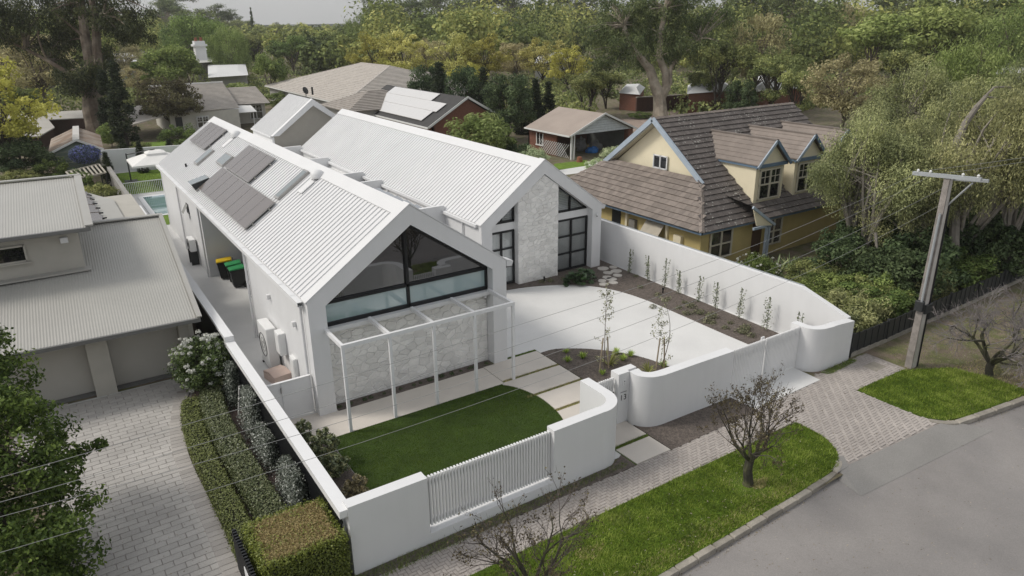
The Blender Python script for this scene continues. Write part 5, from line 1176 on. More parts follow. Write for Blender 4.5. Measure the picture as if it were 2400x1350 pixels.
BARKG = mat('grey_brown_bark', (.13,.105,.08), .95, .3, 4, .5, 25); BARKP = mat('pale_gum_bark', (.36,.31,.245), .85, .22, 1.5, .2, 20, col2=(.24,.20,.155)); BARKD = mat('dark_bark', (.06,.05,.04), .95, .3, 5, .5, 25)
LEAF = {
 'gum': leafmat('gum_leaves', [(.022,.030,.014),(.045,.056,.024),(.085,.095,.042)]),
 'olive': leafmat('olive_leaves', [(.030,.038,.015),(.065,.075,.028),(.115,.12,.045)]),
 'green': leafmat('green_leaves', [(.030,.045,.013),(.065,.088,.026),(.12,.148,.045)], gain=2.6),
 'lime': leafmat('lime_leaves', [(.05,.066,.018),(.09,.112,.034),(.145,.165,.06)], gain=2.7),
 'yellow': leafmat('yellowing_leaves', [(.08,.08,.016),(.15,.145,.03),(.23,.22,.06)], gain=2.8),
 'gold': leafmat('golden_leaves', [(.088,.086,.022),(.155,.15,.045),(.225,.215,.085)]),
 'brown': leafmat('bronzed_leaves', [(.065,.058,.03),(.108,.098,.052),(.165,.15,.08)]),
 'dark': leafmat('dark_leaves', [(.010,.016,.008),(.022,.032,.014),(.045,.06,.028)]),
 'plum': leafmat('plum_leaves', [(.020,.016,.010),(.040,.036,.018),(.065,.064,.03)]),
 'pepper': leafmat('weeping_leaves', [(.036,.041,.020),(.095,.10,.046),(.19,.19,.09)], gain=3.0),
 'sage': leafmat('sage_leaves', [(.07,.09,.05),(.13,.155,.09),(.2,.22,.14)]),
 'cyp': leafmat('cypress_leaves', [(.008,.013,.007),(.017,.024,.012),(.034,.042,.02)], gain=2.2),
}
def crown_shape(kind, rng, n, rx, rz, zc):
    d = rng.normal(size=(n,3)); d /= np.linalg.norm(d, axis=1, keepdims=True); r = rng.uniform(.35,1,n)**.55
    C = d*r[:,None]*np.array([rx,rx,rz]); C += rng.normal(size=C.shape)*rx*.06
    if kind == 'round': C[:,2] = np.where(C[:,2] < -.55*rz, -.5*rz*rng.uniform(.6,1,n), C[:,2])
    if kind == 'flat': C[:,2] = np.abs(C[:,2])*1.0-.25*rz
    if kind == 'gum':                       # separate plates of foliage
        g = rng.normal(size=(9,3)); g /= np.linalg.norm(g, axis=1, keepdims=True); g *= np.array([rx*.72,rx*.72,rz*.8])*rng.uniform(.55,1.05,(9,1))
        g[0] = (0,0,rz*.95); C = g[rng.integers(0,9,n)]+rng.normal(size=(n,3))*np.array([rx*.2,rx*.2,rz*.13])
    if (shape_lumps := {'lumpy':15, 'weeping':17}.get(kind)):        # rounded boughs with gaps between them
        g = rng.normal(size=(shape_lumps,3)); g[:,2] = np.where(g[:,2] < -.4, -g[:,2], g[:,2]); g /= np.linalg.norm(g, axis=1, keepdims=True); g *= np.array([rx*.80,rx*.80,rz*.80])*rng.uniform(.55,1.08,(shape_lumps,1))
        q = rng.integers(0,shape_lumps,n); C = g[q]+rng.normal(size=(n,3))*np.array([rx*.13,rx*.13,rz*.12]); C[:,2] += zc; return C
    if kind == 'cone':
        z = rng.uniform(0,1,n)**1.25; a = rng.uniform(0,2*math.pi,n); q = (1-z)*rx*rng.uniform(.5,1,n); C = np.stack([np.cos(a)*q, np.sin(a)*q, (z*2-1)*rz], 1)
    if kind == 'column':
        z = rng.uniform(0,1,n); a = rng.uniform(0,2*math.pi,n); q = rx*np.minimum(1, np.minimum(z*4+.7,(1-z)*1.5+.03))*rng.uniform(.6,1,n); C = np.stack([np.cos(a)*q, np.sin(a)*q, (z*2-1)*rz], 1)
    C[:,2] += zc; return C
def tree_proto(kind, H, rx, crown_z0, nc, k, cr, leaf, m, bark, seed, droop=0., trunk_r=.22, limbs=14, forks=1, squash=.75, aspect=.5, shape=None):
    """returns (trunk mesh, crown mesh) standing at the origin"""
    rng = np.random.default_rng(seed); rr = random.Random(seed); rz = (H-crown_z0)/2; zc = crown_z0+rz
    C = crown_shape(shape or kind, rng, nc, rx, rz, zc); C[:,2] = np.maximum(C[:,2], crown_z0*.75); Rr = cr*rng.uniform(.55,1.35,nc)
    P, N, idx = clumps_points(C, Rr, k, rng, squash)
    ct = rng.uniform(-.38,.38,nc); tone = np.clip(rng.uniform(.15,.85,len(P))+ct[idx], 0, 1)
    if droop: P[:,2] -= rng.uniform(0,1,len(P))**2*cr*1.6*droop
    cm = leaf_cloud(P, N, leaf, leaf*aspect, rng, droop, tone, kind+'_crown', m)
    mb = MB(); fk = []
    th_ = crown_z0+rz*.35
    for f in range(forks):
        a = 2*math.pi*f/forks+rr.uniform(-.5,.5); sp = 0 if forks == 1 else rx*.28
        top = Vector((math.cos(a)*sp, math.sin(a)*sp, th_+rr.uniform(0,rz*.5)))
        fk.append(limb(mb, (0,0,-.1), top, trunk_r*(1 if forks == 1 else .75), trunk_r*.45, rr, 7, sides=8))
    if shape not in ('cone','column') and kind not in ('cone','column'):
        order = sorted(range(nc), key=lambda i: -Rr[i])[:limbs]
        for i in order:
            p = Vector(C[i]); pth = min(fk, key=lambda q: (q[-1]-p).length); s = pth[rr.choice((3,4,5,6,7))]
            e = limb(mb, s, p, trunk_r*.34, trunk_r*.07, rr, 5, .05)
            for _ in range(2):
                j = rr.randrange(nc); qv = Vector(C[j])
                if (qv-p).length < rx*.8: limb(mb, e[3], qv, trunk_r*.14, trunk_r*.04, rr, 3, sides=4)
    return mb.mesh(kind+'_trunk', bark), cm
BARKS = mat('silver_bark', (.26,.235,.20), .95, .25, 3, .4, 20)
PROTO = {}
def P_(key, *a, **k): PROTO[key] = (tree_proto(*a, **k), a[1], a[2])   # meshes, height, radius
for s in (0, 1):
    P_(('gum',s), 'gum', 14, 4.6, 4.2, 120, 130, 1.0, .34, LEAF['gum'], BARKP, 11+s, .5, .30, 26, 2, .6, .32)
    P_(('tallgum',s), 'gum', 18, 4.2, 6, 80, 90, 1.2, .5, LEAF['gum'], BARKP, 21+s, .4, .32, 20, 1, .55, .35)
    P_(('green',s), 'round', 8, 3.6, 1.6, 62, 190, 1.0, .34, LEAF['green'], BARKG, 31+s, 0, .22, shape='lumpy')
    P_(('lime',s), 'round', 7, 3.2, 1.3, 55, 180, .95, .34, LEAF['lime'], BARKG, 41+s, 0, .2, shape='lumpy')
    P_(('yellow',s), 'round', 9, 4.0, 2.0, 75, 100, .85, .30, LEAF['yellow'], BARKD, 51+s, 0, .24, 40)
    P_(('gold',s), 'round', 9, 4.0, 2.0, 70, 90, .85, .30, LEAF['gold'], BARKD, 61+s, 0, .24, 40)
    P_(('brown',s), 'round', 9, 4.0, 1.8, 75, 100, .85, .30, LEAF['brown'], BARKG, 71+s, 0, .22, 34)
    P_(('dark',s), 'round', 6, 3.0, .8, 60, 190, .85, .28, LEAF['dark'], BARKD, 81+s, 0, .2)
    P_(('olive',s), 'round', 10, 4.2, 2.4, 75, 125, .95, .32, LEAF['olive'], BARKD, 91+s, .2, .26, 34, 2, shape='lumpy')
    P_(('willow',s), 'round', 9, 4.2, 1.2, 120, 120, .9, .42, LEAF['lime'] if s else LEAF['green'], BARKG, 101+s, 1.0, .25, 16, 2, .9, .22)
    P_(('cypress',s), 'column', 8, .75, .2, 150, 60, .30, .22, LEAF['cyp'], BARKD, 111+s, 0, .12, 0, 1, 1.2, .4)
    P_(('conifer',s), 'cone', 12, 3.0, .6, 120, 70, .7, .4, LEAF['dark'], BARKD, 121+s, .3, .25, 0, 1, .4, .4)
    P_(('plum',s), 'round', 6, 3.2, 1.4, 110, 100, .7, .26, LEAF['plum'], BARKD, 131+s, 0, .18)
    P_(('pepper',s), 'round', 8, 3.4, 1.0, 66, 660, .76, .145, LEAF['pepper'], BARKS, 141+s, .8, .24, 40, 3, .85, .26, 'weeping')
    P_(('bush',s), 'round', 2.4, 1.5, .1, 60, 110, .42, .17, LEAF['green'], BARKG, 151+s, 0, .06, 10)
    P_(('darkbush',s), 'round', 2.4, 1.5, .1, 60, 110, .42, .17, LEAF['dark'], BARKD, 161+s, 0, .06, 10)
    P_(('olivebush',s), 'round', 2.4, 1.5, .1, 60, 110, .42, .16, LEAF['olive'], BARKG, 171+s, 0, .06, 10)
    P_(('limebush',s), 'round', 2.4, 1.5, .1, 60, 110, .42, .17, LEAF['lime'], BARKG, 181+s, 0, .06, 10)
    P_(('sage',s), 'round', 2.4, 1.5, .1, 60, 110, .42, .15, LEAF['sage'], BARKG, 191+s, 0, .06, 10)
    P_(('pepbush',s), 'round', 2.4, 1.5, .1, 70, 130, .40, .17, LEAF['pepper'], BARKG, 201+s, .8, .06, 10, 1, .8, .3)
TREES = []
def plant(key, loc, H, W, label, group=None, name=None, cat=None, rz=None, s=None):
    s = rnd.randrange(2) if s is None else s
    (tm, cm), h0, r0 = PROTO[(key, s)]
    bushy = key.endswith('bush') or key == 'sage'
    nm = name or ('shrub' if bushy else {'cypress':'cypress','conifer':'conifer','gum':'gum_tree','tallgum':'gum_tree','willow':'willow_tree','pepper':'peppermint_tree'}.get(key, 'tree'))
    t = thing(nm, label, cat or ('shrub' if bushy else 'tree'), (loc[0], loc[1], loc[2] if len(loc) > 2 else 0), rnd.uniform(0, 6.28) if rz is None else rz, group)
    sc = (W/(2*r0*1.12), W/(2*r0*1.12), H/h0)
    link('stems' if bushy else 'trunk', tm, t, (0,0,0), None, sc); link('foliage' if bushy else 'crown', cm, t, (0,0,0), None, sc)
    TREES.append(t); return t
def tree_px(key, u, vb, vt, wpx, label, group=None, **k):
    """stand a plant at the ground point sighted at (u, vb), sized by its top and spread"""
    b = gp(u, vb); d = ray(u, vt); n = Vector((d.x, d.y)); t = (Vector((b.x-CAM.x, b.y-CAM.y)).dot(n))/n.dot(n); H = CAM.z+d.z*t
    depth = (b-CAM).dot(FW); return plant(key, b, max(.4, H), wpx*depth/FPX, label, group, **k)
# ---------------- grass blades
def grass(name, poly, n, h, m, seed, z=.02, w=.012, label=None, holes=()):
    rng = np.random.default_rng(seed); xs = [p[0] for p in poly]; ys = [p[1] for p in poly]
    P = np.stack([rng.uniform(min(xs),max(xs),n*2), rng.uniform(min(ys),max(ys),n*2)], 1); P = P[inside(P, poly)][:n]
    for hx, hy, hr in holes: P = P[((P[:,0]-hx)**2+(P[:,1]-hy)**2) > (hr*rng.uniform(.5,1.2,len(P)))**2]
    n = len(P); a = rng.uniform(0,6.28,n); hh = h*rng.uniform(.5,1.4,n); lean = rng.normal(size=(n,2))*hh[:,None]*.55
    # patchiness: broad waves of taller and yellower growth
    pat = sum(np.sin(P[:,0]*f*math.cos(q)+P[:,1]*f*math.sin(q)+q*5) for f, q in ((1.3,.4),(2.1,1.9),(3.7,.9),(5.3,2.6),(9.1,1.2),(13.,.1)))/5
    hh *= 1+.35*pat
    V = np.empty((n,3,3)); V[:,0] = np.stack([P[:,0]-np.cos(a)*w/2, P[:,1]-np.sin(a)*w/2, np.full(n,z)], 1); V[:,1] = np.stack([P[:,0]+np.cos(a)*w/2, P[:,1]+np.sin(a)*w/2, np.full(n,z)], 1)
    V[:,2] = np.stack([P[:,0]+lean[:,0], P[:,1]+lean[:,1], z+hh], 1)
    o = link(name, np_mesh(name, V.reshape(-1,3), np.arange(3*n).reshape(n,3), m, np.clip(rng.uniform(.05,.85,n)+pat*.5, 0, 1)))
    o['kind'] = 'stuff'; return o
GRASSV = leafmat('verge_grass_blades', [(.034,.052,.008),(.105,.145,.020),(.215,.25,.062)], .35, .6, 0, 0, .08, gain=2.1)
GRASSL = leafmat('lawn_blades', [(.028,.05,.003),(.048,.082,.005),(.095,.13,.022)], .3, .6, 0, 0, .08, gain=1.5)
GRASSW = leafmat('weed_blades', [(.03,.045,.012),(.055,.075,.02),(.10,.11,.035)], .3, .6, 0, 0)
GRASSD = leafmat('dry_grass', [(.08,.07,.03),(.13,.115,.055),(.2,.17,.09)], .2, .7, 0, 0)
ORD = 'first second third fourth fifth sixth seventh eighth ninth tenth eleventh twelfth thirteenth fourteenth fifteenth sixteenth seventeenth eighteenth nineteenth twentieth twenty-first'.split()
# ------------------------------------------------------------------ grass and beds
grass('verge_grass', vergeL, 70000, .065, GRASSV, 1, .03, .019, holes=[(8.22,-9.83,.55),(1.1,-10.0,.5)])
grass('verge_grass', vergeR, 18000, .07, GRASSV, 2, .03, .019)
grass('verge_weeds', [(18.2,-8.5),(19.6,-9.4),(20,-11.6),(26,-12.3),(34,-13),(34,-7.5),(19,-7.2)], 16000, .045, GRASSW, 3, .012, .014)
grass('verge_dry_grass', [(15.6,-11.1),(19.2,-11.65),(21,-11.9),(21,-9.5),(19.3,-9.2),(17.5,-10.4)], 5000, .05, GRASSD, 4, .012, .012)
grass('dry_grass', [(7.6,-9.3),(9.2,-9.4),(9.0,-10.5),(7.4,-10.4)], 1600, .035, GRASSD, 5, .02, .012)
grass('lawn_grass', lawn_poly, 60000, .030, GRASSL, 6, .028, .011)
for y in (.10, -1.335, -2.685, -3.885): grass('path_grass', [(6.0 if y > -3 else 6.3,y-.07),(8.32,y-.07),(8.32,y+.08),(6.0 if y > -3 else 6.3,y+.08)], 900, .05, GRASSD if y < -1 else GRASSW, 7, .012, .013)
grass('path_grass', [(6.42,-6.66),(7.74,-6.66),(7.74,-6.48),(6.42,-6.48)], 700, .05, GRASSW, 8, .012, .013)
grass('footing_weeds', [(-2.6,-7.62),(6.2,-7.42),(6.2,-7.2),(-2.6,-7.2)], 5000, .07, GRASSW, 9, .012, .016)
grass('footing_weeds', [(15.6,-7.25),(17.3,-7.15),(17.3,-6.95),(15.4,-6.98)], 1800, .07, GRASSW, 10, .012, .016)
grass('back_lawn_grass', [(-1.4,38),(5,38),(5,46),(-1.4,46)], 9000, .06, GRASSV, 11, .02, .03)
grass('verge_dry_grass', [(-4,-10.95),(2,-10.9),(6.5,-10.8),(9.5,-10.7),(9.5,-10.35),(6.5,-10.35),(2,-10.5),(-4,-10.6)], 4200, .05, GRASSD, 40, .03, .016)
for k_ in range(9):
    cx_, cy_, cr_ = rnd.uniform(0,11), rnd.uniform(-10.6,-8.9), rnd.uniform(.2,.55); grass('verge_dry_grass', [(cx_+cr_*math.cos(a)*rnd.uniform(.6,1.2), cy_+cr_*.6*math.sin(a)*rnd.uniform(.6,1.2)) for a in [i*.628 for i in range(10)]], 420, .055, GRASSD if k_ % 2 else GRASSW, 41+k_, .03, .016)
def litter(name, poly, n, size, m, seed, z):
    rng = np.random.default_rng(seed); xs = [p[0] for p in poly]; ys = [p[1] for p in poly]; P = np.stack([rng.uniform(min(xs),max(xs),n*2), rng.uniform(min(ys),max(ys),n*2)], 1); P = P[inside(P, poly)][:n]
    P3 = np.concatenate([P, np.full((len(P),1), z)], 1); N = rng.normal(size=P3.shape)*.25; N[:,2] = 1
    o = link(name, leaf_cloud(P3, N, size, size*.4, rng, 0, None, name, m)); o['kind'] = 'stuff'; return o
LIT = leafmat('fallen_leaf', [(.10,.075,.05),(.22,.18,.12),(.42,.38,.30)], 0, .8, 0, 0, gain=1.1); CHIP = leafmat('bark_chip', [(.03,.024,.02),(.09,.07,.055),(.22,.18,.145)], 0, .9, 0, 0, gain=1.2)
litter('fallen_leaves', [(2,-16),(24,-16),(24,-12.5),(11,-11.1),(2,-11.3)], 900, .045, LIT, 21, -.09)
litter('fallen_leaves', [(-3,-10.9),(10.5,-10.6),(11.5,-9),(-3,-8.8)], 420, .05, LIT, 20, .085)
litter('gutter_leaves', [(-3,-11.6),(3,-11.3),(10,-11.05),(10,-10.9),(3,-11.1),(-3,-11.35)], 900, .05, LIT, 22, -.09)
litter('gutter_leaves', [(16.5,-11.6),(22,-12.3),(22,-12.05),(16.5,-11.42)], 500, .05, LIT, 23, -.09)
litter('fallen_leaves', [(-6.8,-8),(-4,-8),(-3.8,2.5),(-7.2,2.5)], 160, .06, LIT, 24, .035)
litter('fallen_leaves', [(11.8,-10.5),(15.2,-10.6),(15.2,-7.5),(9,-7.4),(3,-7.6),(3,-8.5),(11.9,-8.5)], 260, .05, LIT, 25, .034)
litter('fallen_leaves', [(18,-8.6),(34,-8.2),(34,-13.4),(20,-11.7)], 2600, .06, LIT, 26, .025)
litter('bark_chips', bb+[(15.6,-6.3),(16.95,-6.6),(17.16,7.0),(10.0,6.7)], 5200, .05, CHIP, 27, .05)
litter('bark_chips', [(8.36,-5.4),(11.45,-6.0)]+bed[::-1], 3800, .05, CHIP, 28, .045)
litter('bark_chips', [(-1.6,-6.8),(-.27,-6.8),(-.27,-1.5),(-1.6,-1.5)], 1600, .05, CHIP, 29, .035)
litter('bark_chips', [(7.8,-7.25),(11.7,-7.35),(11.4,-6.45),(8.3,-6.4)], 1500, .05, CHIP, 30, .018)
litter('gravel_chips', [(-3.2,-7),(-1.9,-7),(-1.9,3.5),(-3.0,3.5)], 5500, .045, leafmat('pink_chip', [(.10,.07,.06),(.20,.15,.13),(.36,.30,.27)], 0, .9, 0, 0, gain=1.1), 31, .018)

# ------------------------------------------------------------------ clipped hedges
def surf_points(x0, x1, y0, y1, z0, z1, n, rng, jit=.03, top=True, shear=0.):
    A = [((x1-x0)*(y1-y0), 't'), ((x1-x0)*(z1-z0), 'f'), ((x1-x0)*(z1-z0), 'b'), ((y1-y0)*(z1-z0), 'l'), ((y1-y0)*(z1-z0), 'r')]; S = sum(a for a, _ in A); P = []; N = []
    for a, s in A:
        k = int(n*a/S); u = rng.uniform(0,1,k); v = rng.uniform(0,1,k)
        if s == 't': p = np.stack([x0+u*(x1-x0), y0+v*(y1-y0), np.full(k,z1)], 1); nn = (0,0,1)
        elif s in 'fb': p = np.stack([x0+u*(x1-x0), np.full(k, y0 if s == 'f' else y1), z0+v*(z1-z0)], 1); nn = (0,-1 if s == 'f' else 1,0)
        else: p = np.stack([np.full(k, x0 if s == 'l' else x1), y0+u*(y1-y0), z0+v*(z1-z0)], 1); nn = (-1 if s == 'l' else 1,0,0)
        P.append(p+rng.normal(size=(k,3))*jit); N.append(np.tile(nn,(k,1))+rng.normal(size=(k,3))*.55)
    return np.vstack(P), np.vstack(N)
HEDGE = leafmat('box_hedge_leaf', [(.035,.045,.010),(.08,.098,.018),(.15,.165,.035)], .25, .45, 0, 0, .4, gain=2.0); HEDGED = leafmat('glossy_hedge_leaf', [(.030,.042,.016),(.065,.08,.032),(.155,.165,.085)], .2, .4, 0, 0, .5, gain=1.8)
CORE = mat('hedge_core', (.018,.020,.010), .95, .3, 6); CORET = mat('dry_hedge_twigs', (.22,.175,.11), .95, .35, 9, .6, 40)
rng = np.random.default_rng(5)
hb = thing('clipped_hedge', 'waist-high square clipped hedge with a dry brown top beside the front wall', 'hedge', (-2.7, -6.5, 0))
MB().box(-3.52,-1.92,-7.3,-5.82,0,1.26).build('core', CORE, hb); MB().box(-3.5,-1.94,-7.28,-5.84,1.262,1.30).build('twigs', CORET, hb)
P, N = surf_points(-3.58,-1.86,-7.36,-5.76,.02,1.33,30000,rng,.04)
topm = (P[:,2] > 1.22); rim = np.minimum(np.minimum(P[:,0]+3.58,-1.86-P[:,0]),np.minimum(P[:,1]+7.36,-5.76-P[:,1])); keep = ~topm | (rim < .16) | (rng.uniform(0,1,len(P)) < .22)
P, N = P[keep], N[keep]; P[:,2] += np.where(P[:,2] > 1.2, np.sin(P[:,0]*7)*.02+np.sin(P[:,1]*9)*.02, 0)
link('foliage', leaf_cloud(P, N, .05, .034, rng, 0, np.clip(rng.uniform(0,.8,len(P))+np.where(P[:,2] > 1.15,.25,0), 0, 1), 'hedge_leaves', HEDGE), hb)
P, N = surf_points(-3.45,-2.0,-7.25,-5.9,1.27,1.33,26000,rng,.03); P, N = P[P[:,2] > 1.2], N[P[:,2] > 1.2]
link('dry_growth', leaf_cloud(P, N+rng.normal(size=N.shape)*.5, .05, .016, rng, 0, None, 'dry_leaves', leafmat('dry_hedge_leaf', [(.07,.055,.025),(.16,.125,.06),(.20,.17,.085)], .2, .7, 0, 0, gain=2.6)), hb)
def strip_hedge(label, line, w, h, n, m, seed, top_tone=.15):
    rng = np.random.default_rng(seed); pts = smoothpoly(line, 8); a = np.array(pts); seg = np.linalg.norm(np.diff(a, axis=0), axis=1); cum = np.concatenate([[0], np.cumsum(seg)]); L = cum[-1]
    s = rng.uniform(0,L,n); X = np.interp(s,cum,a[:,0]); Y = np.interp(s,cum,a[:,1]); dx = np.interp(np.minimum(s+.05,L),cum,a[:,0])-np.interp(np.maximum(s-.05,0),cum,a[:,0]); dy = np.interp(np.minimum(s+.05,L),cum,a[:,1])-np.interp(np.maximum(s-.05,0),cum,a[:,1]); q = np.hypot(dx,dy); nx, ny = -dy/q, dx/q
    q_ = rng.uniform(0,w+2*h,n); on_top = q_ < w; left_ = q_ > w+h; ex = np.where(on_top, 2*q_/w-1, np.where(left_,-1.,1.)); zz_ = np.where(on_top, h, np.where(left_, q_-w-h, q_-w)); rd = np.clip((np.abs(ex)-.75)/.25,0,1)*np.clip((zz_/h-.75)/.25,0,1)*.05; th = np.where(on_top, math.pi/2, np.where(left_, math.pi, 0.)); ez = zz_/h
    off = ex*(w/2-rd); z = zz_-rd; P = np.stack([X+nx*off, Y+ny*off, z], 1)+rng.normal(size=(n,3))*.03; P[:,2] = np.abs(P[:,2])
    N = np.stack([nx*np.cos(th), ny*np.cos(th), np.sin(th)+.2], 1)+rng.normal(size=(n,3))*.5
    c = a.mean(0); t = thing('low_hedge', label, 'hedge', (c[0], c[1], 0), 0, 'low hedge strips beside the grey driveway')
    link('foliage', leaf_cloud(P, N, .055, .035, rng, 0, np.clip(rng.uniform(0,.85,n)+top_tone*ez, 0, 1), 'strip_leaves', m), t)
    mb = MB(); L_, R_ = [], []
    for i in range(len(pts)): pass
    up, dn = offset_path(pts, .001)[0], None
    q1 = offset_path(pts, w*.42)[1]; q2 = offset_path(pts, -w*.42)[1]; k = len(q1)
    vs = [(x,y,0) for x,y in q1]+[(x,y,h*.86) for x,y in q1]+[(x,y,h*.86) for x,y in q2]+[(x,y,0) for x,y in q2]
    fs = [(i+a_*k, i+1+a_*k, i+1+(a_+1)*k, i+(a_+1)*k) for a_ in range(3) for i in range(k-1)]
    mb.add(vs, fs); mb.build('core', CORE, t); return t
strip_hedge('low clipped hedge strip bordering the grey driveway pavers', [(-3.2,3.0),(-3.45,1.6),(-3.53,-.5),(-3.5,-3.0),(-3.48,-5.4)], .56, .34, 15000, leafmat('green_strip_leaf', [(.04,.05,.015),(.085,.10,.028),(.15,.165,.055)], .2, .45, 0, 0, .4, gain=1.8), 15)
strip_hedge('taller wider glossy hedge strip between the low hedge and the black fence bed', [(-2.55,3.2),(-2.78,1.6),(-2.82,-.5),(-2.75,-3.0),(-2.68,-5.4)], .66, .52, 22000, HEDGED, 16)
# black slatted gate end beside the clipped hedge
bg_ = thing('black_gate', 'black slatted driveway gate leaf edge beside the clipped hedge', 'gate', (-3.78, -6.4, 0))
MB().box(-3.80,-3.74,-8.2,-5.5,.05,.12).box(-3.80,-3.74,-8.2,-5.5,.95,1.02).build('rail', BLACK, bg_)
for k in range(26): MB().box(-3.815,-3.725,-8.15+k*.104,-8.10+k*.104,.03,1.12).build('slat', BLACK, bg_)
MB().box(-3.83,-3.815,-6.9,-6.5,.55,.85).build('plate', WHITE2, bg_)

# ------------------------------------------------------------------ shrubs near the house
def bush(label, x, y, H, W, m, seed, leaf, nc=70, k=120, name='shrub', aspect=.55, core=True, shape='round', squash=.8, group=None, droop=0., stem_m=None):
    rng = np.random.default_rng(seed); rx = W/2*.82; C = crown_shape(shape, rng, nc, rx, H/2*.85, H*.5); C[:,2] = np.maximum(C[:,2], H*.08); cr = W*.13; Rr = cr*rng.uniform(.6,1.3,nc)
    P, N, idx = clumps_points(C, Rr, k, rng, squash); P[:,2] = np.abs(P[:,2])+.01; tone = np.clip(rng.uniform(0,.85,len(P))+rng.uniform(-.2,.2,nc)[idx], 0, 1)
    t = thing(name, label, 'shrub', (x, y, 0), 0, group); link('foliage', leaf_cloud(P, N, leaf, leaf*aspect, rng, droop, tone, 'bush_leaves', m), t, (0,0,0))
    rr = random.Random(seed); mb = MB()
    for i in range(7): limb(mb, (rr.uniform(-.05,.05),rr.uniform(-.05,.05),0), Vector(C[rr.randrange(nc)]), .025*H, .006, rr, 4, sides=5)
    link('stems', mb.mesh('bush_stems', stem_m or BARKG), t, (0,0,0)); return t, C, Rr, rng
vb, C, Rr, rng = bush('round dark shrub covered in white flower heads by the garage pier', -2.62, 3.75, 2.1, 2.3, leafmat('viburnum_leaf', [(.018,.028,.010),(.04,.06,.018),(.09,.12,.035)], .2, .4, 0, 0, .4, gain=2.2), 33, .085, 110, 130, 'flowering_shrub')
PETAL = leafmat('white_petal', [(.45,.46,.40),(.66,.66,.60),(.78,.78,.74)], .2, .8, 0, 0, gain=1.0); 
def flower_mesh(seed, r, n, m, leaf):
    rng = np.random.default_rng(seed); d = rng.normal(size=(n,3)); d[:,2] = np.abs(d[:,2]); d /= np.linalg.norm(d, axis=1, keepdims=True); return leaf_cloud(d*r*rng.uniform(.5,1,(n,1)), d+rng.normal(size=d.shape)*.3, leaf, leaf*.8, rng, 0, None, 'flower_head', m)
fm = [flower_mesh(s, .075, 46, PETAL, .045) for s in range(3)]
for k in range(85):
    d = rng.normal(size=3); d[2] = abs(d[2])*1.2+.0 if k < 62 else d[2]; d /= np.linalg.norm(d); p = np.array([d[0]*.98, d[1]*.98, 1.02+d[2]*1.02])*1.0
    if d[1] > .5 and d[2] < .3: continue
    link('flower_head', fm[k%3], vb, Vector(p*rng.uniform(.94,1.04)), (0,0,k), (rng.uniform(.85,1.6),)*3)
MAG = leafmat('magnolia_leaf', [(.020,.026,.012),(.05,.06,.026),(.12,.11,.055)], .15, .35, 0, 0, .6)
bush('upright glossy magnolia shrub at the corner by the side gate', -.95, -1.55, 1.15, .55, MAG, 41, .12, 40, 40, aspect=.45)
bush('tall bushy magnolia shrub in the middle of the lawn-side bed', -.75, -2.6, 1.2, .85, MAG, 42, .12, 50, 45, aspect=.45)
bush('wide dull green magnolia shrub just before the bronze one', -.72, -3.35, .9, .8, MAG, 43, .11, 50, 45, aspect=.45)
bush('low bronze-tinged magnolia shrub nearest the front wall', -.6, -4.6, .7, .75, leafmat('bronze_magnolia_leaf', [(.03,.026,.014),(.07,.06,.03),(.14,.11,.06)], .15, .35, 0, 0, .6), 44, .11, 40, 45, aspect=.45)
JAS = leafmat('jasmine_leaf', [(.03,.04,.025),(.09,.105,.08),(.36,.38,.34)], .15, .35, 0, 0, .5, gain=1.2); JASD = leafmat('dark_jasmine_leaf', [(.02,.03,.02),(.06,.075,.055),(.22,.24,.20)], .15, .35, 0, 0, .5, gain=1.2)
def climber(label, y, H, W, seed, m, x=-1.95):
    rng = np.random.default_rng(seed); n = int(5200*H*W); z = rng.uniform(0,1,n)**.8*H; yw = W/2*(1-.45*z/H)*rng.uniform(-1,1,n); P = np.stack([rng.normal(size=n)*.10*(1.6-z/H)-.03, yw+rng.normal(size=n)*.05, z], 1); N = np.tile((-1,-.3,.6),(n,1))+rng.normal(size=(n,3))*.6
    t = thing('climber', label, 'climbing plant', (x, y, 0), 0, 'climbers on the black slat fence'); link('foliage', leaf_cloud(P, N, .06, .036, rng, 0, None, 'climber_leaves', m), t, (0,0,0))
    link('stems', MB().tube([(0,0,0),(.04,.1,H*.5),(.02,-.1,H*.9)], .02, 5).mesh('climber_stem', BARKG), t, (0,0,0))
climber('dark jasmine climber on the slats beside the white-flowered shrub', 2.35, 1.45, .95, 51, JASD)
climber('frosty-leaved jasmine climber next along the slats from the white-flowered shrub', .1, 1.5, 1.5, 52, JAS)
climber('sprawling frosty jasmine climber halfway along the slat fence', -1.5, 1.0, 1.7, 53, JAS, -2.0)
climber('frosty jasmine climber closest to the clipped hedge', -4.0, 1.25, 1.9, 54, JAS, -2.0)
bush('dark creeping shrub in shade under the white-flowered shrub', -2.05, 3.1, .9, .9, MAG, 55, .08, 40, 80)
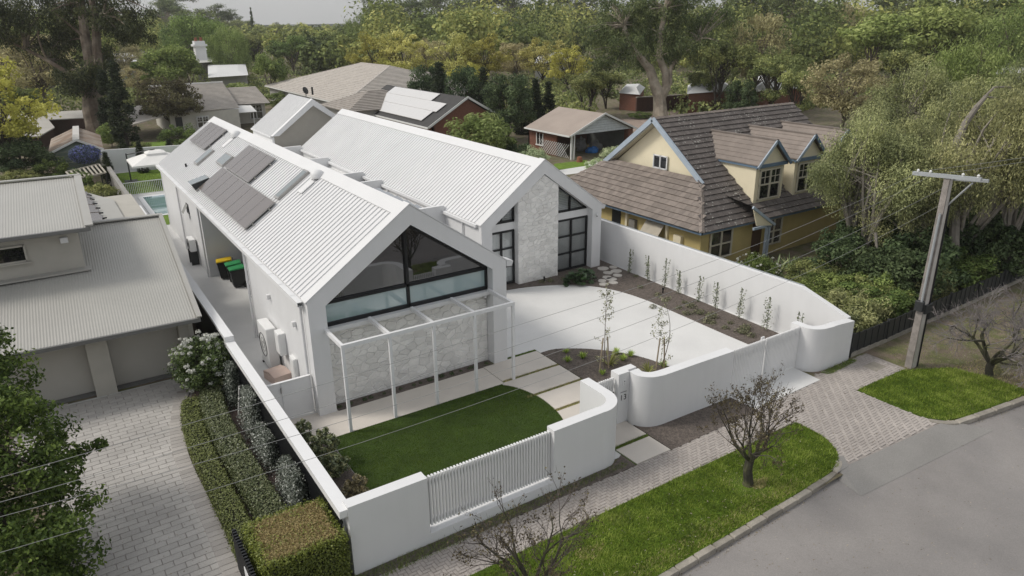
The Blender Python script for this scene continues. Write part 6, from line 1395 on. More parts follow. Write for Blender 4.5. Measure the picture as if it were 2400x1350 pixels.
# ------------------------------------------------------------------ planted beds
TUFTM = leafmat('tussock_leaf', [(.05,.075,.015),(.11,.15,.03),(.19,.22,.06)], .3, .5, 0, 0)
def tuft_mesh(seed, n, L, w, m, spread=.6):
    rng = np.random.default_rng(seed); V = []; F = []; 
    for i in range(n):
        a = rng.uniform(0,6.28); el = rng.uniform(.35,1.45)*spread; l = L*rng.uniform(.6,1.1); d = np.array([math.cos(a)*math.sin(el), math.sin(a)*math.sin(el), math.cos(el)]); s = np.array([-math.sin(a), math.cos(a), 0])*w/2; o = len(V)
        mid = d*l*.55; tip = d*l*.95-np.array([0,0,l*.22*el]); b = np.array([math.cos(a),math.sin(a),0])*.02
        V += [b-s*.7, b+s*.7, mid+s, mid-s, tip]; F += [(o,o+1,o+2,o+3)]; F += [(o+3,o+2,o+4,o+4)]
    me = bpy.data.meshes.new('tuft'); me.from_pydata([tuple(v) for v in V], [], [f if f[2] != f[3] else f[:3] for f in F]); me.materials.append(m); a = me.attributes.new('tone','FLOAT','FACE'); a.data.foreach_set('value', np.repeat(rng.uniform(0,1,n),2).astype(np.float32)); return me
tufts = [tuft_mesh(s, 90, .26, .016, TUFTM) for s in range(3)]
flax = tuft_mesh(9, 34, .75, .05, leafmat('variegated_strap_leaf', [(.12,.14,.035),(.24,.25,.08),(.40,.39,.18)], .3, .45, 0, 0, gain=1.4), .75)
tlab = ['bright green tussock at the bark bed edge nearest the courtyard curve','bigger bright green tussock in the middle of the bark bed','bright green tussock just before the nearer stepping slab','bright green tussock left of the striped strap plant','bright green tussock behind the gate post wall','bright green tussock nearest the driveway curve right of the sapling','bright green tussock at the foot of the shorter staked tree','low green tussock tucked by the pedestrian gate slats']
for i, (u, v, s) in enumerate([(1327,829,.85),(1366,842,1.15),(1330,850,1.0),(1444,832,1.1),(1459,847,1.15),(1478,837,1.1),(1555,862,1.1),(1412,880,.9)]):
    t = tag(link('tussock', tufts[i%3], None, gp(u,v)+Vector((0,0,.03)), (0,0,i*1.3), (s*1.25,s*1.25,s*1.1)), tlab[i], 'plant', 'tussocks in the curved bed')
tag(link('strap_plant', flax, None, gp(1427,858)+Vector((0,0,.03)), (0,0,1), (1,1,1)), 'yellow-striped strap-leaved plant at the foot of the taller staked sapling', 'plant')
tag(link('strap_plant', flax, None, gp(1520,876)+Vector((0,0,.03)), (0,0,3), (.7,.7,.7)), 'smaller yellow-striped strap-leaved plant close behind the wall curve', 'plant')
rng = np.random.default_rng(77); lowm = [flower_mesh(100+s, .2, 130, leafmat('grey_green_leaf', [(.05,.055,.03),(.11,.115,.065),(.2,.19,.12)], .2, .6, 0, 0, gain=1.5), .05) for s in range(2)]
gcl = [(1490,650,.6),(1500,676,.7),(1541,695,.8),(1562,705,.7),(1610,738,.9),(1620,722,1.),(1637,736,1.1),(1667,745,1.2),(1655,757,.9),(1670,760,.7),(1712,760,.6),(1700,772,.7),(1739,781,1.2),(1748,772,1.),(1760,790,.8),(1590,725,.7),(1605,712,.6),(1270,664,.7),(1290,661,.8),(1320,657,.7),(1530,722,.7)]
gcu = [q[0] for q in gcl]
for i, (u, v, s) in enumerate(gcl):
    tag(link('groundcover', lowm[i%2], None, gp(u,v)+Vector((0,0,.03)), (0,0,i), (s*1.5,s*1.5,s*1.2)), f'{ORD[sorted(gcu).index(u)]} grey-green groundcover clump along the wall bed, from the stone pier', 'plant', 'groundcover clumps in the wall bed')
lig = thing('ligularia', 'clump of large round glossy leaves against the dark window', 'plant', tuple(gp(1362,664)))
LIGM = mat('round_glossy_leaf', (.030,.062,.018), .35, .25, 6, .2, 30, rand=.35, spec=.6)
lf = MB(); n = 12; lf.add([(0,0,0)]+[(.17*math.cos(2*math.pi*k/n)*(.55 if k == 0 else 1), .17*math.sin(2*math.pi*k/n), .035*(k%2)) for k in range(n)], [(0,k+1,(k+1)%n+1) for k in range(n)]); lfm = lf.mesh('round_leaf', LIGM)
for k in range(58):
    a = rng.uniform(0,6.28); r = math.sqrt(rng.uniform(0,1)); x, y = r*.85*math.cos(a), r*.5*math.sin(a)+.1; z = .15+.42*(1-r*r)+rng.uniform(-.06,.08); s = rng.uniform(.7,1.2)
    link('leaf', lfm, lig, (x, y, z), (rng.uniform(-.4,.4)-y*.5, rng.uniform(-.35,.35)+x*.5, rng.uniform(0,6.28)), (s,s,s))
stalks = MB()
for k in range(24): a = rng.uniform(0,6.28); stalks.tube([(0,.1,0),(math.cos(a)*.55*rng.uniform(.3,1),.1+math.sin(a)*.35*rng.uniform(.3,1),.4)], .01, 4)
link('stalks', stalks.mesh('stalks', MATS['round_glossy_leaf']), lig, (0,0,0))
SSM = mat('round_stepping_stone', (.50,.47,.43), .85, .12, 3, .2, 40)
wb = bpy.data.objects['wall_bed']
for k, (u, v) in enumerate([(1413,632),(1437,629),(1425,642),(1444,638),(1423,653),(1447,648),(1433,657),(1411,661),(1437,665),(1415,669)]):
    p = gp(u, v); rs = rnd.uniform(.21,.29); mb = MB(); n = 14; poly = [(rs*rnd.uniform(.9,1.1)*math.cos(2*math.pi*i/n), rs*.92*rnd.uniform(.9,1.1)*math.sin(2*math.pi*i/n)) for i in range(n)]
    mb.prism(poly, 0, .035); link('stepping_stone', mb.mesh('stepping_stone', SSM), wb, (p.x, p.y, .04), (0,0,k))
for k, (x, y) in enumerate([(11.0,-5.2),(16.4,1.7),(12.9,5.95)]):
    MB().tube([(x,y,.04),(x,y,.26)], .03, 8).lathe([(.045,.22),(.045,.30),(.001,.31)], 10, (x,y,0)); 
    t = MB().tube([(x,y,.04),(x,y,.26)], .03, 8).lathe([(.045,.22),(.045,.30),(.001,.31)], 10, (x,y,0)).build('bollard_light', BLACK)
    tag(t, ['black garden spike light in the curved bed by the driveway gate', 'black garden spike light among the wall-bed plants', 'black garden spike light at the foot of the stone pier'][k], 'light')
strip = [(.75+.36*k+rnd.uniform(-.1,.1), .18, rnd.uniform(.5,1.)) for k in range(16)]
FBM = [flower_mesh(200+s, .17, 110, LEAF['dark'], .05) for s in range(2)]
for k, (x, y, s) in enumerate(strip): tag(link('groundcover', FBM[k%2], None, (x,y,.03), (0,0,k), (s,s*.8,s*.8)), f'{ORD[k]} low dark green plant along the stone wall foot, from the side gate', 'plant', 'plants along the stone wall foot')
# slim climbers on the side wall
CLM = leafmat('small_dark_leaf', [(.02,.026,.014),(.045,.055,.03),(.10,.105,.07)], .15, .4, 0, 0, .5)
ordn = ['first','second','third','fourth','fifth','sixth','seventh','eighth','last']
cl = [(16.95,4.54,1.25,.22),(16.92,3.25,1.25,.22),(16.9,2.11,1.45,.24),(16.92,1.25,1.1,.26),(16.9,.05,1.2,.32),(16.88,-.94,1.2,.26),(16.86,-2.2,1.35,.34),(16.84,-3.58,1.4,.36),(16.84,-4.9,1.25,.2)]
for i, (x, y, H, W) in enumerate(cl):
    r2 = np.random.default_rng(300+i); n = 210; z = r2.uniform(.05,1,n)*H; dd = W*.5*np.clip(1.1-z/H,.06,1)**.8; P = np.stack([r2.normal(size=n)*dd*.45, r2.normal(size=n)*dd*.6, z], 1); fk = r2.uniform(0,1,n) < .25
    P[fk,1] += np.where(i % 2, 1, -1)*P[fk,2]*.16
    t = thing('wall_climber', f'{ordn[i]} slim dark-leaved climber along the white side wall, counted from the house', 'climbing plant', (x, y, .04), 0, 'slim climbers along the side wall')
    link('foliage', leaf_cloud(P, r2.normal(size=(n,3))+np.array([-.3,-.4,.5]), .075, .045, r2, 0, None, 'climber_foliage', CLM), t, (0,0,0))
    link('stem', MB().tube([(0,0,-.03),(.01,.02,H*.5),(0,0,H)], [.012,.009,.004], 5).mesh('climber_cane', BARKD), t, (0,0,0))
# staked saplings
SAP = leafmat('sapling_leaf', [(.03,.035,.018),(.07,.075,.04),(.16,.15,.10)], .2, .45, 0, 0, .5); STK = mat('pine_stake', (.34,.28,.20), .9, .1)
def sapling(label, x, y, H, seed):
    rr = random.Random(seed); r2 = np.random.default_rng(seed); t = thing('sapling', label, 'tree', (x, y, .03), 0, 'staked young trees'); mb = MB(); P = []
    pts = limb(mb, (0,0,0), (.02,.03,H), .018, .005, rr, 8, sides=6)
    for k in range(22):
        z = H*(.34+.64*rr.random()); a = rr.uniform(0,6.28); l = rr.uniform(.15,.48)*(1.15-z/H*.5); e = Vector((math.cos(a)*l, math.sin(a)*l, z+l*rr.uniform(.5,1.2))); mb.tube([(0,0,z),(e.x*.5,e.y*.5,z+(e.z-z)*.4),e], [.006,.004,.002], 4, cap=False)
        for q in range(13): f = rr.uniform(.25,1); P.append((e.x*f+rr.gauss(0,.04), e.y*f+rr.gauss(0,.04), z+(e.z-z)*f+rr.gauss(0,.05)))
    for k in range(2):                   # low side shoots
        a = rr.uniform(0,6.28)
        for q in range(16): f = rr.uniform(.3,1); P.append((math.cos(a)*.4*f, math.sin(a)*.4*f, .25+.35*f+rr.gauss(0,.05)))
        mb.tube([(0,0,.2),(math.cos(a)*.4,math.sin(a)*.4,.6)], .004, 4)
    P = np.array(P); link('trunk', mb.mesh('sapling_trunk', BARKG), t, (0,0,0)); link('crown', leaf_cloud(P, r2.normal(size=P.shape)+np.array([0,0,.4]), .085, .04, r2, .3, None, 'sapling_leaves', SAP), t, (0,0,0))
    for sx in (-.22, .2): link('stake', MB().box(sx-.018,sx+.018,-.018,.018,0,1.25).mesh('stake', STK), t, (0,0,0), (0,R(-3*sx*8),0))
    return t
sapling('taller staked young tree with thin leaves beside the curved driveway', 9.38, -2.6, 3.1, 61); sapling('shorter staked young tree leaning near the wall curve', 11.0, -3.7, 2.6, 62)
# ------------------------------------------------------------------ bare street trees
TWIG = mat('grey_twig', (.10,.085,.075), .95, .25, 4); TWIGP = mat('pale_lichen_twig', (.19,.172,.168), .95, .25, 4); BARKB = mat('mossy_black_bark', (.045,.042,.032), .95, .4, 5, .6, 30, col2=(.07,.07,.035))
def bare_tree(label, x, y, H, W, seed, nleaf, leafm, bark=BARKB, twig=TWIG, forks=5, trunk=.45, spread=1., levels=4, droop=0., r0=.13, dense=0, rmin=.0035):
    rr = random.Random(seed); r2 = np.random.default_rng(seed); big = MB(); tw = MB(); tips = []
    t = thing('street_tree', label, 'tree', (x, y, 0), 0, 'bare street trees')
    def grow(p, d, L, r, lv):
        n = 3; pts = [p]; q = p; dd = d
        for i in range(n):
            dd = (dd+Vector((rr.gauss(0,.13),rr.gauss(0,.13),rr.gauss(.03,.10)-droop*.1*(5-lv)))).normalized(); q = q+dd*(L/n); pts.append(q)
        m_ = big if r > .022 else tw
        m_.tube(pts, [r*(1-.4*i/n) for i in range(n+1)], 6 if r > .03 else (4 if r > .008 else 3), cap=False)
        if lv <= 1: tips.extend(pts[1:])
        if lv == 0: return
        for k in range((rr.choice((2,3,3)) if lv > 1 else rr.choice((3,4)))+(dense if lv < 4 else 0)):
            f = rr.uniform(.35,1) if k else 1.; s = pts[min(n, int(f*n+.5))]; ax = Vector((rr.gauss(0,1),rr.gauss(0,1),rr.gauss(.1,.7))).normalized(); nd = (dd*.75+ax*.62*spread).normalized()
            grow(s, nd, L*rr.uniform(.58,.86), max(rmin, r*(.62 if k == 0 else .5)), lv-1)
    big.tube([(0,0,-.05),(.02,0,.12),(-.03,.03,trunk*.6),(0,.02,trunk)], [r0*1.35,r0*1.05,r0*.95,r0], 9, cap=False)
    for k in range(forks):
        a = 2*math.pi*k/forks+rr.uniform(-.3,.3); grow(Vector((0,.02,trunk-.05)), Vector((math.cos(a)*.75*spread, math.sin(a)*.75*spread, rr.uniform(.55,1.1))).normalized(), H*.36, r0*.55, levels)
    allp = np.array([q[:] for q in tips]); sc = W/2/max(.1, np.percentile(np.hypot(allp[:,0],allp[:,1]),97)); sz = (H-trunk)/max(.1, np.percentile(allp[:,2],99)-trunk)
    def fit(m_): m_.v = [((v[0]*(1+(sc-1)*min(1,max(0,(v[2]-trunk*.8)/.6))), v[1]*(1+(sc-1)*min(1,max(0,(v[2]-trunk*.8)/.6))), v[2] if v[2] < trunk else trunk+(v[2]-trunk)*sz)) for v in m_.v]
    fit(big); fit(tw); link('trunk', big.mesh('bare_trunk', bark), t, (0,0,0)); link('twigs', tw.mesh('bare_twigs', twig), t, (0,0,0))
    if nleaf:
        P = allp[r2.integers(0,len(allp),nleaf)]+r2.normal(size=(nleaf,3))*.04; k = np.minimum(1,np.maximum(0,(P[:,2]-trunk*.8)/.6)); P[:,0] *= 1+(sc-1)*k; P[:,1] *= 1+(sc-1)*k; P[:,2] = trunk+(P[:,2]-trunk)*sz
        link('crown', leaf_cloud(P, r2.normal(size=P.shape), .062, .034, r2, .4, None, 'last_leaves', leafm), t, (0,0,0))
    return t
BRL = leafmat('withered_leaf', [(.035,.028,.018),(.085,.068,.04),(.15,.13,.07)], .2, .7, 0, 0, gain=1.3)
bare_tree('nearly leafless street tree on the bright verge before the driveway gate', 8.22, -9.83, 3.1, 2.7, 5, 3200, BRL, trunk=.8, r0=.125, forks=6, spread=.72, levels=5)
bare_tree('leafless street tree in front of the slatted wall opening, rooted in the near verge', 1.05, -10.15, 2.9, 3.1, 8, 1900, BRL, trunk=.5, r0=.11, forks=6, spread=.75, levels=5)
bare_tree('pale tangled twiggy tree at the far end of the verge past the power pole', 19.9, -10.35, 3.1, 4.6, 13, 160, BRL, twig=TWIGP, trunk=.5, spread=1.0, levels=5, forks=7, droop=.12, r0=.125, dense=1, rmin=.0065)
# ------------------------------------------------------------------ big left street tree
def big_tree():
    rng = np.random.default_rng(9); m = leafmat('pear_leaf', [(.016,.026,.007),(.036,.054,.013),(.095,.125,.03)], .3, .5, 0, 0, .10, gain=2.7)
    t = thing('broadleaf_tree', 'large glossy green tree leaning in over the paved driveway', 'tree', (-8.0, -2.2, 0))
    H = 5.5; cs = [((-.1,2.0,3.9),(1.25,1.3,1.65),95),((.0,.3,2.7),(1.6,1.5,1.6),120),((.1,-1.2,2.1),(1.7,1.4,1.6),110),((-.9,-.5,3.1),(1.4,1.6,1.7),90),((.2,-2.6,1.5),(1.5,1.4,1.3),80)]
    C = []
    for c, r, n in cs:
        d = rng.normal(size=(n,3)); d /= np.linalg.norm(d, axis=1, keepdims=True); C.append(np.array(c)+d*np.array(r)*rng.uniform(.45,1,(n,1))**.6)
    arm = np.array([(1.2+.12*k, .7+.05*k, 1.75+.1*math.sin(k)) for k in range(8)])+rng.normal(size=(8,3))*.08; C.append(arm); C = np.vstack(C); C[:,2] = np.maximum(C[:,2], .35)
    Rr = .34*rng.uniform(.6,1.3,len(C)); Rr[-8:] = .2; P, N, idx = clumps_points(C, Rr, 105, rng, .85); tone = np.clip(rng.uniform(0,.8,len(P))+rng.uniform(-.22,.25,len(C))[idx], 0, 1)
    link('crown', leaf_cloud(P, N, .105, .062, rng, .3, tone, 'pear_leaves', m), t, (0,0,0)); rr = random.Random(4); mb = MB(); st_ = limb(mb, (0,0,-.1), (-.1,.4,3.2), .17, .06, rr, 8, sides=9)
    for k in range(46): limb(mb, st_[rr.choice((2,3,4,5,6,7,8))], Vector(C[rr.randrange(len(C))]), .05, .008, rr, 4, sides=5)
    limb(mb, st_[3], Vector(C[-1]), .05, .01, rr, 6); link('trunk', mb.mesh('pear_trunk', BARKD), t, (0,0,0))
big_tree()
bush('clipped dark shrub under the large left tree at the driveway edge', -7.3, -3.6, .9, 1.1, LEAF['dark'], 71, .07, 60, 120)
# ------------------------------------------------------------------ leafy garden right of the side wall
wr, C, Rr, rg = bush('white-flowering rose bush by the yellow house window', 21.3, .6, 1.15, 2.2, LEAF['green'], 81, .09, 70, 70, 'rose_bush')
wf = [flower_mesh(400+s, .07, 22, PETAL, .05) for s in range(2)]
for k in range(40):
    d = rg.normal(size=3); d[2] = abs(d[2]); d /= np.linalg.norm(d); link('flower_head', wf[k%2], wr, (d[0]*1.1, d[1]*1.1, .5+d[2]*.72), (0,0,k), (rg.uniform(.6,1.2),)*3)
fx = tuft_mesh(19, 60, 1.5, .07, leafmat('flax_blade', [(.03,.045,.02),(.07,.09,.04),(.16,.17,.09)], .2, .4, 0, 0, .5), .7)
for u, v, s, lab in ((1815,655,1.,'tall flax with arching blades beside the white rose bush'),(1870,672,.9,'flax with loose blades between the roses and the pink bush'),(1850,640,.8,'flax clump half hidden under the weeping tree')):
    tag(link('flax', fx, None, gp(u,v), (0,0,u), (s,s,s)), lab, 'plant')
pr, C, Rr, rg = bush('low bush dotted with pink blooms above the sloping wall end', 21.6, -3.2, .9, 1.6, LEAF['green'], 82, .08, 50, 80, 'rose_bush')
PINK = leafmat('coral_petal', [(.45,.12,.10),(.60,.22,.17),(.62,.36,.30)], .2, .8, 0, 0, gain=1.0); pf_ = flower_mesh(410, .08, 24, PINK, .05)
for k in range(16): d = rg.normal(size=3); d[2] = abs(d[2]); d /= np.linalg.norm(d); link('flower_head', pf_, pr, (d[0]*.8, d[1]*.8, .4+d[2]*.55), (0,0,k), (rg.uniform(.6,1.2),)*3)
garden = [('bush',1905,700,2.2,1.2,'mid green shrub just past the pink-dotted bush'),('limebush',1940,690,2.0,1.1,'fresh green low shrub glowing behind the pink blooms'),('olivebush',1960,735,2.4,1.0,'feathery olive shrub above the wall corner'),('pepbush',2010,760,2.6,1.1,'spreading feathery shrub right behind the rounded wall corner'),
 ('bush',2040,720,2.6,1.3,'green shrub in the middle of the dense garden'),('pepbush',2085,765,2.6,1.3,'arching shrub leaning over the low charcoal fence'),('olivebush',2110,725,2.4,1.3,'yellow-tipped shrub left of the power pole'),('darkbush',2060,680,3.0,1.6,'dark shrub in shade beneath the weeping trees'),('darkbush',1980,650,3.0,1.6,'deep shaded shrub under the nearest weeping tree'),
 ('bush',2150,735,2.6,1.4,'leafy shrub directly behind the power pole'),('darkbush',2200,720,3.0,1.5,'dark shrub right of the power pole'),('pepbush',2260,715,2.8,1.4,'feathery shrub above the pale twiggy tree'),('bush',2300,690,2.8,1.4,'green shrub near the bend of the charcoal fence'),('olivebush',2350,670,2.8,1.4,'olive shrub by the far stretch of the charcoal fence'),
 ('darkbush',2390,640,3.2,1.7,'dark shrub at the picture edge behind the fence'),('darkbush',2140,660,3.6,1.9,'large dark shrub below the bent pale branch'),('bush',2240,650,3.2,1.7,'big green shrub under the crooked grey trunk'),('darkbush',2320,630,3.4,1.8,'gloomy shrub between the crooked trunk and the fence'),('olivebush',1900,650,2.4,1.2,'loose olive shrub behind the flax blades'),('bush',1985,695,2.4,1.2,'rounded shrub under hanging fronds behind the blooms'),
 ('darkbush',2050,620,3.4,2.0,'dark undergrowth shrub between two weeping trunks'),('darkbush',2180,610,3.6,2.0,'dark tall shrub behind the crooked trunk'),('pepbush',2130,790,1.6,.7,'low trailing shrub at the fence foot by the pole'),('darkbush',2090,600,3.6,1.9,'dark bushy understorey shrub left of the pole top'),('darkbush',2270,590,3.6,2.0,'dark understorey shrub right of the crooked trunk'),('darkbush',2000,600,3.0,1.6,'dark understorey shrub by the yellow house end wall'),('darkbush',2360,560,4.0,2.2,'dark understorey shrub far back at the right edge')]
for k, u, v, W, H, lab in garden:
    p = gp(u, v+25); p.y = max(p.y, -5.3+rnd.uniform(0,.5)); plant(k, p, H*(1.55 if k == 'darkbush' else 1.15), W*1.12, lab, 'shrubs filling the garden beside the yellow house')
pep = [(2012,648,262,370,'nearest weeping tree, its fronds hanging before the yellow dormers'),(2085,545,215,300,'weeping tree rising past the far end of the yellow house'),(2105,650,330,330,'dense weeping tree behind the power pole crossarm'),(2235,645,150,420,'tall weeping tree with a crooked grey trunk'),(2370,650,230,330,'weeping tree at the right edge of the garden'),(2300,520,120,360,'weeping tree standing behind the crooked trunk'),(2130,470,150,340,'broad olive tree behind the weeping trees'),(2420,560,110,330,'weeping tree half outside the right edge')]
for i, (u, vb_, vt, w, lab) in enumerate(pep): tree_px('pepper', u, vb_, vt, w, lab, 'weeping trees beside the yellow house', s=i%2, rz=i*1.1)
# crooked bare trunk and limb visible among the fronds
ck = thing('bent_trunk', 'crooked bare grey trunk with pale bent limbs among weeping fronds', 'tree', (24.6, 1.5, 0)); rr = random.Random(3); mb = MB()
def px3(u, v, dep): d = ray(u, v); return CAM+d*dep
dp = (gp(2235,640)-CAM).dot(FW); TR = [(2236,640),(2236,560),(2240,470),(2243,400),(2240,340),(2262,290),(2290,250),(2312,225)]
mb.tube([px3(u,v,dp-2.4)for u,v in TR], [.24,.22,.2,.19,.18,.15,.12,.07], 8); mb.tube([px3(u,v,dp-2.4) for u,v in ((2300,236),(2330,205),(2365,203),(2380,215))], [.07,.05,.04,.02], 6); mb.tube([px3(u,v,dp-2.4) for u,v in ((2306,225),(2345,232),(2358,242))], [.05,.04,.02], 6); mb.tube([px3(u,v,dp-2.4) for u,v in ((2243,342),(2270,338),(2290,345))], [.06,.05,.02], 6)
mb.tube([px3(u,v,dp-3) for u,v in ((2052,545),(2055,580),(2060,600),(2078,613))], [.07,.06,.05,.02], 6); mb.build('trunk', mat('silver_trunk', (.20,.18,.155), .95, .25, 3, .4, 20), ck)
# ------------------------------------------------------------------ big gums
def gum_tree(label, base, H, trunk_r, forks, plates, leafm, barkm, seed, k=150, leaf=.34, cr=1.0):
    """forks: list of limb polylines (offsets from base); plates: (x,y,z,rx,rz,n) foliage masses"""
    rng = np.random.default_rng(seed); rr = random.Random(seed); t = thing('gum_tree', label, 'tree', (base.x, base.y, 0)); mb = MB(); ends = []
    for line, r0, r1 in forks:
        pts = [Vector(p) for p in line]; n = len(pts); mb.tube(pts, [r0+(r1-r0)*i/(n-1) for i in range(n)], 10, cap=False); ends += pts[n//2:]
    C = np.vstack([np.array((x,y,z))+rng.normal(size=(n,3))*np.array((rx,rx,rz))*.5 for x,y,z,rx,rz,n in plates]); Rr = cr*rng.uniform(.6,1.3,len(C)); P, N, idx = clumps_points(C, Rr, k, rng, .6)
    tone = np.clip(rng.uniform(.05,.8,len(P))+rng.uniform(-.25,.25,len(C))[idx], 0, 1); P[:,2] -= rng.uniform(0,1,len(P))**2*.7
    for i in range(0, len(C), 3):
        p = Vector(C[i]); e = min(ends, key=lambda q: (q-p).length); limb(mb, e, p, trunk_r*.16, .03, rr, 4, .05, 5)
    link('trunk', mb.mesh('gum_trunk', barkm), t, (0,0,0)); link('crown', leaf_cloud(P, N, leaf, leaf*.3, rng, .6, tone, 'gum_crown', leafm), t, (0,0,0)); return t
# helper: offsets, in metres at the tree's own distance, of points sighted in the picture
def sight(base, pts, jit=0, seed=0):
    dep = (base-CAM).dot(FW); rr = random.Random(seed); out = []
    for u, v in pts:
        p = CAM+ray(u, v)*(dep+rr.uniform(-jit, jit)); out.append(p-base)
    return out
def plates_of(base, L, seed, depth=2.5):
    dep = (base-CAM).dot(FW); rr = random.Random(seed); out = []
    for u, v, ru, rv, n in L:
        p = CAM+ray(u, v)*(dep+rr.uniform(-depth, depth))-base; out.append((p.x, p.y, p.z, ru*dep/FPX, rv*dep/FPX, n))
    return out
gb = gp(228,326)
gum_tree('towering dark gum with a thick double trunk behind the green shed', gb, 18, .9,
 [(sight(gb,[(236,332),(226,300),(215,260),(212,215),(215,160),(200,90),(190,10),(185,-60)]),1.15,.25),(sight(gb,[(222,320),(222,260),(228,200),(228,140),(225,60),(215,0),(205,-80)]),.8,.2),(sight(gb,[(205,240),(190,200),(160,172),(110,140),(60,115),(15,95)]),.35,.1),(sight(gb,[(225,90),(240,40),(252,-10)]),.25,.1)],
 plates_of(gb,[(60,40,55,40,26),(150,60,50,45,30),(120,110,45,25,20),(280,45,60,40,34),(310,75,35,25,14),(200,20,70,50,34),(110,0,80,40,26),(260,-10,70,40,24),(170,190,36,26,20),(222,170,24,26,18),(150,150,30,22,12),(25,85,40,25,14),(240,130,26,24,14),(20,20,50,40,16)],1),
 leafmat('dark_gum_leaf', [(.012,.017,.008),(.030,.037,.015),(.08,.086,.036)], gain=2.0), mat('brown_gum_bark', (.115,.085,.062), .95, .35, 1.2, .6, 14, col2=(.22,.18,.14)), 3, 120, .36, 1.05)
gb2 = gp(1548,280)
gum_tree('great pale-trunked gum with forked limbs behind the yellow house', gb2, 18, .8,
 [(sight(gb2,[(1548,290),(1547,255),(1545,225),(1535,200),(1525,165),(1505,140),(1480,110),(1462,60)]),.95,.22),(sight(gb2,[(1549,228),(1562,205),(1560,170),(1545,135),(1548,80),(1560,20),(1570,-40)]),.62,.2),(sight(gb2,[(1540,210),(1560,215),(1570,195),(1572,160),(1590,130),(1640,90)]),.4,.12)],
 plates_of(gb2,[(1430,30,45,30,18),(1480,60,50,30,26),(1400,80,40,25,16),(1450,110,45,25,20),(1530,20,60,40,30),(1520,90,50,28,26),(1580,60,55,35,30),(1600,110,40,25,18),(1640,40,50,40,24),(1660,100,40,30,18),(1560,120,40,18,14),(1490,0,60,40,24),(1590,-10,60,40,24),(1420,140,35,18,12),(1700,30,40,35,14),(1500,135,35,15,10)],2),
 leafmat('mid_gum_leaf', [(.022,.029,.013),(.046,.055,.022),(.10,.105,.046)]), BARKP, 4, 120, .36, 1.05)

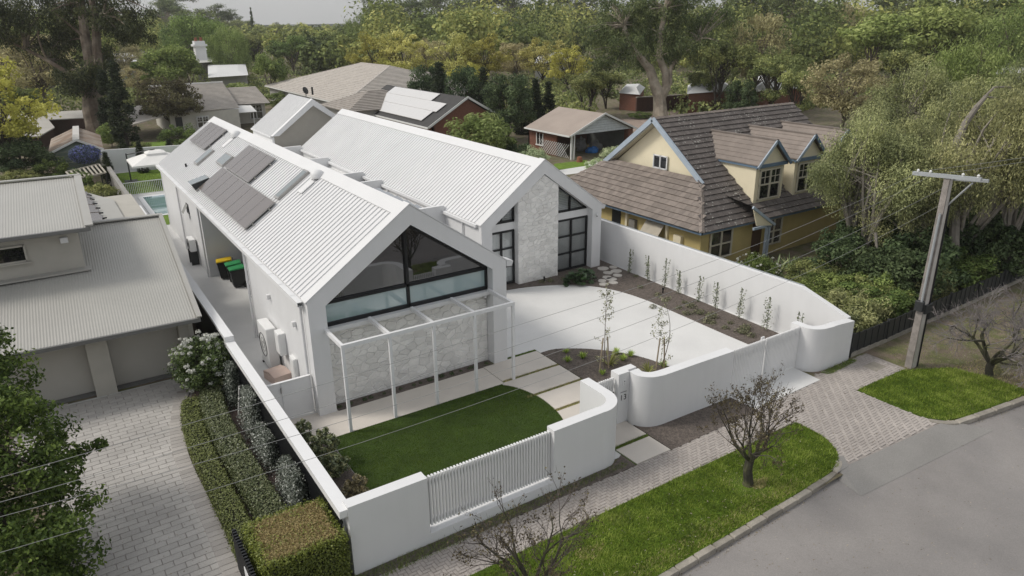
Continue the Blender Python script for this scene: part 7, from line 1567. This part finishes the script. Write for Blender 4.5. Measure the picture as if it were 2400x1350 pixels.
# ------------------------------------------------------------------ trees of the suburb, one by one
bgt = [
 # key, u, base v, top v, spread px, label
 ('yellow',35,420,150,250,'yellowing tree at the left edge over the brick outbuilding'),
 ('brown',105,270,70,230,'tall bronze-leaved tree behind the yellowing tree'),
 ('brown',20,230,60,180,'bronze tree at the left edge behind the gum'),
 ('dark',60,425,318,150,'dense black-green rounded tree above the left house roof'),
 ('bush',130,432,372,80,'bright green bush beside the skeletal lean-to'),
 ('olivebush',60,440,395,110,'scrubby olive bush behind the left house ridge'),
 ('bush',200,460,400,80,'leafy bush in front of the lean-to'),
 ('olivebush',240,490,428,90,'loose grey-green bush against the raw side wall'),
 ('darkbush',180,445,395,60,'dark bush beside the skeletal lean-to posts'),
 ('cypress',303,352,148,62,'tall narrow cypress at the garden corner'),
 ('cypress',272,330,168,56,'darker cypress standing half behind the tall one'),
 ('plum',412,318,182,165,'wide purple-brown tree before the cream house'),
 ('bush',425,352,292,85,'clipped leafy hedge bush below the purple-brown tree'),
 ('bush',262,345,290,70,'bright shrubbery at the foot of the big dark gum'),
 ('olivebush',335,370,330,50,'loose shrub behind the white rear wall'),
 ('green',410,245,105,150,'bright spreading tree in front of the white flat roof'),
 ('green',450,228,138,95,'bright green tree right of the spreading one'),
 ('brown',330,230,150,90,'small bronze tree left of the bright spreading tree'),
 ('willow',470,185,30,200,'large pale willow-like tree rising over the chimney house'),
 ('willow',545,190,60,110,'second willow-like tree at the large one’s side'),
 ('green',640,240,125,90,'dark green tree beside the low white roof'),
 ('limebush',648,255,218,70,'lime-green hedge shrub beside the cream house wing'),
 ('limebush',555,232,195,90,'lime shrubs along the cream house roofline'),
 ('olive',600,160,70,120,'grey-green tree behind the low white roof'),
 ('green',690,175,85,120,'round green tree above the tiled house'),
 ('dark',740,170,90,80,'dark tree peeping over the tiled ridge'),
 ('green',790,165,75,110,'leafy green tree right of the tiled ridge'),
 ('lime',830,175,105,80,'lime tree at the start of the golden row'),
 ('yellow',880,215,80,130,'first golden-green tree of the autumn row'),
 ('gold',950,215,75,130,'golden tree with dark twigs showing'),
 ('brown',1010,205,85,110,'thin brownish half-bare tree in the autumn row'),
 ('gold',1075,215,80,140,'brightest golden tree of the autumn row'),
 ('yellow',1140,215,85,130,'yellow-green tree past the brightest golden one'),
 ('brown',1205,205,95,110,'sparse dark-twigged tree at the row’s right end'),
 ('gold',1270,210,90,130,'golden tree in front of the far white roofs'),
 ('yellow',1330,220,110,120,'pale yellow tree under the pale gum’s limbs'),
 ('yellow',920,235,140,120,'low golden-green tree by the tiled house end'),
 ('yellow',1100,245,150,110,'low golden tree behind the dark evergreens'),
 ('dark',1010,290,155,110,'dark evergreen at the left end of the evergreen clump'),
 ('cypress',1035,300,150,56,'narrow dark evergreen column nearest the solar panels'),
 ('dark',1085,300,158,120,'dark rounded evergreen beside the columns'),
 ('cypress',1135,305,162,50,'narrow evergreen column in the clump centre'),
 ('dark',1190,330,178,140,'large dusky evergreen behind the light green bush'),
 ('cypress',1225,315,180,46,'evergreen column right of the dusky tree'),
 ('cypress',1255,312,188,46,'evergreen column by the carport roof'),
 ('cypress',1285,308,195,44,'last evergreen column before the carport ridge'),
 ('limebush',1122,385,268,185,'feathery light green bush behind the white ridge'),
 ('darkbush',1215,385,330,70,'dark shrub between the feathery bush and the carport'),
 ('sage',1250,400,345,80,'grey rose shrub by the lattice screen'),
 ('sage',1440,395,345,80,'silver-green shrub beside the blue barge board'),
 ('sage',1395,405,372,60,'white-tipped low shrub at the carport lawn'),
 ('bush',1500,278,262,60,'low hedge clump on the gravel lane'),
 ('olive',1375,275,150,140,'dark forked tree behind the carport ridge'),
 ('olive',1420,255,160,110,'olive tree left of the pale gum trunk'),
 ('olive',1680,275,60,150,'tall shadowy tree right of the pale gum'),
 ('brown',1760,265,20,150,'greyish half-bare tree high over the yellow roof'),
 ('olive',1640,270,150,100,'olive tree behind the brick garden wall'),
 ('olive',1800,280,110,170,'dense olive tree above the yellow house ridge'),
 ('dark',1730,285,190,90,'dark tree rooted just behind the yellow ridge'),
 ('olive',1860,300,150,120,'thin tree in front of the sunlit white roof'),
 ('brown',1960,330,120,200,'tawny broad tree behind the dormers'),
 ('lime',2030,215,40,220,'bright green distant tree over the tawny one'),
 ('lime',2180,210,0,220,'pale lime tree near the upper right corner'),
 ('willow',2330,215,20,230,'soft pale green tree at the upper right corner'),
 ('olive',2110,260,90,180,'olive tree between the lime trees'),
 ('willow',2240,300,90,200,'light feathery tree behind the weeping trees'),
 ('brown',1950,150,0,140,'tawny distant tree above the bright green one'),
 ('willow',870,150,25,120,'feathery green tree left of the dark conifer'),
 ('green',1180,165,45,110,'compact round tree before the conifer'),
 ('lime',1240,170,62,130,'flat bright tree in front of the conifer'),
 ('willow',1080,160,32,140,'pale willow tree over the golden row'),
 ('green',1010,150,38,100,'round tree over the golden row'),
 ('conifer',1268,135,0,90,'dark layered conifer over the bright tree'),
 ('conifer',600,120,18,22,'tiny dark spire conifer on the skyline'),
 ('tallgum',880,115,-5,110,'slim tall gum left of the golden row skyline'),
 ('tallgum',960,118,-30,130,'tall gum breaking the skyline at centre'),
 ('tallgum',1040,112,-35,140,'broad tall gum on the centre skyline'),
 ('tallgum',1120,115,-40,140,'tall gum right of the centre skyline'),
 ('tallgum',1200,112,-45,130,'tall gum left of the conifer top'),
 ('tallgum',1340,120,-60,150,'tall gum behind the conifer'),
 ('tallgum',400,120,-20,120,'tall gum on the left skyline'),
 ('tallgum',455,112,-5,110,'spreading gum on the left skyline'),
 ('tallgum',520,108,15,100,'lower gum where the left skyline drops'),
 ('olive',560,105,40,90,'grey tree at the edge of the open sky'),
 ('tallgum',1850,160,-60,170,'dark gum high above the tawny trees'),
 ('tallgum',1760,150,-80,170,'dark gum high behind the half-bare tree'),
 ('dark',1850,120,-5,120,'shadowy round tree at the top edge'),
 ('tallgum',2090,140,-60,160,'hazy gum above the bright green trees'),
 ('olive',2280,150,-20,160,'hazy grey-green tree at the top right'),
 ('olive',780,130,62,80,'dusky tree below the open sky'),
 ('gold',722,120,55,50,'small golden tree below the open sky'),
 ('dark',700,115,70,50,'small dark tree beside the tiny white roof'),
 ('olive',660,105,50,70,'grey-green tree left of the tiny white roof'),
 ('green',560,140,75,80,'mid green tree under the skyline conifer'),
 ('brown',300,200,95,110,'bronze thicket tree behind the gum'),
 ('green',60,300,200,110,'green tree in the gap under the gum’s left branches'),
 ('green',330,130,60,110,'green tree over the white flat roof'),
]
for i, (k, u, vb_, vt, w, lab) in enumerate(bgt): tree_px(k, u, vb_, vt, w, lab, 'trees of the surrounding gardens', s=i % 2, rz=i*.77)
bc = thing('creeper', 'blue-flowering creeper tumbling over the green shed gable', 'climbing plant', tuple(gp(195,395)))
rng = np.random.default_rng(44); q = gp(196,352,2.5)-bc.location; n = 4200; d = rng.normal(size=(n,3)); d /= np.linalg.norm(d, axis=1, keepdims=True); P = np.array(q[:])+np.array((0,-.5,-.25))+d*np.array((1.15,.5,.75))*rng.uniform(.6,1,(n,1))
link('foliage', leaf_cloud(P, d+rng.normal(size=d.shape)*.4, .14, .08, rng, .3, None, 'creeper_leaves', leafmat('blue_flower_leaf', [(.018,.026,.014),(.04,.05,.07),(.085,.09,.22)], .2, .6, 0, 0)), bc, (0,0,0))
link('stems', MB().tube([(0,0,0),(q.x,q.y-.3,q.z-.6)], .03, 5).mesh('creeper_stem', BARKD), bc, (0,0,0))
for u, v, H, lab in ((262,440,2.4,'espaliered tree against the raw grey wall'),(337,405,2.3,'slim espaliered tree on the white rear wall'),(402,372,1.6,'slim leafy climber on the rear wall near the roof corner')):
    plant('cypress', gp(u,v), H*1.1, 1.0, lab, 'espaliers by the back lawn', name='espalier', cat='tree')
# ------------------------------------------------------------------ far wood: the mass of crowns out to the skyline
rng = np.random.default_rng(2024); allV = []; allT = []; rr = random.Random(12)
houses_keep = [(o.location.x, o.location.y) for o in bpy.data.objects if o.get('category') == 'house' and o.location.y > 100]
far_m = leafmat('far_wood_leaves', [(.026,.034,.012),(.056,.068,.022),(.10,.108,.034),(.155,.145,.05)], .2, .7, 0, 0); cnt = 0
gapdir = [(520,860)]
while cnt < 1500:
    D = 150+560*rr.random()**1.4; u = rr.uniform(-250, 2650); d = ray(u, 60); f = Vector((d.x, d.y)).normalized(); x, y = CAM.x+f.x*D, CAM.y+f.y*D
    if any(abs(x-a) < 14 and -45 < y-b < 12 for a, b in houses_keep) and D < 420: cnt += .02; continue
    open_sky = 500 < u < 860
    H = rr.uniform(7,10.5) if open_sky else rr.choice((rr.uniform(7,12), rr.uniform(11,19) if D < 600 else rr.uniform(9,14)))
    W = H*rr.uniform(.4,.62); big = D < 330; n = 520 if big else 200; leaf = .85 if big else 1.7
    g = rng.normal(size=(7,3)); g /= np.linalg.norm(g, axis=1, keepdims=True); g = g*np.array((W*.45,W*.45,H*.26)); idx = rng.integers(0,7,n); dd = rng.normal(size=(n,3)); dd /= np.linalg.norm(dd, axis=1, keepdims=True)
    P = g[idx]+dd*W*.42*rng.uniform(.6,1,(n,1))+np.array((x,y,H*.62)); N = dd+rng.normal(size=dd.shape)*.4; N[:,2] += .4; N /= np.linalg.norm(N, axis=1, keepdims=True)
    t = rng.normal(size=(n,3)); t -= N*np.sum(t*N,1,keepdims=True); t /= np.linalg.norm(t,axis=1,keepdims=True); b = np.cross(N,t); L = leaf*rng.uniform(.6,1.3,n)[:,None]
    V = np.stack([P-t*L*.5, P+b*L*.32, P+t*L*.5, P-b*L*.32], 1); allV.append(V.reshape(-1,3)); base = rng.uniform(0,.75); allT.append(np.clip(base+rng.uniform(-.25,.25,n),0,1)); cnt += 1
V = np.vstack(allV); o = link('far_wood', np_mesh('far_wood', V, np.arange(len(V)).reshape(-1,4), far_m, np.concatenate(allT))); o['kind'] = 'stuff'
# low green undergrowth filling the gardens between the trees
allP = []; rng = np.random.default_rng(31)
for k in range(2000):
    u = rng.uniform(-100,2500); v = rng.uniform(120,330); p = gp(u, v)
    if (p.y < 95 and -6 < p.x < 48 and not (p.x > 34 and p.y > 66)) or (p.y < 40) or (1395 < u < 1600 and 245 < v < 340): continue
    n = 70; dd = rng.normal(size=(n,3)); dd /= np.linalg.norm(dd, axis=1, keepdims=True); r = rng.uniform(.8,2.6); q = np.array((p.x,p.y,r*.45))+dd*np.array((r,r,r*.6)); q[:,2] = np.abs(q[:,2]); allP.append((q, dd, np.full(n, rng.uniform(0,1))))
for k in range(420):
    u = rng.uniform(1930,2560); v = rng.uniform(335,600); p = gp(u, v)
    if p.x < 34.5 or p.y < -4.5: continue
    n = 110; dd = rng.normal(size=(n,3)); dd /= np.linalg.norm(dd, axis=1, keepdims=True); r = rng.uniform(.7,1.8); q = np.array((p.x,p.y,r*.45))+dd*np.array((r,r,r*.6)); q[:,2] = np.abs(q[:,2]); allP.append((q, dd, np.full(n, rng.uniform(0,.7))))
P = np.vstack([a for a,_,_ in allP]); N = np.vstack([b for _,b,_ in allP]); T = np.concatenate([c for _,_,c in allP])
o = link('undergrowth', leaf_cloud(P, N+rng.normal(size=N.shape)*.4, .5, .3, rng, 0, np.clip(T+rng.uniform(-.2,.2,len(T)),0,1), 'undergrowth', LEAF['olive'])); o['kind'] = 'stuff'
struct('hills', MB().add([(-500,780,-.2),(100,880,-.2),(600,860,-.2),(1200,640,-.2),(1210,660,8),(620,880,9),(110,900,8),(-510,800,7)], [(0,1,6,7),(1,2,5,6),(2,3,4,5)]), mat('far_hill', (.06,.07,.06), .95, .1, .01))
# ------------------------------------------------------------------ air
hz = MB().box(-700,1300,-300,980,-1.2,33).mesh('haze', ASPH); hm = bpy.data.materials.new('haze'); hm.use_nodes = True; n = hm.node_tree.nodes; n.remove(n['Principled BSDF'])
pv = n.new('ShaderNodeVolumePrincipled'); pv.inputs['Density'].default_value = .00022; pv.inputs['Color'].default_value = (.985,.985,.98,1); pv.inputs['Anisotropy'].default_value = .2
hm.node_tree.links.new(pv.outputs[0], n['Material Output'].inputs['Volume']); hz.materials.clear(); hz.materials.append(hm); link('haze', hz)['kind'] = 'stuff'
for o in list(bpy.data.objects):                     # nothing may hang between parents by accident
    if o.type == 'EMPTY' and not o.children: bpy.data.objects.remove(o)
